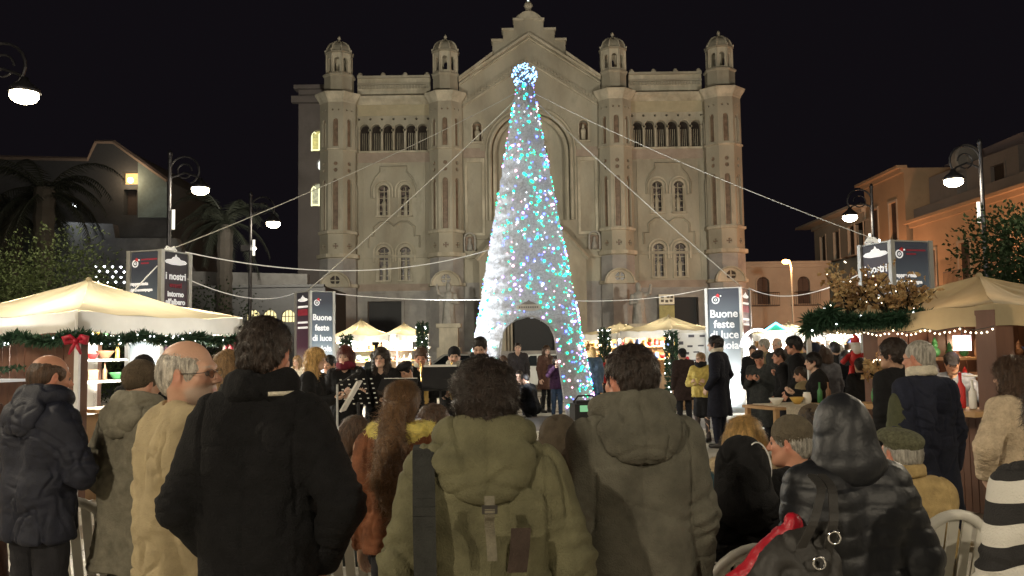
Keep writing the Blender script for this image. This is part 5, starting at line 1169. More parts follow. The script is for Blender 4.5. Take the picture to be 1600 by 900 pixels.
# ------------------------------------------------------------------ parked cars
CARW = mat('white_car_paint', (.62, .64, .64), .25, coat=.6, var=.03); CARG = mat('silver_car_paint', (.30, .31, .32), .3, metal=.5, coat=.5, var=.05); CGL = mat('car_glass', (.02, .025, .03), .08); TYRE = mat('tyre', (.02, .02, .02), .8); HUB = mat('hubcap', (.4, .4, .42), .35, metal=.8); TAIL = glow('tail_lamp', (.5, .02, .01), .4)
def car(x, y, rz, paint, label, L=4.2, W=1.7, Hh=1.45):
    r = empty('parked_car', (x, y, 0), rz, label, 'car', 'cars parked behind the tree')
    prof = [(-L/2, .35), (-L/2, .75), (-L/2+.12, .88), (-L/2+.95, .95), (-L/2+1.55, Hh-.03), (-L/2+2.0, Hh), (L/2-1.1, Hh-.02), (L/2-.35, 1.02), (L/2-.05, .92), (L/2, .6), (L/2, .35), (L/2-.5, .25), (-L/2+.5, .25)]
    b = MB(); n = len(prof); ws = [.94, .98, .98, .93, .78, .76, .77, .92, .97, .98, .96, .95, .95]
    for s_ in (-1, 1):
        for (px_, pz), w in zip(prof, ws): b.v.append((px_, s_*W/2*w, pz))
    for i in range(n): j = (i+1) % n; b.f.append((i, j, j+n, i+n)); b.m.append(0)
    b.f += [tuple(range(n)), tuple(reversed(range(n, 2*n)))]; b.m += [0, 0]; o = b.build('body', paint, r)
    bv = o.modifiers.new('bevel', 'BEVEL'); bv.width = .05; bv.segments = 2
    b = MB()
    for s_ in (-1, 1):
        y0 = s_*(W/2*.875+.0); y1 = s_*(W/2*.775+.012)
        for pl in ([(-L/2+1.12, .98, 0), (-L/2+1.9, .98, 0), (-L/2+1.9, Hh-.08, 1), (-L/2+1.66, Hh-.08, 1)], [(-L/2+1.98, .98, 0), (-L/2+2.85, .98, 0), (-L/2+2.8, Hh-.08, 1), (-L/2+1.98, Hh-.08, 1)]): b.add([(u, (y0+s_*.035) if not t else y1, z) for u, z, t in pl], [(0, 1, 2, 3)])
    b.build('side_window', CGL, r)
    b = MB()
    for pl in ([(-L/2+1.0, 1.0), (-L/2+1.5, Hh-.07)], [(L/2-.45, 1.08), (L/2-1.02, Hh-.07)]):
        (u0, z0), (u1, z1) = pl; o_ = -.02 if u0 < 0 else .02; b.add([(u0+o_, -W*.4, z0), (u0+o_, W*.4, z0), (u1+o_, W*.36, z1), (u1+o_, -W*.36, z1)], [(0, 1, 2, 3)])
    b.build('windscreen', CGL, r)
    for sx in (-1, 1):
        for sy in (-1, 1):
            b = MB(Matrix.Translation((sx*(L/2-.78), sy*(W/2-.1), .3))@Matrix.Rotation(pi/2, 4, 'X')); b.lathe((0, 0, -.1), [(.2, 0), (.29, .02), (.3, .1), (.29, .18), (.2, .2)], 18); w = b.build('wheel', TYRE, r, True); b = MB(b.M); b.lathe((0, 0, -.105), [(.05, 0), (.19, .0), (.19, .21), (.05, .21)], 14); b.build('hubcap', HUB, w)
            b = MB(); u = sx*(L/2-.02); b.cbox((u, sy*W*.38, .72), (.06, .28, .14)); b.build('headlight' if sx < 0 else 'tail_light', HUB if sx < 0 else TAIL, r)
    return r
car(X(708, 40), 41, radians(3), CARW, 'pale car parked behind the musicians, left of the tree'); car(X(848, 33), 34, radians(-2), CARW, 'pale car seen through the arch of the tree')
car(X(960, 42), 42.0, radians(180), CARG, 'silver car parked right of the tree behind the stalls')
# ------------------------------------------------------------------ people
def cloth(name, c, rough=.9, var=.14, bump=.35, bs=260, sheen=.0, spec=.25, scale=9, coat=0):
    return mat('cloth_'+name, c, rough, var=var*1.5+.05, scale=scale*2.2, bump=bump*1.6, bscale=bs*.75, sheen=sheen, spec=spec, coat=coat)
SKIN = mat('skin', (.5, .3, .2), .5, var=.06, scale=18, bump=.12, bscale=180, attr='Col', spec=.4)
EYEW = mat('eye_dark', (.14, .11, .10), .15, var=.1)
LENS = mat('glasses_frame', (.03, .025, .02), .3, metal=.4)
def hairmat(name, c): return mat('hair_'+name, c, .42, var=.7, scale=70, bump=.9, bscale=200, stretch=(1, 1, .15), spec=.4, sheen=.0)
HAIR = dict(black=hairmat('black', (.012, .009, .008)), dark=hairmat('dark', (.028, .018, .013)), brown=hairmat('brown', (.075, .042, .025)), auburn=hairmat('auburn', (.10, .022, .015)), blonde=hairmat('blonde', (.50, .31, .11)),
            sandy=hairmat('sandy', (.28, .17, .08)), chestnut=hairmat('chestnut', (.15, .08, .035)), grey=hairmat('grey', (.33, .31, .27)), white=hairmat('white', (.5, .46, .40)), pepper=hairmat('pepper', (.055, .05, .042)))
def headspace(hc, rot, sc):
    M = np.array((Matrix.Translation(hc) @ Euler(rot, 'ZXY').to_matrix().to_4x4() @ Matrix.Scale(sc, 4)))
    return M
def xf(V, M): return V @ M[:3, :3].T + M[:3, 3]
_headcache = {}
def head_mesh(h, beard=0, female=0):
    key = (h, female)
    if key not in _headcache:
        s = SDF(); s.ell((0, -.012, .03), (.075, .094, .086), k=.03); s.ell((0, .028, -.035), (.060 - .003*female, .064, .084), k=.03)
        s.cone((-.026, .042, -.082), (.026, .042, -.082), .026 - .004*female, k=.03); s.ell((0, .072, -.1), (.019, .017, .017), k=.02)
        for q in (-1, 1):
            s.cone((q*.058, -.008, -.04), (q*.02, .062, -.096), .02 - .003*female, k=.03); s.ell((q*.04, .06, -.028), (.021, .022, .021), k=.02)
        s.cone((-.034, .079, .014), (.034, .079, .014), .012, k=.02); s.cone((0, .086, .006), (0, .111, -.032), .0075, .0125, k=.012)
        for q in (-1, 1): s.ell((q*.011, .1, -.037), (.009, .011, .008), k=.008)
        for q in (-1, 1): s.ell((q*.032, .097, -.004), (.018, .015, .011), k=.014, op='-')
        s.cone((-.018, .084, -.061), (.018, .084, -.061), .0075, k=.008); s.cone((-.015, .083, -.071), (.015, .083, -.071), .008, k=.008); s.cone((-.02, .098, -.066), (.02, .098, -.066), .0018, k=.004, op='-')
        for q in (-1, 1):
            s.ell((q*.079, -.008, -.008), (.009, .019, .033), rot=(radians(-12), 0, q*radians(-22)), k=.008); s.ell((q*.089, -.002, -.004), (.007, .010, .018), rot=(radians(-12), 0, q*radians(-22)), k=.006, op='-')
            s.cone((q*.05, -.04, -.05), (q*.03, -.02, -.14), .022, k=.03)
        s.cone((0, -.022, -.04), (0, -.035, -.17), .052 - .006*female, .056 - .006*female, k=.03)
        V, Q = s.mesh(h); _headcache[key] = (V, Q)
    return _headcache[key]
def head_cols(V, tone, beard, brow):
    c = np.tile(np.array(tone, float), (len(V), 1)); x, y, z = np.abs(V[:, 0]), V[:, 1], V[:, 2]
    def blob(cx, cy, cz, r): return np.exp(-(((x-cx)/r[0])**2+((y-cy)/r[1])**2+((z-cz)/r[2])**2))[:, None]
    c = c*(1-blob(0, .093, -.066, (.022, .014, .0085))*np.array([.05, .5, .45])); c = c*(1-blob(.04, .065, -.03, (.025, .03, .022))*np.array([0, .16, .15])); c = c*(1-blob(0, .11, -.03, (.015, .02, .015))*np.array([0, .2, .2]))
    c = c*(1-blob(.08, -.01, -.01, (.012, .03, .04))*np.array([0, .25, .25])); b = blob(.033, .088, .018, (.018, .016, .0042)); c = c*(1-b)+np.array(brow)*b
    if beard is not None:
        m = np.clip((-(z+.035+.25*np.clip(.06-y, -.02, .2)))/.02, 0, 1)*np.clip((y-.0)/.02, 0, 1)*np.clip((.14+z)/.02, 0, 1); m = m[:, None]*(1-blob(0, .093, -.066, (.02, .014, .007)))
        c = c*(1-m*.6)+np.array(beard)*m*.6
    return c
_handc = {}
def hand_mesh(h, pose):
    """right hand at the wrist, fingers along -z, palm facing -x; five fingers and a side thumb."""
    if (h, pose) in _handc: return _handc[(h, pose)]
    curl = {'relax': .35, 'grip': 1.15, 'flat': .12}[pose]; s = SDF(); s.box((0, .0, -.052), (.014, .04, .046), .013, k=.02); s.cone((0, 0, .01), (0, 0, -.03), .024, .026, k=.02)
    for i, (fy, L_) in enumerate(((.031, .074), (.011, .083), (-.011, .077), (-.031, .060))):
        p = np.array((0, fy, -.092)); a = curl*(.5+.08*i); sp = (fy)*.9
        for seg, fr in enumerate((.45, .32, .23)):
            d = np.array((-sin(a), sp*.6, -cos(a))); d = d/np.linalg.norm(d); q_ = p+d*L_*fr; s.cone(p, q_, .0092-.0008*seg, .0085-.0009*seg, k=.006 if seg else .01); p = q_; a += curl*.75+.06
    p = np.array((-.004, .034, -.03)); a = .7+.25*curl
    for seg, (L_, r) in enumerate(((.036, .012), (.030, .0105), (.024, .0095))):
        d = np.array((-.25-.4*curl*seg*.5, sin(a), -cos(a))); d = d/np.linalg.norm(d); q_ = p+d*L_; s.cone(p, q_, r, r*.88, k=.012); p = q_; a -= .25+.25*curl
    V, Q = s.mesh(h); _handc[(h, pose)] = (V, Q); return V, Q
def wrinkle(V, N, style, arms, hem, seed=0):
    o = seed*13.7; x, y, z = V.T; P_ = V+o; n = np.zeros(len(V))
    if style in ('cloth', 'coat', 'leather', 'fleece', 'thin'):
        A = dict(cloth=1.0, coat=.75, leather=1.0, fleece=.5, thin=.8)[style]
        w = np.stack([noise3(P_*3.1), noise3(P_*3.1+7), noise3(P_*3.1+17)], 1)*.12
        dg = np.stack([V[:, 0]*4+V[:, 2]*4.0*np.sign(V[:, 0]+1e-6), V[:, 1]*4, V[:, 2]*7.5-np.abs(V[:, 0])*8], 1)+w*10+o
        f1 = 1-2.2*np.abs(noise3(dg)); f2 = 1-2.4*np.abs(noise3(P_*np.array([9, 9, 15])+w*14)); f3 = noise3(P_*np.array([5, 5, 2.2])+w*3)
        f4 = 1-2.4*np.abs(noise3(np.stack([V[:, 0]*7-V[:, 2]*6*np.sign(V[:, 0]+1e-6), V[:, 1]*7, V[:, 2]*13+np.abs(V[:, 0])*10], 1)+w*16+o+40)); g4 = np.clip(noise3(P_*3.3+60)*2.2+.35, 0, 1)
        cr = np.exp(-(noise3(dg*.62+5)/.045)**2)*np.clip(noise3(P_*3+33)*3+.6, 0, 1)+.8*np.exp(-(noise3(P_*np.array([6.5, 6.5, 5])+w*16+9)/.035)**2)*np.clip(noise3(P_*3.4+73)*3+.3, 0, 1)
        n = A*(-.013*cr+.004*f1+.004*f2*np.clip(noise3(P_*4+90)*2+.6, .15, 1)+.013*f3+.008*f4*g4)
        for a, b in arms:   # extra creases round the elbows
            d = np.linalg.norm(V-b, axis=1); g = 1.5*np.exp(-(d/.12)**2); t = (b-a)/np.linalg.norm(b-a); s_ = (V-b)@t; n += g*.0042*np.sin(s_*120+9*noise3(P_*7))*A
        if hem is not None: g = np.exp(-((z-hem-.09)/.07)**2); n += g*.006*np.sin(np.arctan2(y, x)*9+5*noise3(P_*4))*A
        if style == 'leather': n += .003*(1-2*np.abs(noise3(P_*26)))
        if style == 'fleece': n += .003*noise3(P_*55)
    c6, s6 = .8253, .5646; RR = np.array([[c6, -s6, 0], [s6*.8, c6*.8, -.6], [s6*.6, c6*.6, .8]])
    if style in ('soft', 'puffer'): P_ = P_@RR
    if style == 'soft': n = .009*noise3(P_*5.5)+.004*noise3(P_*12)-.004*np.exp(-(noise3(P_*4+9)/.05)**2)
    if style == 'puffer':
        ph = z/.062+.5*noise3(P_*5); n = .007*np.sqrt(np.abs(np.sin(pi*ph)))+.0035*(1-2*np.abs(noise3(P_*17)))+.010*noise3(P_*5)+.006*(1-2*np.abs(noise3(P_*9+3)))
    if style == 'fluffy': n = .006*noise3(P_*45)+.006*noise3(P_*22)+.006*noise3(P_*7)
    return n
def clothmesh(name, s, h, m, parent, style='cloth', arms=(), hem=None, seed=0, clip=None, seams=None):
    V, Q = s.mesh(h, clip)
    if len(V) == 0: return None
    N = vnormals(V, Q); d = wrinkle(V, N, style, arms, hem, seed)
    if seams:   # armhole, yoke and centre seams pressed in
        w_, up_, s_ = seams; x, y, z = V.T; g = lambda t, r=.0065: np.exp(-(t/r)**2); hi = z > up_(1.12)
        d = d-.009*g(np.abs(x)-.168*w_-.25*np.maximum(0, up_(1.30)-z)*0)*hi; d = d-.004*g(z-up_(1.335)-.012*np.cos(x*9))*(y < 0)*(np.abs(x) < .17*w_); d = d-.004*g(x, .005)*(y < 0)*(z < up_(1.33)) if style == 'coat' else d
        if hem: d = d-.005*g(z-hem-.035)
    V = V+N*d[:, None]
    return obj(name, npmesh(name, V, Q, m), parent)
def strands(V, Q, n, L, w, flow, jitter, rng, curl=0):
    """thin tapering ribbons rooted on a surface."""
    N = vnormals(V, Q); i = rng.integers(0, len(V), n); p = V[i]; nn = N[i]; f = flow(p)+rng.normal(size=(n, 3))*jitter; f = f-nn*(f*nn).sum(1)[:, None]; f /= np.linalg.norm(f, axis=1)[:, None]+1e-9
    s_ = np.cross(f, nn); LL = L*rng.uniform(.5, 1.15, n)[:, None]; lift = rng.uniform(-.1, .7, n)[:, None]; out = []; c = rng.normal(size=(n, 1))*curl
    for k, t in enumerate((0, .4, .75, 1)):
        q_ = p+f*LL*t+nn*(lift*LL*t*(1-t*.7)-.002)+s_*c*LL*t*t; ww = w*(1, .9, .55, .05)[k]; out += [q_-s_*ww, q_+s_*ww]
    Vs = np.stack(out, 1).reshape(-1, 3); b = np.arange(n)[:, None]*8; Qs = np.concatenate([b+np.array([[0, 1, 3, 2]]), b+np.array([[2, 3, 5, 4]]), b+np.array([[4, 5, 7, 6]])]); return Vs, Qs
def hair_build(kind, hs, rng, lod):
    """returns (V,Q) in head space. kind: short, balding, long, curly, pony, bob, messy."""
    s = SDF(); H_ = {1: .006, 2: .010, 3: .014}[lod]
    if kind in ('short', 'messy', 'crop', 'curlyshort'):
        e = dict(short=0, messy=.010, crop=-.004, curlyshort=.010)[kind]; s.ell((0, -.018, .034), (.084+e, .102+e, .093+e), k=.02); s.ell((0, -.055, -.02), (.07+e, .055+e, .07), k=.03)
        s.ell((0, .105, -.045), (.085, .075, .095), k=.012, op='-'); s.box((0, -.02, -.135), (.2, .2, .062), .01, k=.01, op='-')
        for q in (-1, 1): s.ell((q*.088, .004, -.02), (.022, .028, .042), k=.01, op='-')
    elif kind in ('balding', 'fringe'):
        s.ell((0, -.018, .015), (.083, .099, .082), k=.02); s.ell((0, -.055, -.025), (.068, .052, .06), k=.03)
        s.ell((0, .01 if kind == 'balding' else .10, .135 if kind == 'balding' else .105), (.052 if kind == 'balding' else .060, .065 if kind == 'balding' else .085, .045 if kind == 'balding' else .060), k=.03, op='-'); s.ell((0, .118, -.03), (.085, .078, .11), k=.012, op='-'); s.box((0, -.02, -.14), (.2, .2, .062), .01, k=.01, op='-')
        for q in (-1, 1): s.ell((q*.088, .004, -.02), (.022, .028, .042), k=.01, op='-')
    else:
        s.ell((0, -.018, .036), (.090, .106, .098), k=.02); s.ell((0, -.05, -.03), (.085, .06, .09), k=.04)
        lo = dict(long=-.26, curly=-.24, bob=-.10, pony=-.05, vlong=-.34, redhair=-.17)[kind]
        if kind != 'pony':
            for q in (-1, 1): s.cone((q*.062, -.02, .0), (q*.085, -.01, lo), .036, .034 if kind != 'curly' else .05, k=.04)
            s.cone((0, -.06, 0), (0, -.085, lo), .062, .05, k=.05); s.cone((-.05, -.06, 0), (-.05, -.08, lo), .05, .045, k=.05); s.cone((.05, -.06, 0), (.05, -.08, lo), .05, .045, k=.05)
        s.ell((0, .10, -.06), (.064, .070, .105), k=.012, op='-'); 
        if kind == 'pony':
            s.box((0, -.0, -.135), (.2, .2, .05), .01, k=.01, op='-')
            for q in (-1, 1): s.ell((q*.088, .004, -.03), (.022, .028, .042), k=.01, op='-')
    V, Q = s.mesh(H_); N = vnormals(V, Q)
    amp, fr = dict(short=(.008, 34), messy=(.012, 24), crop=(.003, 45), curlyshort=(.010, 30), balding=(.002, 40), fringe=(.003, 40), long=(.006, 16), curly=(.013, 22), pony=(.005, 20), bob=(.006, 18), vlong=(.007, 15), redhair=(.006, 16))[kind]
    sc = np.array([fr, fr, fr*(.3 if kind in ('long', 'bob', 'vlong', 'redhair', 'pony') else .8)]); off = rng.uniform(0, 50); V = V+N*(amp*(1.2-2.2*np.abs(noise3(V*sc+off)))+amp*.6*noise3(V*sc*2.3+off))[:, None]
    if lod <= 2:
        n = {1: 15000, 2: 2600}[lod]; L_ = dict(short=.022, messy=.034, crop=.008, curlyshort=.026, balding=.010, fringe=.016, long=.07, curly=.05, pony=.05, bob=.05, vlong=.08, redhair=.06)[kind]
        cr = np.array((0, -.03, .12))
        def flow(p): d = p-cr; d[:, 2] -= .05+np.linalg.norm(d[:, :2], axis=1)*.9; return d/(np.linalg.norm(d, axis=1)[:, None]+1e-6)
        Vs, Qs = strands(V, Q, n, L_, .0013 if lod == 1 else .0022, flow, dict(messy=.7, curly=.8, curlyshort=.9).get(kind, .25), rng, curl=.8 if 'curl' in kind or kind == 'messy' else .2)
        Q = np.concatenate([Q, Qs+len(V)]); V = np.concatenate([V, Vs])
    return V, Q
ARM = dict(wpocket=((.15, -.06, -.26), (.04, .09, -.47)), down=((.055, -.03, -.27), (.065, .03, -.52)), pocket=((.095, -.06, -.27), (.03, .10, -.46)), wide=((.085, -.02, -.27), (.11, .05, -.51)), crossed=((.09, .05, -.27), (-.16, .20, -.22)), phone=((.06, .03, -.28), (-.09, .26, -.17)), hold=((.08, .04, -.27), (.02, .29, -.22)),
           sax=((.1, .08, -.25), (-.05, .26, -.28)), clar=((.12, .1, -.24), (-.10, .24, -.12)), face=((.12, .13, -.22), (-.04, .24, .0)), lap=((.06, .06, -.27), (-.04, .26, -.34)), akimbo=((.2, -.05, -.22), (.08, .06, -.42)), point=((.14, .18, -.18), (.2, .40, -.24)))
LEGS = dict(stand=(.93, (.0, .02, .50), (.02, -.01, .08)), seat=(.50, (.03, .42, .50), (.03, .40, .08)), crouch=(.33, (.08, .33, .52), (.05, .03, .09)), walk=(.93, (.0, .10, .5), (.02, .02, .08)))
def bottom(spec): return spec
_pid = [0]
PEOPLE = []
def person(label, px, Y, top, yaw=0, build=1.0, head=(0, 0, 0), arms=('down', 'down'), legs='stand', jacket=None, style='cloth', hem=.80, trousers=None, skirt=None, hair='short', hc='dark', tone=(.46, .28, .19), beard=None, glasses=False,
           hood=None, hoodm=None, hat=None, hatm=None, scarf=None, collar=None, female=0, lod=1, lean=0, H=None, group=None, hands=True, boots=None, shoe=None, strap=None, x=None, zoff=0, long_sleeve=True, cuff=None, fur=None, hs=1.0):
    _pid[0] += 1; seed = _pid[0]; rng = np.random.default_rng(seed)
    p = P(px, top, Y); zc_ = p.z
    seated = legs in ('seat', 'crouch')
    if H is None: H = max(1.3, zc_-zoff) if not seated else 1.66
    s = H/1.75; hipz, kn, an = LEGS[legs]; hipz *= s if not seated else 1
    if seated: base = zc_-(1.75-.93)*s; hipz = base     # pelvis height that puts the crown right
    up = lambda z: hipz+(z-.93)*s       # torso heights
    w = s*build; ly = lean
    def T(x, y, z): return np.array((x*w, y*s+ly*(z-.93), up(z)))
    hcent = np.array((0, .02*s+ly*.70+(.03*s), up(1.632))); hsc = s*hs*(1.0 if not female else .95)
    rot = (radians(head[1]), radians(head[2]), radians(head[0])); HM = headspace(hcent, rot, hsc)
    root_loc = Vector((p.x, Y, zoff)); 
    # arm joints
    A = []
    for sx, nm in ((-1, arms[0]), (1, arms[1])):
        e, wr = ARM[nm]; sh = T(sx*.165, 0, 1.415); A.append((sh, sh+np.array((sx*e[0], e[1], e[2]))*s, sh+np.array((sx*wr[0], wr[1], wr[2]))*s, sx, nm))
    Lg = []
    for sx in (-1, 1):
        hj = np.array((sx*.085*w, 0, hipz-.02)); 
        if legs in ('stand', 'walk'): k_ = np.array((sx*.10*w+0, kn[1]*s, .50*s)); a_ = np.array((sx*.115*w, an[1]*s, .08*s))
        elif legs == 'seat': k_ = np.array((sx*.12*w, .42*s, max(hipz-.0, .45))); a_ = np.array((sx*.12*w, .40*s, .08))
        else: k_ = np.array((sx*.15*w, .30*s, hipz+.18)); a_ = np.array((sx*.13*w, .05*s, .08))
        Lg.append((hj, k_, a_, sx))
    hb = {1: .016, 2: .022, 3: .03}[lod]; hh = {1: .0062, 2: .0085, 3: .013}[lod]; hj_ = {1: .0075, 2: .012, 3: .020}[lod]
    # --- body: one continuous surface (torso, limbs), finer head and hands joined on
    b = SDF()
    for q in (-1, 1): b.cone(T(q*.06, 0, .95), T(q*.075, 0, 1.33), .085*s, .09*s, k=.06)
    b.cone(T(-.14, 0, 1.40), T(.14, 0, 1.40), .05*s, k=.06); b.cone(T(0, -.01, 1.36), hcent-np.array((0, .025, .11))*hsc, .07*s, .05*s, k=.04)
    for sh, e, wr, sx, nm in A: b.cone(sh, e, .045*s, .038*s, k=.03); b.cone(e, wr, .038*s, .026*s, k=.02)
    for hj, k_, a_, sx in Lg: b.cone(hj, k_, .075*s, .05*s, k=.04); b.cone(k_, a_, .05*s, .036*s, k=.03); b.cone(a_+(0, -.03*s, -.035*s), a_+(0, .13*s, -.045*s), .035*s, .028*s, k=.03)
    V, Q = b.mesh(hb); tone = np.array(tone); cols = np.tile(tone, (len(V), 1))
    hv, hq = head_mesh(hh, female=female); hcv = head_cols(hv, tone, beard, {'blonde': (.3, .18, .08), 'white': (.35, .3, .26), 'grey': (.25, .22, .2)}.get(hc, (.04, .025, .02)))
    Q = np.concatenate([Q, hq+len(V)]); V = np.concatenate([V, xf(hv, HM)]); cols = np.concatenate([cols, hcv])
    if hands:
        for sh, e, wr, sx, nm in A:
            pose = {'down': 'relax', 'wide': 'relax', 'pocket': 'relax', 'lap': 'relax'}.get(nm, 'grip'); mv, mq = hand_mesh({1: .005, 2: .0065, 3: .010}[lod], pose); d = Vector(wr-e).normalized()
            zax = -d; xa = Vector((sx*1.0, .3, .1)); 
            if nm in ('phone', 'hold', 'face', 'clar', 'sax', 'crossed', 'lap', 'point'): xa = Vector((sx*.3, .1, -.95 if nm in ('phone', 'hold', 'lap') else .2))
            ya = zax.cross(xa).normalized()*(1); xa = ya.cross(zax).normalized(); R_ = np.array(Matrix((xa, ya, zax)).transposed()); mm = mv.copy()
            if sx < 0: mm = mm*np.array((1, 1, 1))
            q2 = mq
            if ya.y < 0: mm = mm*np.array((1, -1, 1)); q2 = mq[:, ::-1]
            mm = mm*s@R_.T+wr; Q = np.concatenate([Q, q2+len(V)]); V = np.concatenate([V, mm]); cols = np.concatenate([cols, np.tile(tone, (len(mm), 1))])
    me = npmesh('person', V, Q, SKIN, cols=cols); root = obj('person', me, None, root_loc, radians(yaw)); tag(root, label, 'person', group)
    # eyes
    if lod < 3 or True:
        eb = MB().ball((0, 0, 0), .0118*hsc, 8, 6).mesh('eye', EYEW, True)
        for q in (-1, 1): e = xf(np.array([[q*.031, .079, -.004]]), HM)[0]; obj('eye', eb, root, Vector(e))
    # --- trousers / skirt / shoes
    tm = trousers or cloth('charcoal_trouser', (.02, .02, .024)); lc = {1: .022, 2: .016, 3: .022}[lod] if Y > 6 else .028
    t = SDF()
    for hj, k_, a_, sx in Lg: t.cone(hj+(0, 0, .04), k_, .092*w, .07*s, k=.04); t.cone(k_, a_+(0, 0, .02), .07*s, .052*s, k=.03)
    t.ell(np.array((0, 0, hipz+.02)), (.155*w, .11*s, .12*s), k=.05)
    if boots or skirt: 
        t = SDF()
        for hj, k_, a_, sx in Lg: t.cone(hj, k_, .08*s, .055*s, k=.03); t.cone(k_, a_, .055*s, .04*s, k=.02)
    clothmesh('trousers' if not skirt else 'tights', t, lc, tm, root, 'thin', [(l[0], l[1]) for l in Lg], None, seed)
    if skirt:
        k = SDF(); 
        for q in (-1, 1): k.cone(np.array((q*.05*w, 0, hipz+.08)), np.array((q*.08*w, 0, hipz-.36*s)), .1*s, .11*s, k=.06)
        clothmesh('skirt', k, lc, skirt, root, 'thin', [], None, seed)
    sm = shoe or mat('dark_shoe', (.02, .017, .015), .35)
    for hj, k_, a_, sx in Lg:
        k = SDF(); k.cone(a_+(0, -.04*s, -.035*s), a_+(0, .13*s, -.045*s), .044*s, .036*s, k=.03); k.cone(a_+(0, 0, -.02), a_+(0, -.02, (.28 if boots else .04)*s), .048*s, (.062 if boots else .045)*s, k=.03); k.box((a_[0], 0, -.5), (.3, 1, .5), .001, k=.002, op='-'); Vb, Qb = k.mesh(.014 if Y > 6 else .02)
        if len(Vb): obj('boot' if boots else 'shoe', npmesh('shoe', Vb, Qb, boots or sm), root)
    # --- jacket
    jm = jacket or cloth('black_wool', (.016, .016, .018)); ex = {'puffer': .022, 'cloth': .014, 'coat': .014, 'leather': .014, 'fleece': .010, 'fluffy': .022, 'thin': .004}[style]
    hz = up(hem) if not seated else max(up(hem), hipz-.12); j = SDF()
    for q in (-1, 1):
        j.cone(T(q*.062, -.005, 1.05), T(q*.085, -.005, 1.32), (.105+ex)*s, (.105+ex)*s, k=.06); bot = np.array((q*(.082 if hem > .7 else .095)*w, 0, hz+.0)); 
        if not seated: j.cone(bot, T(q*.062, 0, 1.05), (.115+ex+(.03 if hem < .7 else 0))*s, (.108+ex)*s, k=.06)
        else: j.cone(np.array((q*.09*w, 0, hipz)), T(q*.062, 0, 1.05), (.12+ex)*s, (.108+ex)*s, k=.06); j.cone(np.array((q*.09*w, 0, hipz)), np.array((q*.11*w, .18*s, hipz+.01)), (.1+ex)*s, .09*s, k=.06)
    j.cone(T(-.140, -.005, 1.405), T(.140, -.005, 1.405), (.058+ex)*s, k=.055)
    for q in (-1, 1): j.cone(T(q*.135, -.01, 1.415), T(q*.045, -.015, 1.475), (.055+ex*.5)*s, (.045+ex*.6)*s, k=.05); j.ell(T(q*.1, -.055, 1.31), (.09*w, .06*s, .11*s), k=.05)
    if female: 
        for q in (-1, 1): j.ell(T(q*.07, .085, 1.27), (.06*s, .05*s, .06*s), k=.05)
    for sh, e, wr, sx, nm in A: j.cone(sh, e, (.066+ex)*s, (.054+ex)*s, k=.045); j.cone(e, wr, (.054+ex)*s, (.041+ex*.8)*s, k=.022)
    nb = hcent-np.array((0, .03, .13))*hsc
    j.cone(nb, nb+np.array((0, 0, .2)), .062*s, .068*s, k=.012, op='-')
    if not seated: j.box((0, 0, hz-.35), (.6, .6, .35), .002, k=.012, op='-')
    arms_ = [(a[0], a[1]) for a in A]
    clothmesh('jacket' if hem > .6 else 'coat', j, hj_, jm, root, style, arms_, hz if not seated else None, seed, None, (w, up, s) if style in ('cloth', 'coat') and lod < 3 else None)
    # --- collar, scarf, hood
    if collar:
        k = SDF(); r0 = .078*s
        for i in range(12):
            a0 = pi*.16+(2*pi-pi*.32)*i/12+pi/2; a1 = a0+(2*pi-pi*.32)/12; pa = nb+np.array((r0*cos(a0), r0*sin(a0)*1.05, .022-.012*sin(a0))); pb = nb+np.array((r0*cos(a1), r0*sin(a1)*1.05, .022-.012*sin(a1))); k.cone(pa, pb, .018*s, k=.012); k.cone(pa+(0, 0, .025), pb+(0, 0, .025), .015*s, k=.012)
        clothmesh('collar', k, min(hj_, .012), collar, root, 'thin', (), None, seed)
    if scarf:
        k = SDF(); r0 = .085*s
        for i in range(14):
            a0 = 2*pi*i/14; a1 = a0+2*pi/14
            for dz, rr in ((0, .030), (.032, .024), (.018, .028)): wob = .012*sin(3*a0+dz*60); k.cone(nb+np.array((r0*cos(a0), r0*sin(a0), dz+wob)), nb+np.array((r0*cos(a1), r0*sin(a1), dz+.012*sin(3*a1+dz*60))), rr*s, k=.012)
        clothmesh('scarf', k, min(hj_, .012), scarf, root, 'cloth', (), None, seed)
    if hood == 'down':
        k = SDF(); hy = -.11*s+ly*.5
        for i in range(10):
            a0 = pi*.93+(pi*1.14)*i/10; a1 = a0+pi*.114; f = lambda a: nb+np.array((.112*w*cos(a), .10*s*sin(a)+.02, .022+.022*sin(a)*-1)); k.cone(f(a0), f(a1), .040*s, .040*s, k=.035)
        k.ell(nb+np.array((0, -.122*s, -.035*s)), (.152*w, .048*s, .075*s), rot=(radians(-20), 0, 0), k=.04); k.ell(nb+np.array((0, -.140*s, -.098*s)), (.122*w, .036*s, .062*s), rot=(radians(-8), 0, 0), k=.045)
        k.cone(nb+np.array((0, -.01, -.05)), nb+np.array((0, .0, .15)), .066*s, .078*s, k=.02, op='-')
        hv_, hq_ = k.mesh(min(hj_, .010)); N = vnormals(hv_, hq_); d = wrinkle(hv_, N, 'cloth' if style != 'puffer' else 'leather', (), None, seed+31)*.8
        xr = hv_[:, 0]-nb[0]; zr = hv_[:, 2]-nb[2]; d = d-.006*np.exp(-(xr/.006)**2)-.006*np.exp(-((zr+.10*s+xr*xr*3)/.007)**2)*(hv_[:, 1] < nb[1]-.05)
        obj('hood', npmesh('hood', hv_+N*d[:, None], hq_, hoodm or jm), root)
    elif hood == 'up':
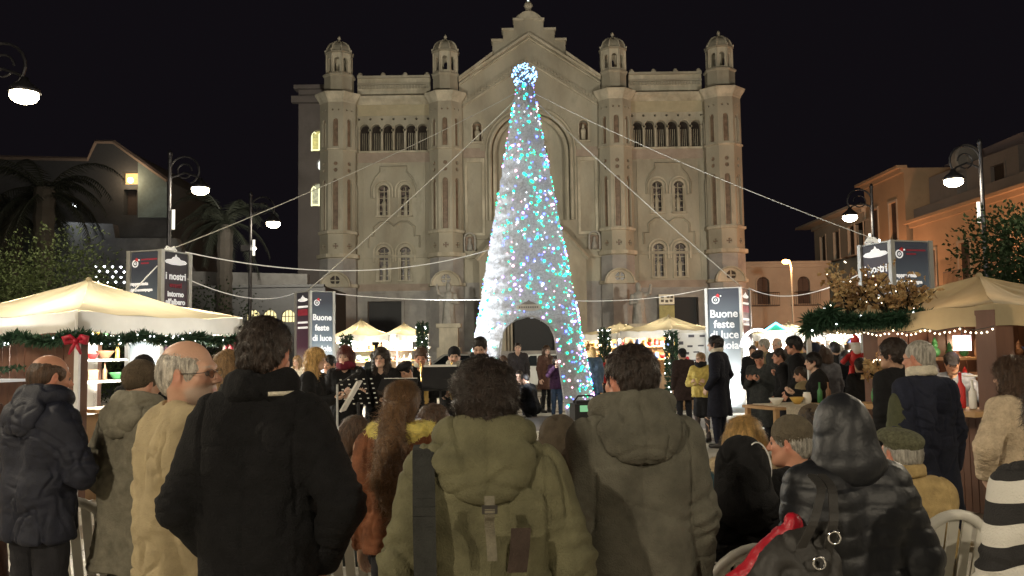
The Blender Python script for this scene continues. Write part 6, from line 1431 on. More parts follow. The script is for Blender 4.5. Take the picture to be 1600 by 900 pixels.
        k = SDF(); c0 = xf(np.array([[0, -.022, .022]]), HM)[0]; k.ell(c0, (.112*hsc, .130*hsc, .138*hsc), k=.04); k.cone(c0+(0, -.03*s, -.08*s), nb+(0, -.03*s, -.03*s), .10*s, .10*s, k=.06); k.ell(nb+(0, -.05*s, 0), (.15*w, .11*s, .07*s), k=.06)
        f0 = xf(np.array([[0, .135, -.02]]), HM)[0]; k.ell(f0, (.082*hsc, .12*hsc, .112*hsc), rot=rot, k=.03, op='-'); clothmesh('hood', k, min(hj_, .011), hoodm or jm, root, style if style != 'puffer' else 'soft', (), None, seed+5)
    if fur:   # fur ruff round the shoulders
        k = SDF(); r0 = .150*w
        for i in range(12): a0 = 2*pi*i/12; a1 = a0+2*pi/12; k.cone(nb+np.array((r0*cos(a0), .11*s*sin(a0), -.02)), nb+np.array((r0*cos(a1), .11*s*sin(a1), -.02)), .045*s, k=.03)
        Vf, Qf = k.mesh(.012); Vs, Qs = strands(Vf, Qf, 3500, .035, .0022, lambda p: np.tile([[0, 0, -1.]], (len(p), 1)), 1.0, rng, .6); Qf = np.concatenate([Qf, Qs+len(Vf)]); Vf = np.concatenate([Vf, Vs]); obj('fur_collar', npmesh('fur_collar', Vf, Qf, fur), root)
    # --- hair, hats
    hl = lod if lod < 3 else 3
    if hair and hood != 'up': hv_, hq_ = hair_build(hair, 1, rng, hl); obj('hair', npmesh('hair', xf(hv_, HM), hq_, HAIR[hc]), root)
    if hat:
        k = SDF(); hm = hatm or cloth('hat_black', (.015, .015, .017))
        if hat == 'beanie': k.ell((0, -.016, .040), (.090, .107, .100), k=.02); k.ell((0, .1, -.075), (.14, .1, .095), k=.01, op='-'); k.box((0, 0, -.105), (.2, .2, .08), .01, rot=(radians(8), 0, 0), k=.01, op='-')
        elif hat == 'flatcap': k.ell((0, .0, .075), (.106, .128, .046), rot=(radians(8), 0, 0), k=.03); k.ell((0, -.018, .035), (.086, .101, .055), k=.02); k.ell((0, .115, .058), (.070, .055, .014), k=.02); k.box((0, 0, -.09), (.2, .2, .09), .01, k=.01, op='-')
        elif hat == 'cap': k.ell((0, -.012, .048), (.087, .103, .085), k=.02); k.ell((0, .11, .045), (.065, .065, .009), rot=(radians(-10), 0, 0), k=.015); k.box((0, 0, -.085), (.2, .2, .1), .01, k=.01, op='-')
        elif hat == 'beret': k.ell((.01, -.01, .075), (.115, .125, .045), rot=(0, radians(6), 0), k=.03); k.ell((0, -.012, .04), (.087, .102, .05), k=.02); k.box((0, 0, -.09), (.2, .2, .1), .01, k=.01, op='-')
        V_, Q_ = k.mesh({1: .0065, 2: .01, 3: .014}[lod]); N = vnormals(V_, Q_)
        if hat == 'beanie': a_ = np.arctan2(V_[:, 1], V_[:, 0]); V_ = V_+N*(.0015*np.sin(a_*46)+.004*noise3(V_*14))[:, None]
        else: V_ = V_+N*(.003*noise3(V_*18))[:, None]
        obj({'flatcap': 'flat_cap'}.get(hat, hat), npmesh(hat, xf(V_, HM), Q_, hm), root)
    if glasses:
        g_ = MB()
        for q in (-1, 1):
            g_.tube([(q*.033+.021*cos(t), .099, -.006+.015*sin(t)) for t in np.linspace(0, 2*pi, 14)], .0011, 5, caps=False); g_.tube([(q*.054, .098, .0), (q*.078, .07, .0), (q*.081, -.01, .002), (q*.080, -.025, -.012)], .0014, 5)
        g_.tube([(-.012, .1, -.002), (.012, .1, -.002)], .0017, 5); g_.v = [tuple(v) for v in xf(np.array(g_.v), HM)]; g_.build('glasses', LENS, root, True)
    root['_'] = 0; del root['_']
    return dict(o=root, T=T, nb=nb, HM=HM, A=A, s=s, w=w, hip=hipz, up=up, hsc=hsc)
def W2(pr, v): return pr['o'].matrix_basis @ Vector(v)
BLK = cloth('black', (.009, .009, .010)); BLKW = cloth('black_wool', (.006, .006, .007), var=.25, bump=.5, bs=220); OLIVE = cloth('olive_canvas', (.125, .118, .068), var=.16, scale=5); TAUPE = cloth('taupe_canvas', (.105, .10, .078), var=.16, scale=5); TAN = cloth('tan_jacket', (.37, .30, .18), var=.1, scale=4)
NAVYP = cloth('navy_nylon', (.012, .014, .026), rough=.6, bump=.25, spec=.35); GREYJ = cloth('grey_olive_jacket', (.21, .195, .15)); RUST = cloth('rust_suede', (.17, .066, .032), var=.25, scale=6); MUST = cloth('mustard_jacket', (.40, .29, .13)); LEA = mat('black_leather', (.011, .012, .015), .48, var=.1, scale=8, bump=.2, bscale=60, spec=.45)
NAVY = cloth('navy_coat', (.017, .020, .036)); BEIGE = cloth('beige_fleece', (.55, .44, .31), bump=.8, bs=120); YEL = cloth('yellow_coat', (.46, .36, .10)); BROWN = cloth('brown_coat', (.09, .045, .032)); CREAM = cloth('cream_scarf', (.62, .57, .46)); GRN = cloth('tweed_green', (.10, .10, .06), var=.3, scale=30); BEAN = cloth('taupe_beanie', (.12, .10, .07), bump=.9, bs=120); BEAN2 = cloth('brown_beanie', (.10, .075, .05), bump=.9, bs=120)
ORANGE = cloth('orange_jacket', (.62, .22, .05)); DENIM = cloth('denim', (.06, .09, .15)); SLATE = cloth('slate_sweater', (.24, .27, .33)); DKG = cloth('dark_grey_wool', (.035, .038, .038), var=.25); WINE = cloth('wine', (.14, .015, .03)); YFUR = mat('yellow_fur', (.70, .60, .17), .8, var=.3, scale=40); BFUR = mat('beige_fur', (.42, .33, .2), .8, var=.35, scale=40); KHAKI = cloth('khaki', (.22, .18, .10)); REDJ = cloth('red_jacket', (.5, .03, .03)); MIDB = cloth('faded_blue', (.09, .13, .19))
def stripes():
    m = mat('cloth_striped', (.62, .60, .55), .85, bump=.5, bscale=200, var=.08); nt = m.node_tree; N = nt.nodes; L = nt.links; b = N['Principled BSDF']
    tc = N.new('ShaderNodeTexCoord'); mp = N.new('ShaderNodeMapping'); L.new(tc.outputs['Object'], mp.inputs[0]); sp = N.new('ShaderNodeSeparateXYZ'); L.new(mp.outputs[0], sp.inputs[0])
    ax = N.new('ShaderNodeMath'); ax.operation = 'ABSOLUTE'; L.new(sp.outputs[0], ax.inputs[0]); k = N.new('ShaderNodeMath'); k.operation = 'MULTIPLY_ADD'; L.new(ax.outputs[0], k.inputs[0]); k.inputs[1].default_value = .25; L.new(sp.outputs[2], k.inputs[2])
    w = N.new('ShaderNodeMath'); w.operation = 'MULTIPLY'; L.new(k.outputs[0], w.inputs[0]); w.inputs[1].default_value = 1/.105; fr = N.new('ShaderNodeMath'); fr.operation = 'FRACT'; L.new(w.outputs[0], fr.inputs[0])
    gt = N.new('ShaderNodeMath'); gt.operation = 'GREATER_THAN'; L.new(fr.outputs[0], gt.inputs[0]); gt.inputs[1].default_value = .5; mx = N.new('ShaderNodeMix'); mx.data_type = 'RGBA'; L.new(gt.outputs[0], mx.inputs[0]); mx.inputs[6].default_value = (.62, .6, .55, 1); mx.inputs[7].default_value = (.018, .017, .018, 1); L.new(mx.outputs[2], b.inputs['Base Color']); return m
TONE = (.50, .30, .20); PALE = (.58, .38, .28); RUD = (.52, .26, .17)
AUD = 'audience standing and seated in front'

# ---- front row
m4 = person('man in black wool jacket and thick black scarf, back turned, left of centre', 407, 2.85, 498, -6, .92, (-4, -10, 0), ('pocket', 'wpocket'), hs=.95, jacket=BLKW, style='coat', hem=.72, hair='short', hc='dark', tone=RUD, scarf=BLKW, group=AUD)
m6 = person('man with dark tousled hair in olive parka with a grey shoulder strap, centre front', 757, 2.5, 574, 4, 1.08, (3, -8, 0), ('wide', 'wide'), jacket=OLIVE, hem=.70, hair='messy', hc='dark', tone=RUD, hood='down', group=AUD)
m7 = person('man in taupe hooded coat right of centre, head turned slightly left', 988, 2.95, 544, 8, 1.05, (24, -4, 0), ('pocket', 'down'), jacket=TAUPE, style='coat', hem=.66, hair='short', hc='dark', tone=RUD, hood='down', collar=CREAM, group=AUD)
m3 = person('older balding man with white beard and glasses in tan jacket, seen in profile', 277, 3.3, 537, -50, 1.0, (-46, 4, 0), ('down', 'down'), jacket=TAN, hem=.72, hair='fringe', hc='white', tone=(.56, .33, .23), beard=(.42, .37, .32), glasses=True, group=AUD, hs=1.12)
m1 = person('balding man in dark navy padded jacket with arms crossed at the left edge', 66, 4.25, 555, -28, 1.05, (-14, -6, 0), ('crossed', 'crossed'), jacket=NAVYP, style='leather', hem=.80, hair='balding', hc='brown', tone=RUD, hood='down', group=AUD)
m2 = person('person in brown knitted beanie and grey hooded jacket behind the tan jacket', 212, 4.4, 568, -22, .92, (-8, -4, 0), ('pocket', 'pocket'), jacket=GREYJ, hem=.62, hair=None, tone=TONE, hat='beanie', hatm=BEAN2, hood='down', trousers=cloth('olive_trouser', (.08, .075, .05)), group=AUD)
m0 = person('person in reddish brown coat cut off by the left edge', -46, 4.6, 560, -20, 1.0, jacket=BROWN, style='coat', hem=.5, hair='short', hc='dark', group=AUD, lod=2)
m5 = person('woman with long curly ponytail in rust suede jacket with yellow fur collar', 626, 3.95, 598, -6, .95, (-6, -2, 4), ('down', 'down'), jacket=RUST, style='cloth', hem=.86, hair='pony', hc='chestnut', tone=PALE, fur=YFUR, female=1, group=AUD)
m15 = person('woman in shiny black hooded leather jacket with a black handbag, back turned', 1318, 2.8, 628, 10, .95, (14, -2, 0), ('pocket', 'pocket'), jacket=LEA, style='puffer', hem=.70, hair=None, hood='up', tone=PALE, female=1, group=AUD)
m16 = person('seated old man in green tweed flat cap and mustard jacket', 1414, 4.25, 672, 6, 1.0, (14, 2, 0), ('lap', 'lap'), 'seat', jacket=MUST, hem=.8, hair='fringe', hc='grey', tone=RUD, hat='flatcap', hatm=GRN, collar=MUST, group=AUD)
m13 = person('seated person in black hooded jacket with thin white piping', 1160, 3.5, 698, -8, 1.05, (-4, -4, 0), ('lap', 'lap'), 'seat', jacket=BLK, hem=.8, hair=None, hood='up', group=AUD)
m12 = person('seated blonde woman with a wide beige fur collar', 1163, 4.4, 654, -10, 1.05, (0, -2, 0), ('lap', 'lap'), 'seat', jacket=cloth('teal_coat', (.03, .06, .075)), hair='bob', hc='blonde', fur=BFUR, female=1, group=AUD)
m14 = person('seated man in ribbed grey beanie and black jacket, face turned left', 1244, 4.15, 655, 25, .98, (34, -2, 0), ('lap', 'lap'), 'seat', jacket=BLK, hair='fringe', hc='grey', tone=RUD, hat='beanie', hatm=BEAN, group=AUD)
m14b = person('seated person in dark brown beanie mostly hidden behind the leather hood', 1272, 5.2, 636, 0, 1.0, (0, 0, 0), ('lap', 'lap'), 'seat', jacket=BLK, hair='short', hc='dark', hat='beanie', hatm=BEAN2, group=AUD, lod=2)
m8 = person('seated person in dark fur-edged hood between the two parkas', 874, 4.1, 662, -8, .95, (0, -2, 0), ('lap', 'lap'), 'seat', jacket=cloth('dark_brown_parka', (.04, .033, .026)), hair=None, hood='up', hoodm=cloth('brown_hood', (.07, .055, .038)), group=AUD, lod=2)
m9 = person('seated woman with brown hair and glasses, half hidden by the black jacket', 549, 5.3, 652, -125, .95, (0, -2, 0), ('lap', 'lap'), 'seat', jacket=DKG, hair='bob', hc='brown', tone=PALE, glasses=True, female=1, group=AUD, lod=2)
m10 = person('seated person with short brown hair just left of the olive parka', 676, 5.1, 638, 0, 1.0, (0, 0, 0), ('lap', 'lap'), 'seat', jacket=DKG, hair='messy', hc='brown', group=AUD, lod=2)
m10b = person('seated grey-haired person behind the yellow fur collar', 588, 5.6, 668, -10, 1.0, (0, 0, 0), ('lap', 'lap'), 'seat', jacket=BLK, hair='bob', hc='brown', female=1, group=AUD, lod=2)
m11 = person('child in bright orange hood hidden behind the tousled dark hair', 756, 2.98, 606, 0, 1.1, (0, 0, 0), jacket=ORANGE, hair=None, hood='up', group=AUD, lod=2)
m17 = person('tall grey-haired man in navy overcoat and cream scarf by the right stall', 1441, 5.6, 533, 12, .95, (22, -2, 0), ('down', 'down'), jacket=NAVY, style='coat', hem=.46, hair='crop', hc='grey', tone=RUD, glasses=True, collar=CREAM, lod=1)
m18 = person('woman with curly brown hair in short beige fleece jacket at the right edge', 1588, 5.0, 560, 22, 1.05, (10, -2, 0), ('akimbo', 'akimbo'), jacket=BEIGE, style='fluffy', hem=.97, hair='curly', hc='brown', tone=PALE, trousers=BLK, female=1)
m19 = person('person in black and white striped sweater cut off by the right edge', 1668, 2.35, 596, 6, 1.1, (0, 0, 0), ('wide', 'down'), jacket=stripes(), style='cloth', hem=.75, hair='long', hc='dark', female=1, group=AUD)
m20 = person('person with dark bushy hair beside the grey-haired man at the counter', 1400, 7.0, 532, 20, .95, (30, 0, 0), ('down', 'hold'), jacket=BLK, style='coat', hem=.8, hair='messy', hc='dark', lod=2)
m21 = person('stallkeeper in slate blue sweater leaning behind the right counter', 1487, 9.3, 552, 150, 1.0, (10, -22, 0), ('point', 'hold'), jacket=SLATE, hem=.9, hair='short', hc='black', hat='cap', tone=TONE, lod=2)
m22 = person('woman with light brown hair standing between tan and black jackets', 352, 6.2, 548, -30, .95, (-10, 0, 0), jacket=DKG, hair='long', hc='sandy', tone=PALE, female=1, lod=2)
m23 = person('person seen as a dark round head left of the old man', 222, 7.2, 556, 0, .95, (0, 0, 0), jacket=BLK, hair='short', hc='black', lod=2)
# ---- band
BAND = 'musicians playing in front of the tree'
def B(*a, **k): k.setdefault('lod', 2); k.setdefault('group', BAND); return person(*a, **k)
b1 = B('blonde curly-haired singer in black facing right with a music sheet', 488, 9.2, 545, -95, .95, (6, -4, 0), ('hold', 'hold'), jacket=BLK, hem=.85, hair='curly', hc='blonde', tone=PALE, female=1)
b2 = B('red-haired woman in black with dark red scarf facing the audience', 541, 10.0, 541, 172, .95, (0, -6, 0), ('hold', 'hold'), jacket=BLK, hair='redhair', hc='auburn', tone=PALE, female=1, scarf=WINE)
b2b = B('dark-haired musician standing between the blonde and the red-haired women', 517, 11.2, 556, 160, .92, (0, -10, 0), ('hold', 'hold'), jacket=BLK, hair='short', hc='black', tone=TONE)
b3 = B('woman with long dark curly hair in black facing the audience', 596, 10.2, 544, 176, .95, (0, -4, 0), ('hold', 'hold'), jacket=BLK, hair='curly', hc='dark', tone=PALE, female=1, glasses=True)
b4 = B('young brown-haired saxophone player looking down', 658, 11.0, 544, 184, .95, (0, -18, 0), ('sax', 'sax'), jacket=BLK, hair='short', hc='brown', tone=RUD, collar=CREAM)
b4b = B('musician bent over behind a black music stand', 637, 10.3, 566, 150, .92, (0, -25, 0), ('hold', 'hold'), jacket=BLK, hair='short', hc='black', tone=TONE, hat='beret')
b5 = B('saxophone player in black cap and glasses with light scarf', 711, 11.6, 543, 170, 1.0, (14, -6, 0), ('sax', 'sax'), jacket=BLK, hair='crop', hc='dark', tone=PALE, glasses=True, hat='beanie', scarf=cloth('pale_scarf', (.4, .38, .33)))
b6 = B('tall bearded musician in black playing a clarinet against the tree', 751, 10.3, 528, 168, 1.05, (6, -14, 0), ('clar', 'clar'), jacket=BLK, hair='short', hc='black', tone=PALE, beard=(.05, .035, .03), glasses=True, scarf=BLK)
# ---- people under and around the tree
def Q3(*a, **k): k.setdefault('lod', 3); return person(*a, **k)
Q3('stocky man in dark sweater standing under the tree arch', 809, 22.6, 536, 178, 1.1, (6, 0, 0), jacket=cloth('dark_sweater', (.045, .04, .042)), hair='crop', hc='dark', tone=PALE, lod=2)
Q3('man crouching under the arch with hand to his mouth', 812, 20.6, 579, 165, 1.0, (0, -12, 0), ('face', 'lap'), 'crouch', jacket=BLK, hair='crop', hc='dark', tone=PALE, lod=2)
Q3('person in black crouching beside him with back turned', 833, 19.6, 584, 60, 1.0, (0, -20, 0), ('lap', 'lap'), 'crouch', jacket=BLK, hair='short', hc='black', lean=.25)
Q3('woman in brown coat and black boots at the right of the arch', 852, 22.2, 540, -140, .95, (-20, 0, 0), ('phone', 'down'), jacket=BROWN, style='coat', hem=.62, hair='long', hc='brown', tone=PALE, female=1, trousers=BLK, boots=mat('black_boot', (.012, .011, .012), .3), lod=2)
Q3('girl in purple jacket and denim raising a phone inside the arch', 869, 20.9, 556, -170, .95, (0, -6, 0), ('face', 'face'), jacket=cloth('purple_jacket', (.07, .03, .07)), hair='long', hc='dark', tone=PALE, female=1, trousers=DENIM, lod=2)
Q3('brown-haired person half hidden behind the clarinet player', 787, 17.4, 556, 150, .9, (0, 0, 0), jacket=cloth('brownish_top', (.10, .07, .05)), hair='bob', hc='brown', female=1)
Q3('fair-haired woman in faded blue coat walking away right of the tree', 926, 20.5, 543, 10, .95, (0, 0, 0), jacket=MIDB, style='coat', hem=.62, hair='bob', hc='blonde', trousers=DENIM, female=1)
Q3('person in red jacket near the small right tent', 948, 24.5, 556, 200, .95, jacket=REDJ, hair='short', hc='dark')
Q3('pale-coated person beside the red jacket at the small tent', 962, 25.5, 553, 120, .9, jacket=CREAM, hair='long', hc='dark', female=1)
# ---- right of the tree
MID = 'visitors standing by the right-hand stalls'
def R(*a, **k): k.setdefault('lod', 2); k.setdefault('group', MID); return person(*a, **k)
R('person in long dark brown coat looking at the stalls, back turned', 1067, 17.4, 545, 14, 1.05, (0, 0, 0), ('down', 'down'), jacket=cloth('dark_brown_coat', (.035, .022, .02)), style='coat', hem=.62, hair='crop', hc='black', hat='beanie')
R('short-haired woman in yellow coat and dark skirt with crossed arms', 1095, 14.9, 551, 150, .95, (-20, 0, 0), ('crossed', 'crossed'), jacket=YEL, hem=.88, hair='short', hc='sandy', tone=PALE, female=1, glasses=True, scarf=BLK, skirt=BLK, trousers=cloth('grey_tights', (.07, .06, .06)))
m2r = R('slim dark-haired man in long black overcoat looking left', 1121, 14.0, 526, 52, 1.0, (16, 6, 0), ('pocket', 'pocket'), jacket=cloth('ink_overcoat', (.012, .013, .022)), style='coat', hem=.50, hair='messy', hc='black', tone=PALE, collar=CREAM, trousers=cloth('ink_trouser', (.014, .016, .028)))
R('person in dark grey overcoat and black cap reading a phone', 1187, 13.6, 549, 140, 1.08, (16, -28, 0), ('phone', 'phone'), jacket=DKG, style='coat', hem=.42, hair='short', hc='dark', tone=RUD, hat='beret')
R('man in black jacket facing left behind the phone reader', 1222, 12.9, 545, 70, 1.0, (14, 0, 0), ('pocket', 'pocket'), jacket=BLK, hem=.75, hair='short', hc='dark', tone=RUD)
R('pale grey-haired person beside the bright sign tower', 1197, 16.2, 530, 60, 1.0, (10, 0, 0), jacket=KHAKI, hair='short', hc='grey', tone=PALE)
R('bald-headed man in the crowd near the white stall', 1216, 15.6, 528, 130, 1.0, (0, -6, 0), jacket=DKG, hair='fringe', hc='white', tone=PALE)
R('tall man with full black hair in dark coat among the crowd', 1244, 12.6, 527, 62, 1.05, (14, -6, 0), ('pocket', 'hold'), jacket=BLK, style='coat', hem=.7, hair='messy', hc='black', tone=RUD)
R('woman in black shawl seen in profile holding a paper tray', 1275, 10.4, 551, 78, 1.0, (8, -4, 0), ('hold', 'hold'), jacket=BLK, hem=.82, hair='pony', hc='black', tone=PALE, female=1)
R('person in khaki coat with rucksack in front of the shawl woman', 1254, 11.4, 574, 58, 1.0, (10, -10, 0), jacket=KHAKI, hem=.7, hair='short', hc='dark', tone=TONE)
R('brown-haired person in grey jacket at the stall entrance', 1291, 12.9, 544, 20, .95, (0, 0, 0), jacket=cloth('mid_grey', (.10, .10, .11)), hair='bob', hc='brown', female=1)
R('dark-haired man at the white stall, back turned', 1305, 14.8, 534, 0, 1.0, (0, 0, 0), jacket=BLK, hair='short', hc='black')
R('figure in dark jacket between the khaki coat and the stall light', 1262, 17.2, 533, 10, 1.0, (0, 0, 0), jacket=DKG, hair='short', hc='dark', lod=3)
R('black-haired visitor just left of the inner stall post', 1321, 13.4, 548, -10, 1.0, (0, 0, 0), jacket=BLK, hair='long', hc='black', female=1, lod=3)
R('small visitor silhouetted against the white stall light', 1284, 19, 539, 170, .95, (0, 0, 0), jacket=BROWN, hair='short', hc='dark', lod=3)
R('dark-clothed customer inside the gap by the right stall', 1345, 11.6, 560, 0, 1.0, (0, 0, 0), jacket=BLK, hair='short', hc='dark', lod=2)
Q3('fair-haired woman in pale coat between the left sign tower and the tent', 466, 17, 556, 160, .95, (0, 0, 0), jacket=CREAM, hair='long', hc='sandy', tone=PALE, female=1)
Q3('visitor in dark coat at the far left tents', 583, 24, 552, 20, 1.0, (0, 0, 0), jacket=DKG, hair='short', hc='dark')
R('woman in wine-red coat in the crowd before the white stall', 1232, 16.4, 540, -20, .95, (0, 0, 0), jacket=WINE, hair='long', hc='brown', female=1, lod=3)
R('fair-haired visitor in pale jacket in the crowd before the white stall', 1254, 18.2, 537, 30, .95, (0, 0, 0), jacket=cloth('pale_jacket', (.3, .28, .25)), hair='bob', hc='blonde', female=1, lod=3)
R('hooded visitor in dark blue jacket in the crowd before the white stall', 1273, 15.9, 538, 0, 1.0, (0, 0, 0), jacket=NAVY, hair=None, hood='up', lod=3)
R('grey-haired visitor in brown jacket near the pale distant tent', 1313, 17.3, 540, 40, 1.0, (0, 0, 0), jacket=BROWN, hair='short', hc='grey', lod=3)
R('visitor in knitted hat and grey jacket near the inner stall post', 1336, 16.0, 542, -30, .95, (0, 0, 0), jacket=cloth('mid_grey2', (.08, .08, .085)), hair='bob', hc='dark', hat='beanie', hatm=WINE, female=1, lod=3)
R('tall visitor in black jacket between the bright sign tower and the stalls', 1176, 18.5, 540, 160, 1.0, (0, 0, 0), jacket=BLK, hair='short', hc='dark', lod=3)


# ------------------------------------------------------------------ worn and carried details (parts of their wearer) and props
def ribbon(pts, wv, t, m, name, parent):
    b = MB(); q_ = [Vector(p) for p in pts]; e_ = [q_[0]*2-q_[1]]+q_+[q_[-1]*2-q_[-2]]; pts = []
    for i in range(1, len(e_)-2):
        for u_ in (0, .2, .4, .6, .8): a0, a1, a2, a3 = e_[i-1:i+3]; pts.append(.5*((2*a1)+(a2-a0)*u_+(2*a0-5*a1+4*a2-a3)*u_*u_+(3*a1-a0-3*a2+a3)*u_**3))
    pts.append(q_[-1])
    for i in range(len(pts)-1):
        a, c = pts[i], pts[i+1]; w_ = Vector(wv[i] if isinstance(wv, list) else wv); w2 = Vector(wv[i+1] if isinstance(wv, list) else wv); n = (c-a).cross(w_).normalized()*t
        b.add([a-w_, a+w_, c+w2, c-w2, a-w_+n, a+w_+n, c+w2+n, c-w2+n], [(0, 1, 2, 3), (4, 7, 6, 5), (0, 4, 5, 1), (2, 6, 7, 3), (0, 3, 7, 4), (1, 5, 6, 2)])
    return b.build(name, m, parent, False)
# strap and tabs on the olive parka: vertical strap left of the spine, dark leather tab, light buckle strap
s = m6['s']; up = m6['up']; STR = cloth('grey_webbing', (.030, .031, .029), bump=.3, bs=260)
def yb(z, x): return -(.155+.012)*s-.012*abs(x)/.2
ribbon([(-.175, .02, up(1.50)), (-.175, -.06, up(1.485)), (-.172, -.125, up(1.42)), (-.170, -.172, up(1.32)), (-.168, -.168, up(1.15)), (-.165, -.165, up(1.0)), (-.16, -.17, up(.85))], (.030, 0, 0), .006, STR, 'shoulder_strap', m6['o'])
ribbon([(.0, -.235, up(1.385)), (.0, -.245, up(1.34)), (.0, -.215, up(1.31)), (.005, -.188, up(1.25)), (.008, -.186, up(1.19))], (.013, 0, 0), .006, cloth('pale_tab', (.17, .155, .115)), 'hood_tab', m6['o'])
b = MB(); b.cbox((0, -.247, up(1.35)), (.04, .008, .022)); b.build('buckle', mat('dark_buckle', (.05, .045, .04), .4, metal=.5), m6['o'])
ribbon([(.085, -.178, up(1.28)), (.08, -.186, up(1.22)), (.072, -.186, up(1.155))], (.026, 0, 0), .006, cloth('dark_tab', (.05, .035, .028)), 'leather_tab', m6['o'])
# pony tail: curls down the back
def hairlock(pr, pts, rad, hcn, n=1600, name='ponytail', amp=.02):
    s_ = SDF(); 
    for i in range(len(pts)-1): s_.cone(pts[i], pts[i+1], rad[i], rad[i+1], k=.02)
    V, Q = s_.mesh(.009); N = vnormals(V, Q); V = V+N*(amp*(.6-1.6*np.abs(noise3(V*np.array([22, 22, 26])))))[:, None]; Vs, Qs = strands(V, Q, n, .06, .0018, lambda p: np.tile([[0, 0, -1.]], (len(p), 1)), .7, np.random.default_rng(5), 1.2)
    return obj(name, npmesh(name, np.concatenate([V, Vs]), np.concatenate([Q, Qs+len(V)]), HAIR[hcn]), pr['o'])
hp = xf(np.array([[0, -.105, .02], [0.005, -.145, -.03], [.0, -.15, -.11]]), m5['HM']); u5 = m5['up']
hairlock(m5, [hp[0], hp[1], hp[2], (.0, -.19, u5(1.42)), (-.01, -.215, u5(1.30)), (.01, -.21, u5(1.17)), (.02, -.20, u5(1.08))], [.03, .04, .046, .056, .058, .045, .018], 'chestnut', 3600)
b = MB(); b.lathe((0, 0, 0), [(.02, -.012), (.036, -.006), (.036, .006), (.02, .012)], 12); q = b.build('hair_tie', REDJ, m5['o'], True); q.location = Vector(hp[0]); q.rotation_euler = (radians(60), 0, 0)
hp = xf(np.array([[0, -.10, .0], [0, -.13, -.06], [.0, -.12, -.16]]), HM_ := R and m5['HM']) if False else None
# handbag on the leather jacket: two straps, ring buckle, slouchy bag; red glossy bag below
u = m15['up']; o = m15['o']; BAG = mat('bag_leather', (.03, .028, .026), .55, var=.15, bump=.2, bscale=60, spec=.35); CHR = mat('chrome', (.8, .8, .8), .15, metal=1)
bag = empty('handbag', m15['o'].location + Vector((-.27, -.14, 0)), 0, 'black slouchy leather handbag with silver rings hanging from the leather-hooded woman', 'handbag')
zt_ = 1.08
k = SDF(); k.ell((0, -.10, zt_-.22), (.15, .07, .14), k=.05); k.box((0.03, -.10, zt_-.14), (.10, .05, .10), .04, k=.05); k.cone((0, -.10, zt_-.03), (.11, -.10, zt_-.01), .028, k=.05)
V, Q = k.mesh(.011); N = vnormals(V, Q); V = V+N*wrinkle(V, N, 'leather', (), None, 77)[:, None]*1.4; obj('bag_body', npmesh('bag_body', V, Q, BAG), bag)
ribbon([(.02, -.14, zt_-.05), (.05, -.17, zt_+.03), (.075, -.15, zt_+.08), (.10, -.11, zt_+.13), (.11, .0, zt_+.15)], (.013, 0, 0), .006, BAG, 'strap', bag)
ribbon([(.10, -.14, zt_-.05), (.11, -.17, zt_+.03), (.12, -.15, zt_+.08), (.13, -.11, zt_+.13), (.14, .0, zt_+.15)], (.013, 0, 0), .006, BAG, 'strap', bag)
for xx, zz in ((.105, zt_-.0), (.06, zt_-.07)):
    b = MB(); b.tube([(xx+.017*cos(t), -.185, zz+.017*sin(t)) for t in np.linspace(0, 2*pi, 16)], .004, 6, caps=False); b.build('ring', CHR, bag, True)
k = SDF(); c0 = P(1222, 850, 2.66); k.cone((.03, 0, .06), (-.04, .0, -.06), .028, .045, k=.04); k.cone((-.04, 0, -.06), (-.13, 0, -.17), .05, .07, k=.05); k.cone((-.13, 0, -.17), (-.16, 0, -.4), .07, .09, k=.05); V, Q = k.mesh(.01); N = vnormals(V, Q); V = V+N*wrinkle(V, N, 'leather', (), None, 99)[:, None]*1.2
rb = obj('shopping_bag', npmesh('shopping_bag', V, Q, mat('red_gloss', (.42, .010, .025), .38, var=.2, bump=.6, bscale=25)), None, c0); tag(rb, 'creased red shiny bag held low at the left of the leather-hooded woman', 'bag')
# white piping on the black hood and jacket
HMp = m13['HM']; c0 = xf(np.array([[0, -.022, .022]]), HMp)[0]; hs = m13['hsc']; PIP = mat('white_piping', (.7, .7, .68), .6)
b = MB(); b.tube([c0+np.array((.118*hs*cos(t)*.55+.03, -.10*hs-.035*sin(t)*hs*0-.02+.09*hs*max(0, cos(t-1.6)-.4), .142*hs*sin(t))) if False else c0+np.array((.05+.06*cos(t), -.136*hs*np.sqrt(max(.02, 1-((.05+.06*cos(t))/.118/hs)**2-(.11*sin(t)/.142/hs)**2))-.012, .11*sin(t))) for t in np.linspace(-.6, 1.9, 16)], .0028, 5); b.build('piping', PIP, m13['o'])
u = m13['up']
for zz in (1.30, 1.16):
    b = MB(); b.tube([(x_, -.150*m13['s']-.012+.35*max(0, abs(x_)-.12)**1.3, u(zz)+.02*abs(x_)+.004*sin(x_*30)) for x_ in np.linspace(-.19, .19, 14)], .0035, 5); b.build('piping', PIP, m13['o'])
# white strip of shirt collar inside the black scarf
b = MB(); n_ = m4['nb']; b.tube([(n_[0]+.124*cos(t), n_[1]+.124*sin(t), n_[2]-.004) for t in np.linspace(-1.05, -.3, 8)], .008, 6); b.build('shirt_collar', CREAM, m4['o'], True)
# olive bag strap on the navy overcoat, red glove
u = m17['up']; k = SDF(); k.ell((-.205, .0, u(1.10)), (.065, .09, .29), k=.03); clothmesh('green_scarf_end', k, .012, cloth('moss_green', (.075, .08, .045)), m17['o'], 'soft', (), None, 3)

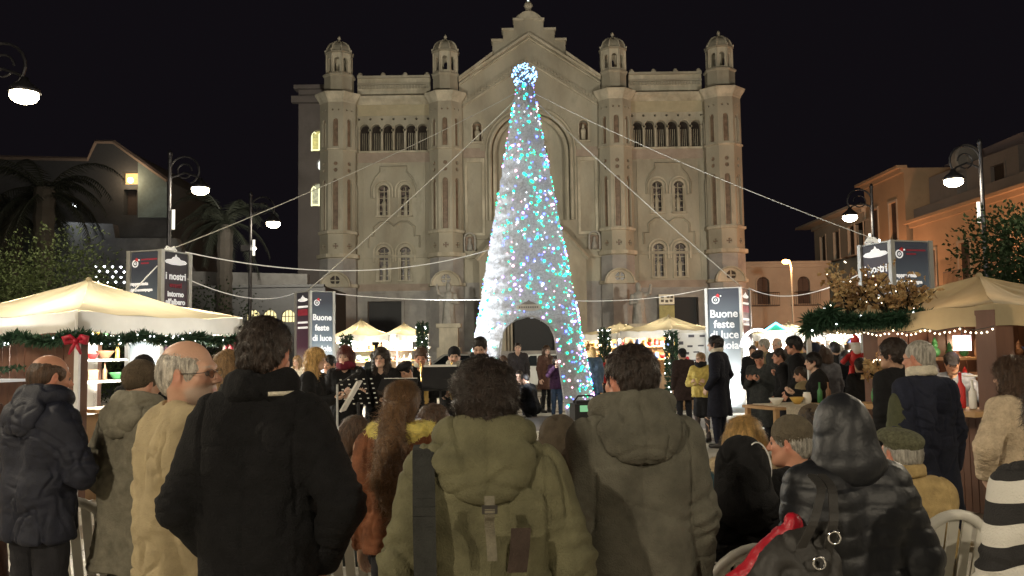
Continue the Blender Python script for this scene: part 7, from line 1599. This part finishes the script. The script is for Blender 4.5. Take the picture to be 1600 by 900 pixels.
# white plastic chairs
PLA = mat('white_plastic', (.62, .60, .54), .45, var=.06, bump=.05)
def plastic_chair(x, y, yaw, label):
    r = empty('plastic_chair', (x, y, 0), yaw, label, 'chair', 'white plastic chairs among the audience'); b = MB()
    b.box(-.21, .21, -.2, .22, .42, .445); b.build('seat', PLA, r)
    for sx in (-1, 1):
        b = MB(); b.tube([(sx*.2, .2, .43), (sx*.235, .24, 0)], [.025, .018], 6); b.build('leg', PLA, r, True); b = MB(); b.tube([(sx*.2, -.18, .43), (sx*.235, -.25, 0)], [.025, .018], 6); b.build('leg', PLA, r, True)
        b = MB(); b.tube([(sx*.235, -.2, .5), (sx*.27, -.1, .66), (sx*.27, .12, .66), (sx*.24, .18, .44)], .02, 6); b.build('armrest', PLA, r, True)
    arc_ = [(.235*cos(t), -.215-.10*max(0, sin(t)), .50+.36*sin(t)) for t in np.linspace(0, pi, 20)]
    b = MB(); b.tube([(.235, -.19, .43)]+arc_+[(-.235, -.19, .43)], .024, 8); b.build('back_frame', PLA, r, True)
    for k in (-2, -1, 0, 1, 2):
        xx = k*.066; hz = .50+.36*sqrt(max(0, 1-(xx/.235)**2)); b = MB(); b.add([(xx-.024, -.20, .44), (xx+.024, -.20, .44), (xx+.024, -.31, hz), (xx-.024, -.31, hz), (xx-.024, -.19, .44), (xx+.024, -.19, .44), (xx+.024, -.30, hz), (xx-.024, -.30, hz)], [(0, 1, 2, 3), (4, 7, 6, 5), (0, 4, 5, 1), (2, 6, 7, 3), (0, 3, 7, 4), (1, 5, 6, 2)]); b.build('slat', PLA, r)
    return r
def at(px, Y): return X(px, Y, 700)
plastic_chair(at(1442, 4.1), 4.22, radians(8), 'white plastic chair with rounded back under the mustard jacket'); plastic_chair(at(545, 4.5), 4.6, radians(-8), 'white plastic chair between the black jacket and the olive parka'); plastic_chair(at(150, 4.9), 4.9, radians(5), 'white plastic chair behind the navy padded jacket')
for px_, Y_, lb in ((1160, 3.5, 'white plastic chair under the piped black hood'), (1163, 4.4, 'white plastic chair under the fur-collared woman'), (1244, 4.15, 'white plastic chair under the ribbed beanie man'), (874, 4.1, 'white plastic chair under the fur-edged hood'), (1272, 5.2, 'white plastic chair under the brown beanie'), (549, 5.3, 'white plastic chair under the woman with glasses'), (676, 5.1, 'white plastic chair under the short brown hair'), (588, 5.6, 'white plastic chair behind the ponytail')):
    plastic_chair(at(px_, Y_), Y_+.12, 0, lb)
plastic_chair(at(1580, 3.4), 3.9, radians(30), 'white plastic chair low at the right beside the striped sweater')
# music stands
MST = mat('stand_black', (.02, .02, .022), .5, metal=.4); NAVS = mat('stand_navy', (.03, .05, .26), .5); PAP = mat('sheet_paper', (.75, .73, .68), .7)
def music_stand(px, py, Y, yaw, label, m, w=.5, hgt=.34, paper=True, tilt=-25):
    p = P(px, py, Y); r = empty('music_stand', (p.x, Y, 0), radians(yaw), label, 'music stand', 'music stands of the band'); b = MB(); b.tube([(0, 0, .25), (0, 0, p.z-.1)], .014, 8)
    b.build('pole', MST, r)
    for k in range(3): b = MB(); a = 2*pi*k/3; b.tube([(0, 0, .45), (.28*cos(a), .28*sin(a), .01)], .009, 6); b.build('leg', MST, r)
    R_ = Matrix.Rotation(radians(tilt), 3, 'X'); b = MB()
    if w > .4:
        b.cbox((0, 0, p.z), (w, .012, hgt), R_); b.cbox(Vector((0, 0, p.z))+R_@Vector((0, .03, -hgt/2)), (w, .06, .012), R_); b.build('desk', m, r)
    b = MB()
    if m is NAVS:
        for i in range(5):
            for j in range(6): b.cbox(Vector((0, 0, p.z))+R_@Vector((-.16+.08*i, -.009, -.12+.048*j)), (.020, .004, .010), R_)
        b.build('perforation', PAP, r)['kind'] = 'stuff'
    if paper: b = MB(); b.cbox(Vector((0, 0, p.z))+R_@Vector((.0, .012, .03)), (w*.9, .006, hgt), R_); b.build('sheet_music', PAP, r)
    return r
music_stand(560, 612, 8.0, 40, 'navy perforated music stand with sheets in front of the blonde singer', NAVS, .40, .32, paper=False); music_stand(622, 601, 9.3, -8, 'black music stand before the curly-haired woman', MST, .41, .2, tilt=-55); music_stand(688, 590, 9.8, 4, 'black music stand before the saxophone players', MST, .41, .26)
def mic_stand(px, py, Y, label):
    p = P(px, py, Y); r = empty('microphone_stand', (p.x, Y, 0), 0, label, 'microphone stand'); b = MB(); b.tube([(0, 0, .02), (0, 0, p.z-.1)], .011, 8); b.lathe((0, 0, 0), [(.14, 0), (.14, .02), (.02, .03)], 14); b.build('pole', ALU, r)
    b = MB(); b.tube([(0, 0, p.z-.1), (.16, .1, p.z)], .009, 6); b.build('boom', MST, r); b = MB(); b.ball((.19, .12, p.z+.02), .028, 8, 6); b.tube([(.19, .12, p.z+.01), (.13, .08, p.z-.02)], .014, 6); b.build('microphone', MST, r, True)
mic_stand(527, 585, 8.6, 'silver microphone stand in front of the blonde singer'); mic_stand(730, 585, 9.4, 'microphone stand before the clarinet player')
SAXM = mat('brass', (.75, .52, .18), .25, metal=1, var=.1)
def sax(pr, label):
    o_ = pr['o']; u = pr['up']; r = empty('saxophone', o_.location, o_.rotation_euler[2], label, 'saxophone'); b = MB(); b.tube([(0, .13, u(1.56)), (0, .18, u(1.575)), (0, .2, u(1.52)), (-.02, .22, u(1.3)), (-.06, .25, u(1.08)), (-.07, .29, u(1.03)), (-.06, .34, u(1.06)), (-.05, .38, u(1.18)), (-.05, .42, u(1.27))], [.007, .009, .012, .02, .032, .036, .042, .052, .075], 12, caps=False); b.build('body_tube', SAXM, r, True)
    b = MB()
    for k in range(6): z = u(1.12+.05*k); b.lathe((-.02-.03*(k < 3), .21+.006*k-.0, z), [(.012, -.006), (.016, 0), (.012, .006)], 8)
    b.tube([(-.02, .2, u(1.1)), (0.02, .19, u(1.42))], .004, 5); b.build('keys', CHR, r); return r
sax(b4, 'brass saxophone held by the brown-haired young player'); sax(b5, 'brass saxophone held by the player in the black cap')
u = b6['up']; cl = empty('clarinet', b6['o'].location, b6['o'].rotation_euler[2], 'dark clarinet with bright bell tip held by the tall bearded musician', 'clarinet'); b = MB(); b.tube([(0, .14, u(1.56)), (.01, .26, u(1.34)), (.02, .36, u(1.12))], [.010, .013, .014], 10); b.lathe((.02, .36, u(1.06)), [(.035, 0), (.022, .03), (.014, .06)], 10); b.build('tube', MST, cl, True); b = MB()
for t in np.linspace(.1, .9, 7): b.lathe((.01+.01*t, .14+.22*t, u(1.56)-(.44*b6['s'])*t), [(.013, -.005), (.018, 0), (.013, .005)], 8)
b.build('ferrule', CHR, cl)
# sheet in the singer's hand
b = MB(); p = W2(b1, (0, .42, b1['up'](1.22))); b.cbox((0, 0, 0), (.02, .28, .36), Matrix.Rotation(radians(30), 3, 'Y')); tag(b.build('song_sheet', PAP, loc=p), 'white song sheet held by the blonde singer', 'paper')
# video camera on a tripod with a glowing screen, right of the arch foot
vc = empty('video_camera', (X(915, 7.0, 640), 7.0, 0), radians(10), 'black video camera on tripod with tiny coloured lights before the tree foot', 'camera'); zc2 = P(915, 640, 7.0).z
b = MB(); b.box(-.11, .11, -.09, .09, zc2-.08, zc2+.05); b.box(-.09, .05, -.06, .05, zc2+.05, zc2+.075); b.tube([(-.1, 0, zc2+.06), (-.06, 0, zc2+.11), (.06, 0, zc2+.11), (.1, 0, zc2+.06)], .008, 6); b.build('housing', MST, vc)
b = MB(); b.tube([(0, .08, zc2-.01), (0, .2, zc2-.01)], .04, 12); b.build('lens', MST, vc, True)
b = MB(); b.box(-.07, .07, -.094, -.091, zc2-.01, zc2+.04); b.build('screen', glow('camera_screen', (.25, .6, .3), .7), vc)
for k in range(3): b = MB(); a = 2*pi*k/3+.4; b.tube([(0, 0, zc2-.08), (.35*cos(a), .35*sin(a), 0)], .012, 6); b.build('leg', MST, vc)
# paper tray of food, white cloth table with bottles and fruit
o_ = R and None
tb = empty('serving_table', (X(1262, 9.6, 640), 9.9, 0), radians(20), 'small table with white cloth carrying food beside the shawl woman', 'table'); b = MB(); b.box(-.55, .55, -.3, .3, .92, .95); b.build('tabletop', WOODL, tb)
for sx in (-1, 1):
    for sy in (-1, 1): b = MB(); b.box(sx*.5-.025, sx*.5+.025, sy*.26-.025, sy*.26+.025, 0, .92); b.build('leg', WOODL, tb)
b = MB(); b.box(-.4, .2, -.305, -.301, .55, .955); b.box(-.4, .2, -.305, .305, .951, .957); b.build('cloth', CREAM, tb)
def on_table(dx, dy): return Vector(tb.location)+Matrix.Rotation(radians(20), 3, 'Z')@Vector((dx, dy, .958))
for i, (dx, nm, c, lb) in enumerate(((-.3, 'bowl', 2, 'white bowl of food at the left end of the serving table'), (-.02, 'bowl', 1, 'gold bowl in the middle of the serving table'), (.3, 'bottle', 3, 'green bottle on the serving table'), (.42, 'bottle', 4, 'brown bottle at the right end of the serving table'), (.12, 'jar', 2, 'white jar on the serving table'))):
    o_ = obj(nm, GM[(nm, c)], None, on_table(dx, 0)); o_.scale = (.85, .85, .85); tag(o_, lb, nm, 'food and bottles on the serving table')
b = MB(); p = P(1378, 519+0, 9.0)
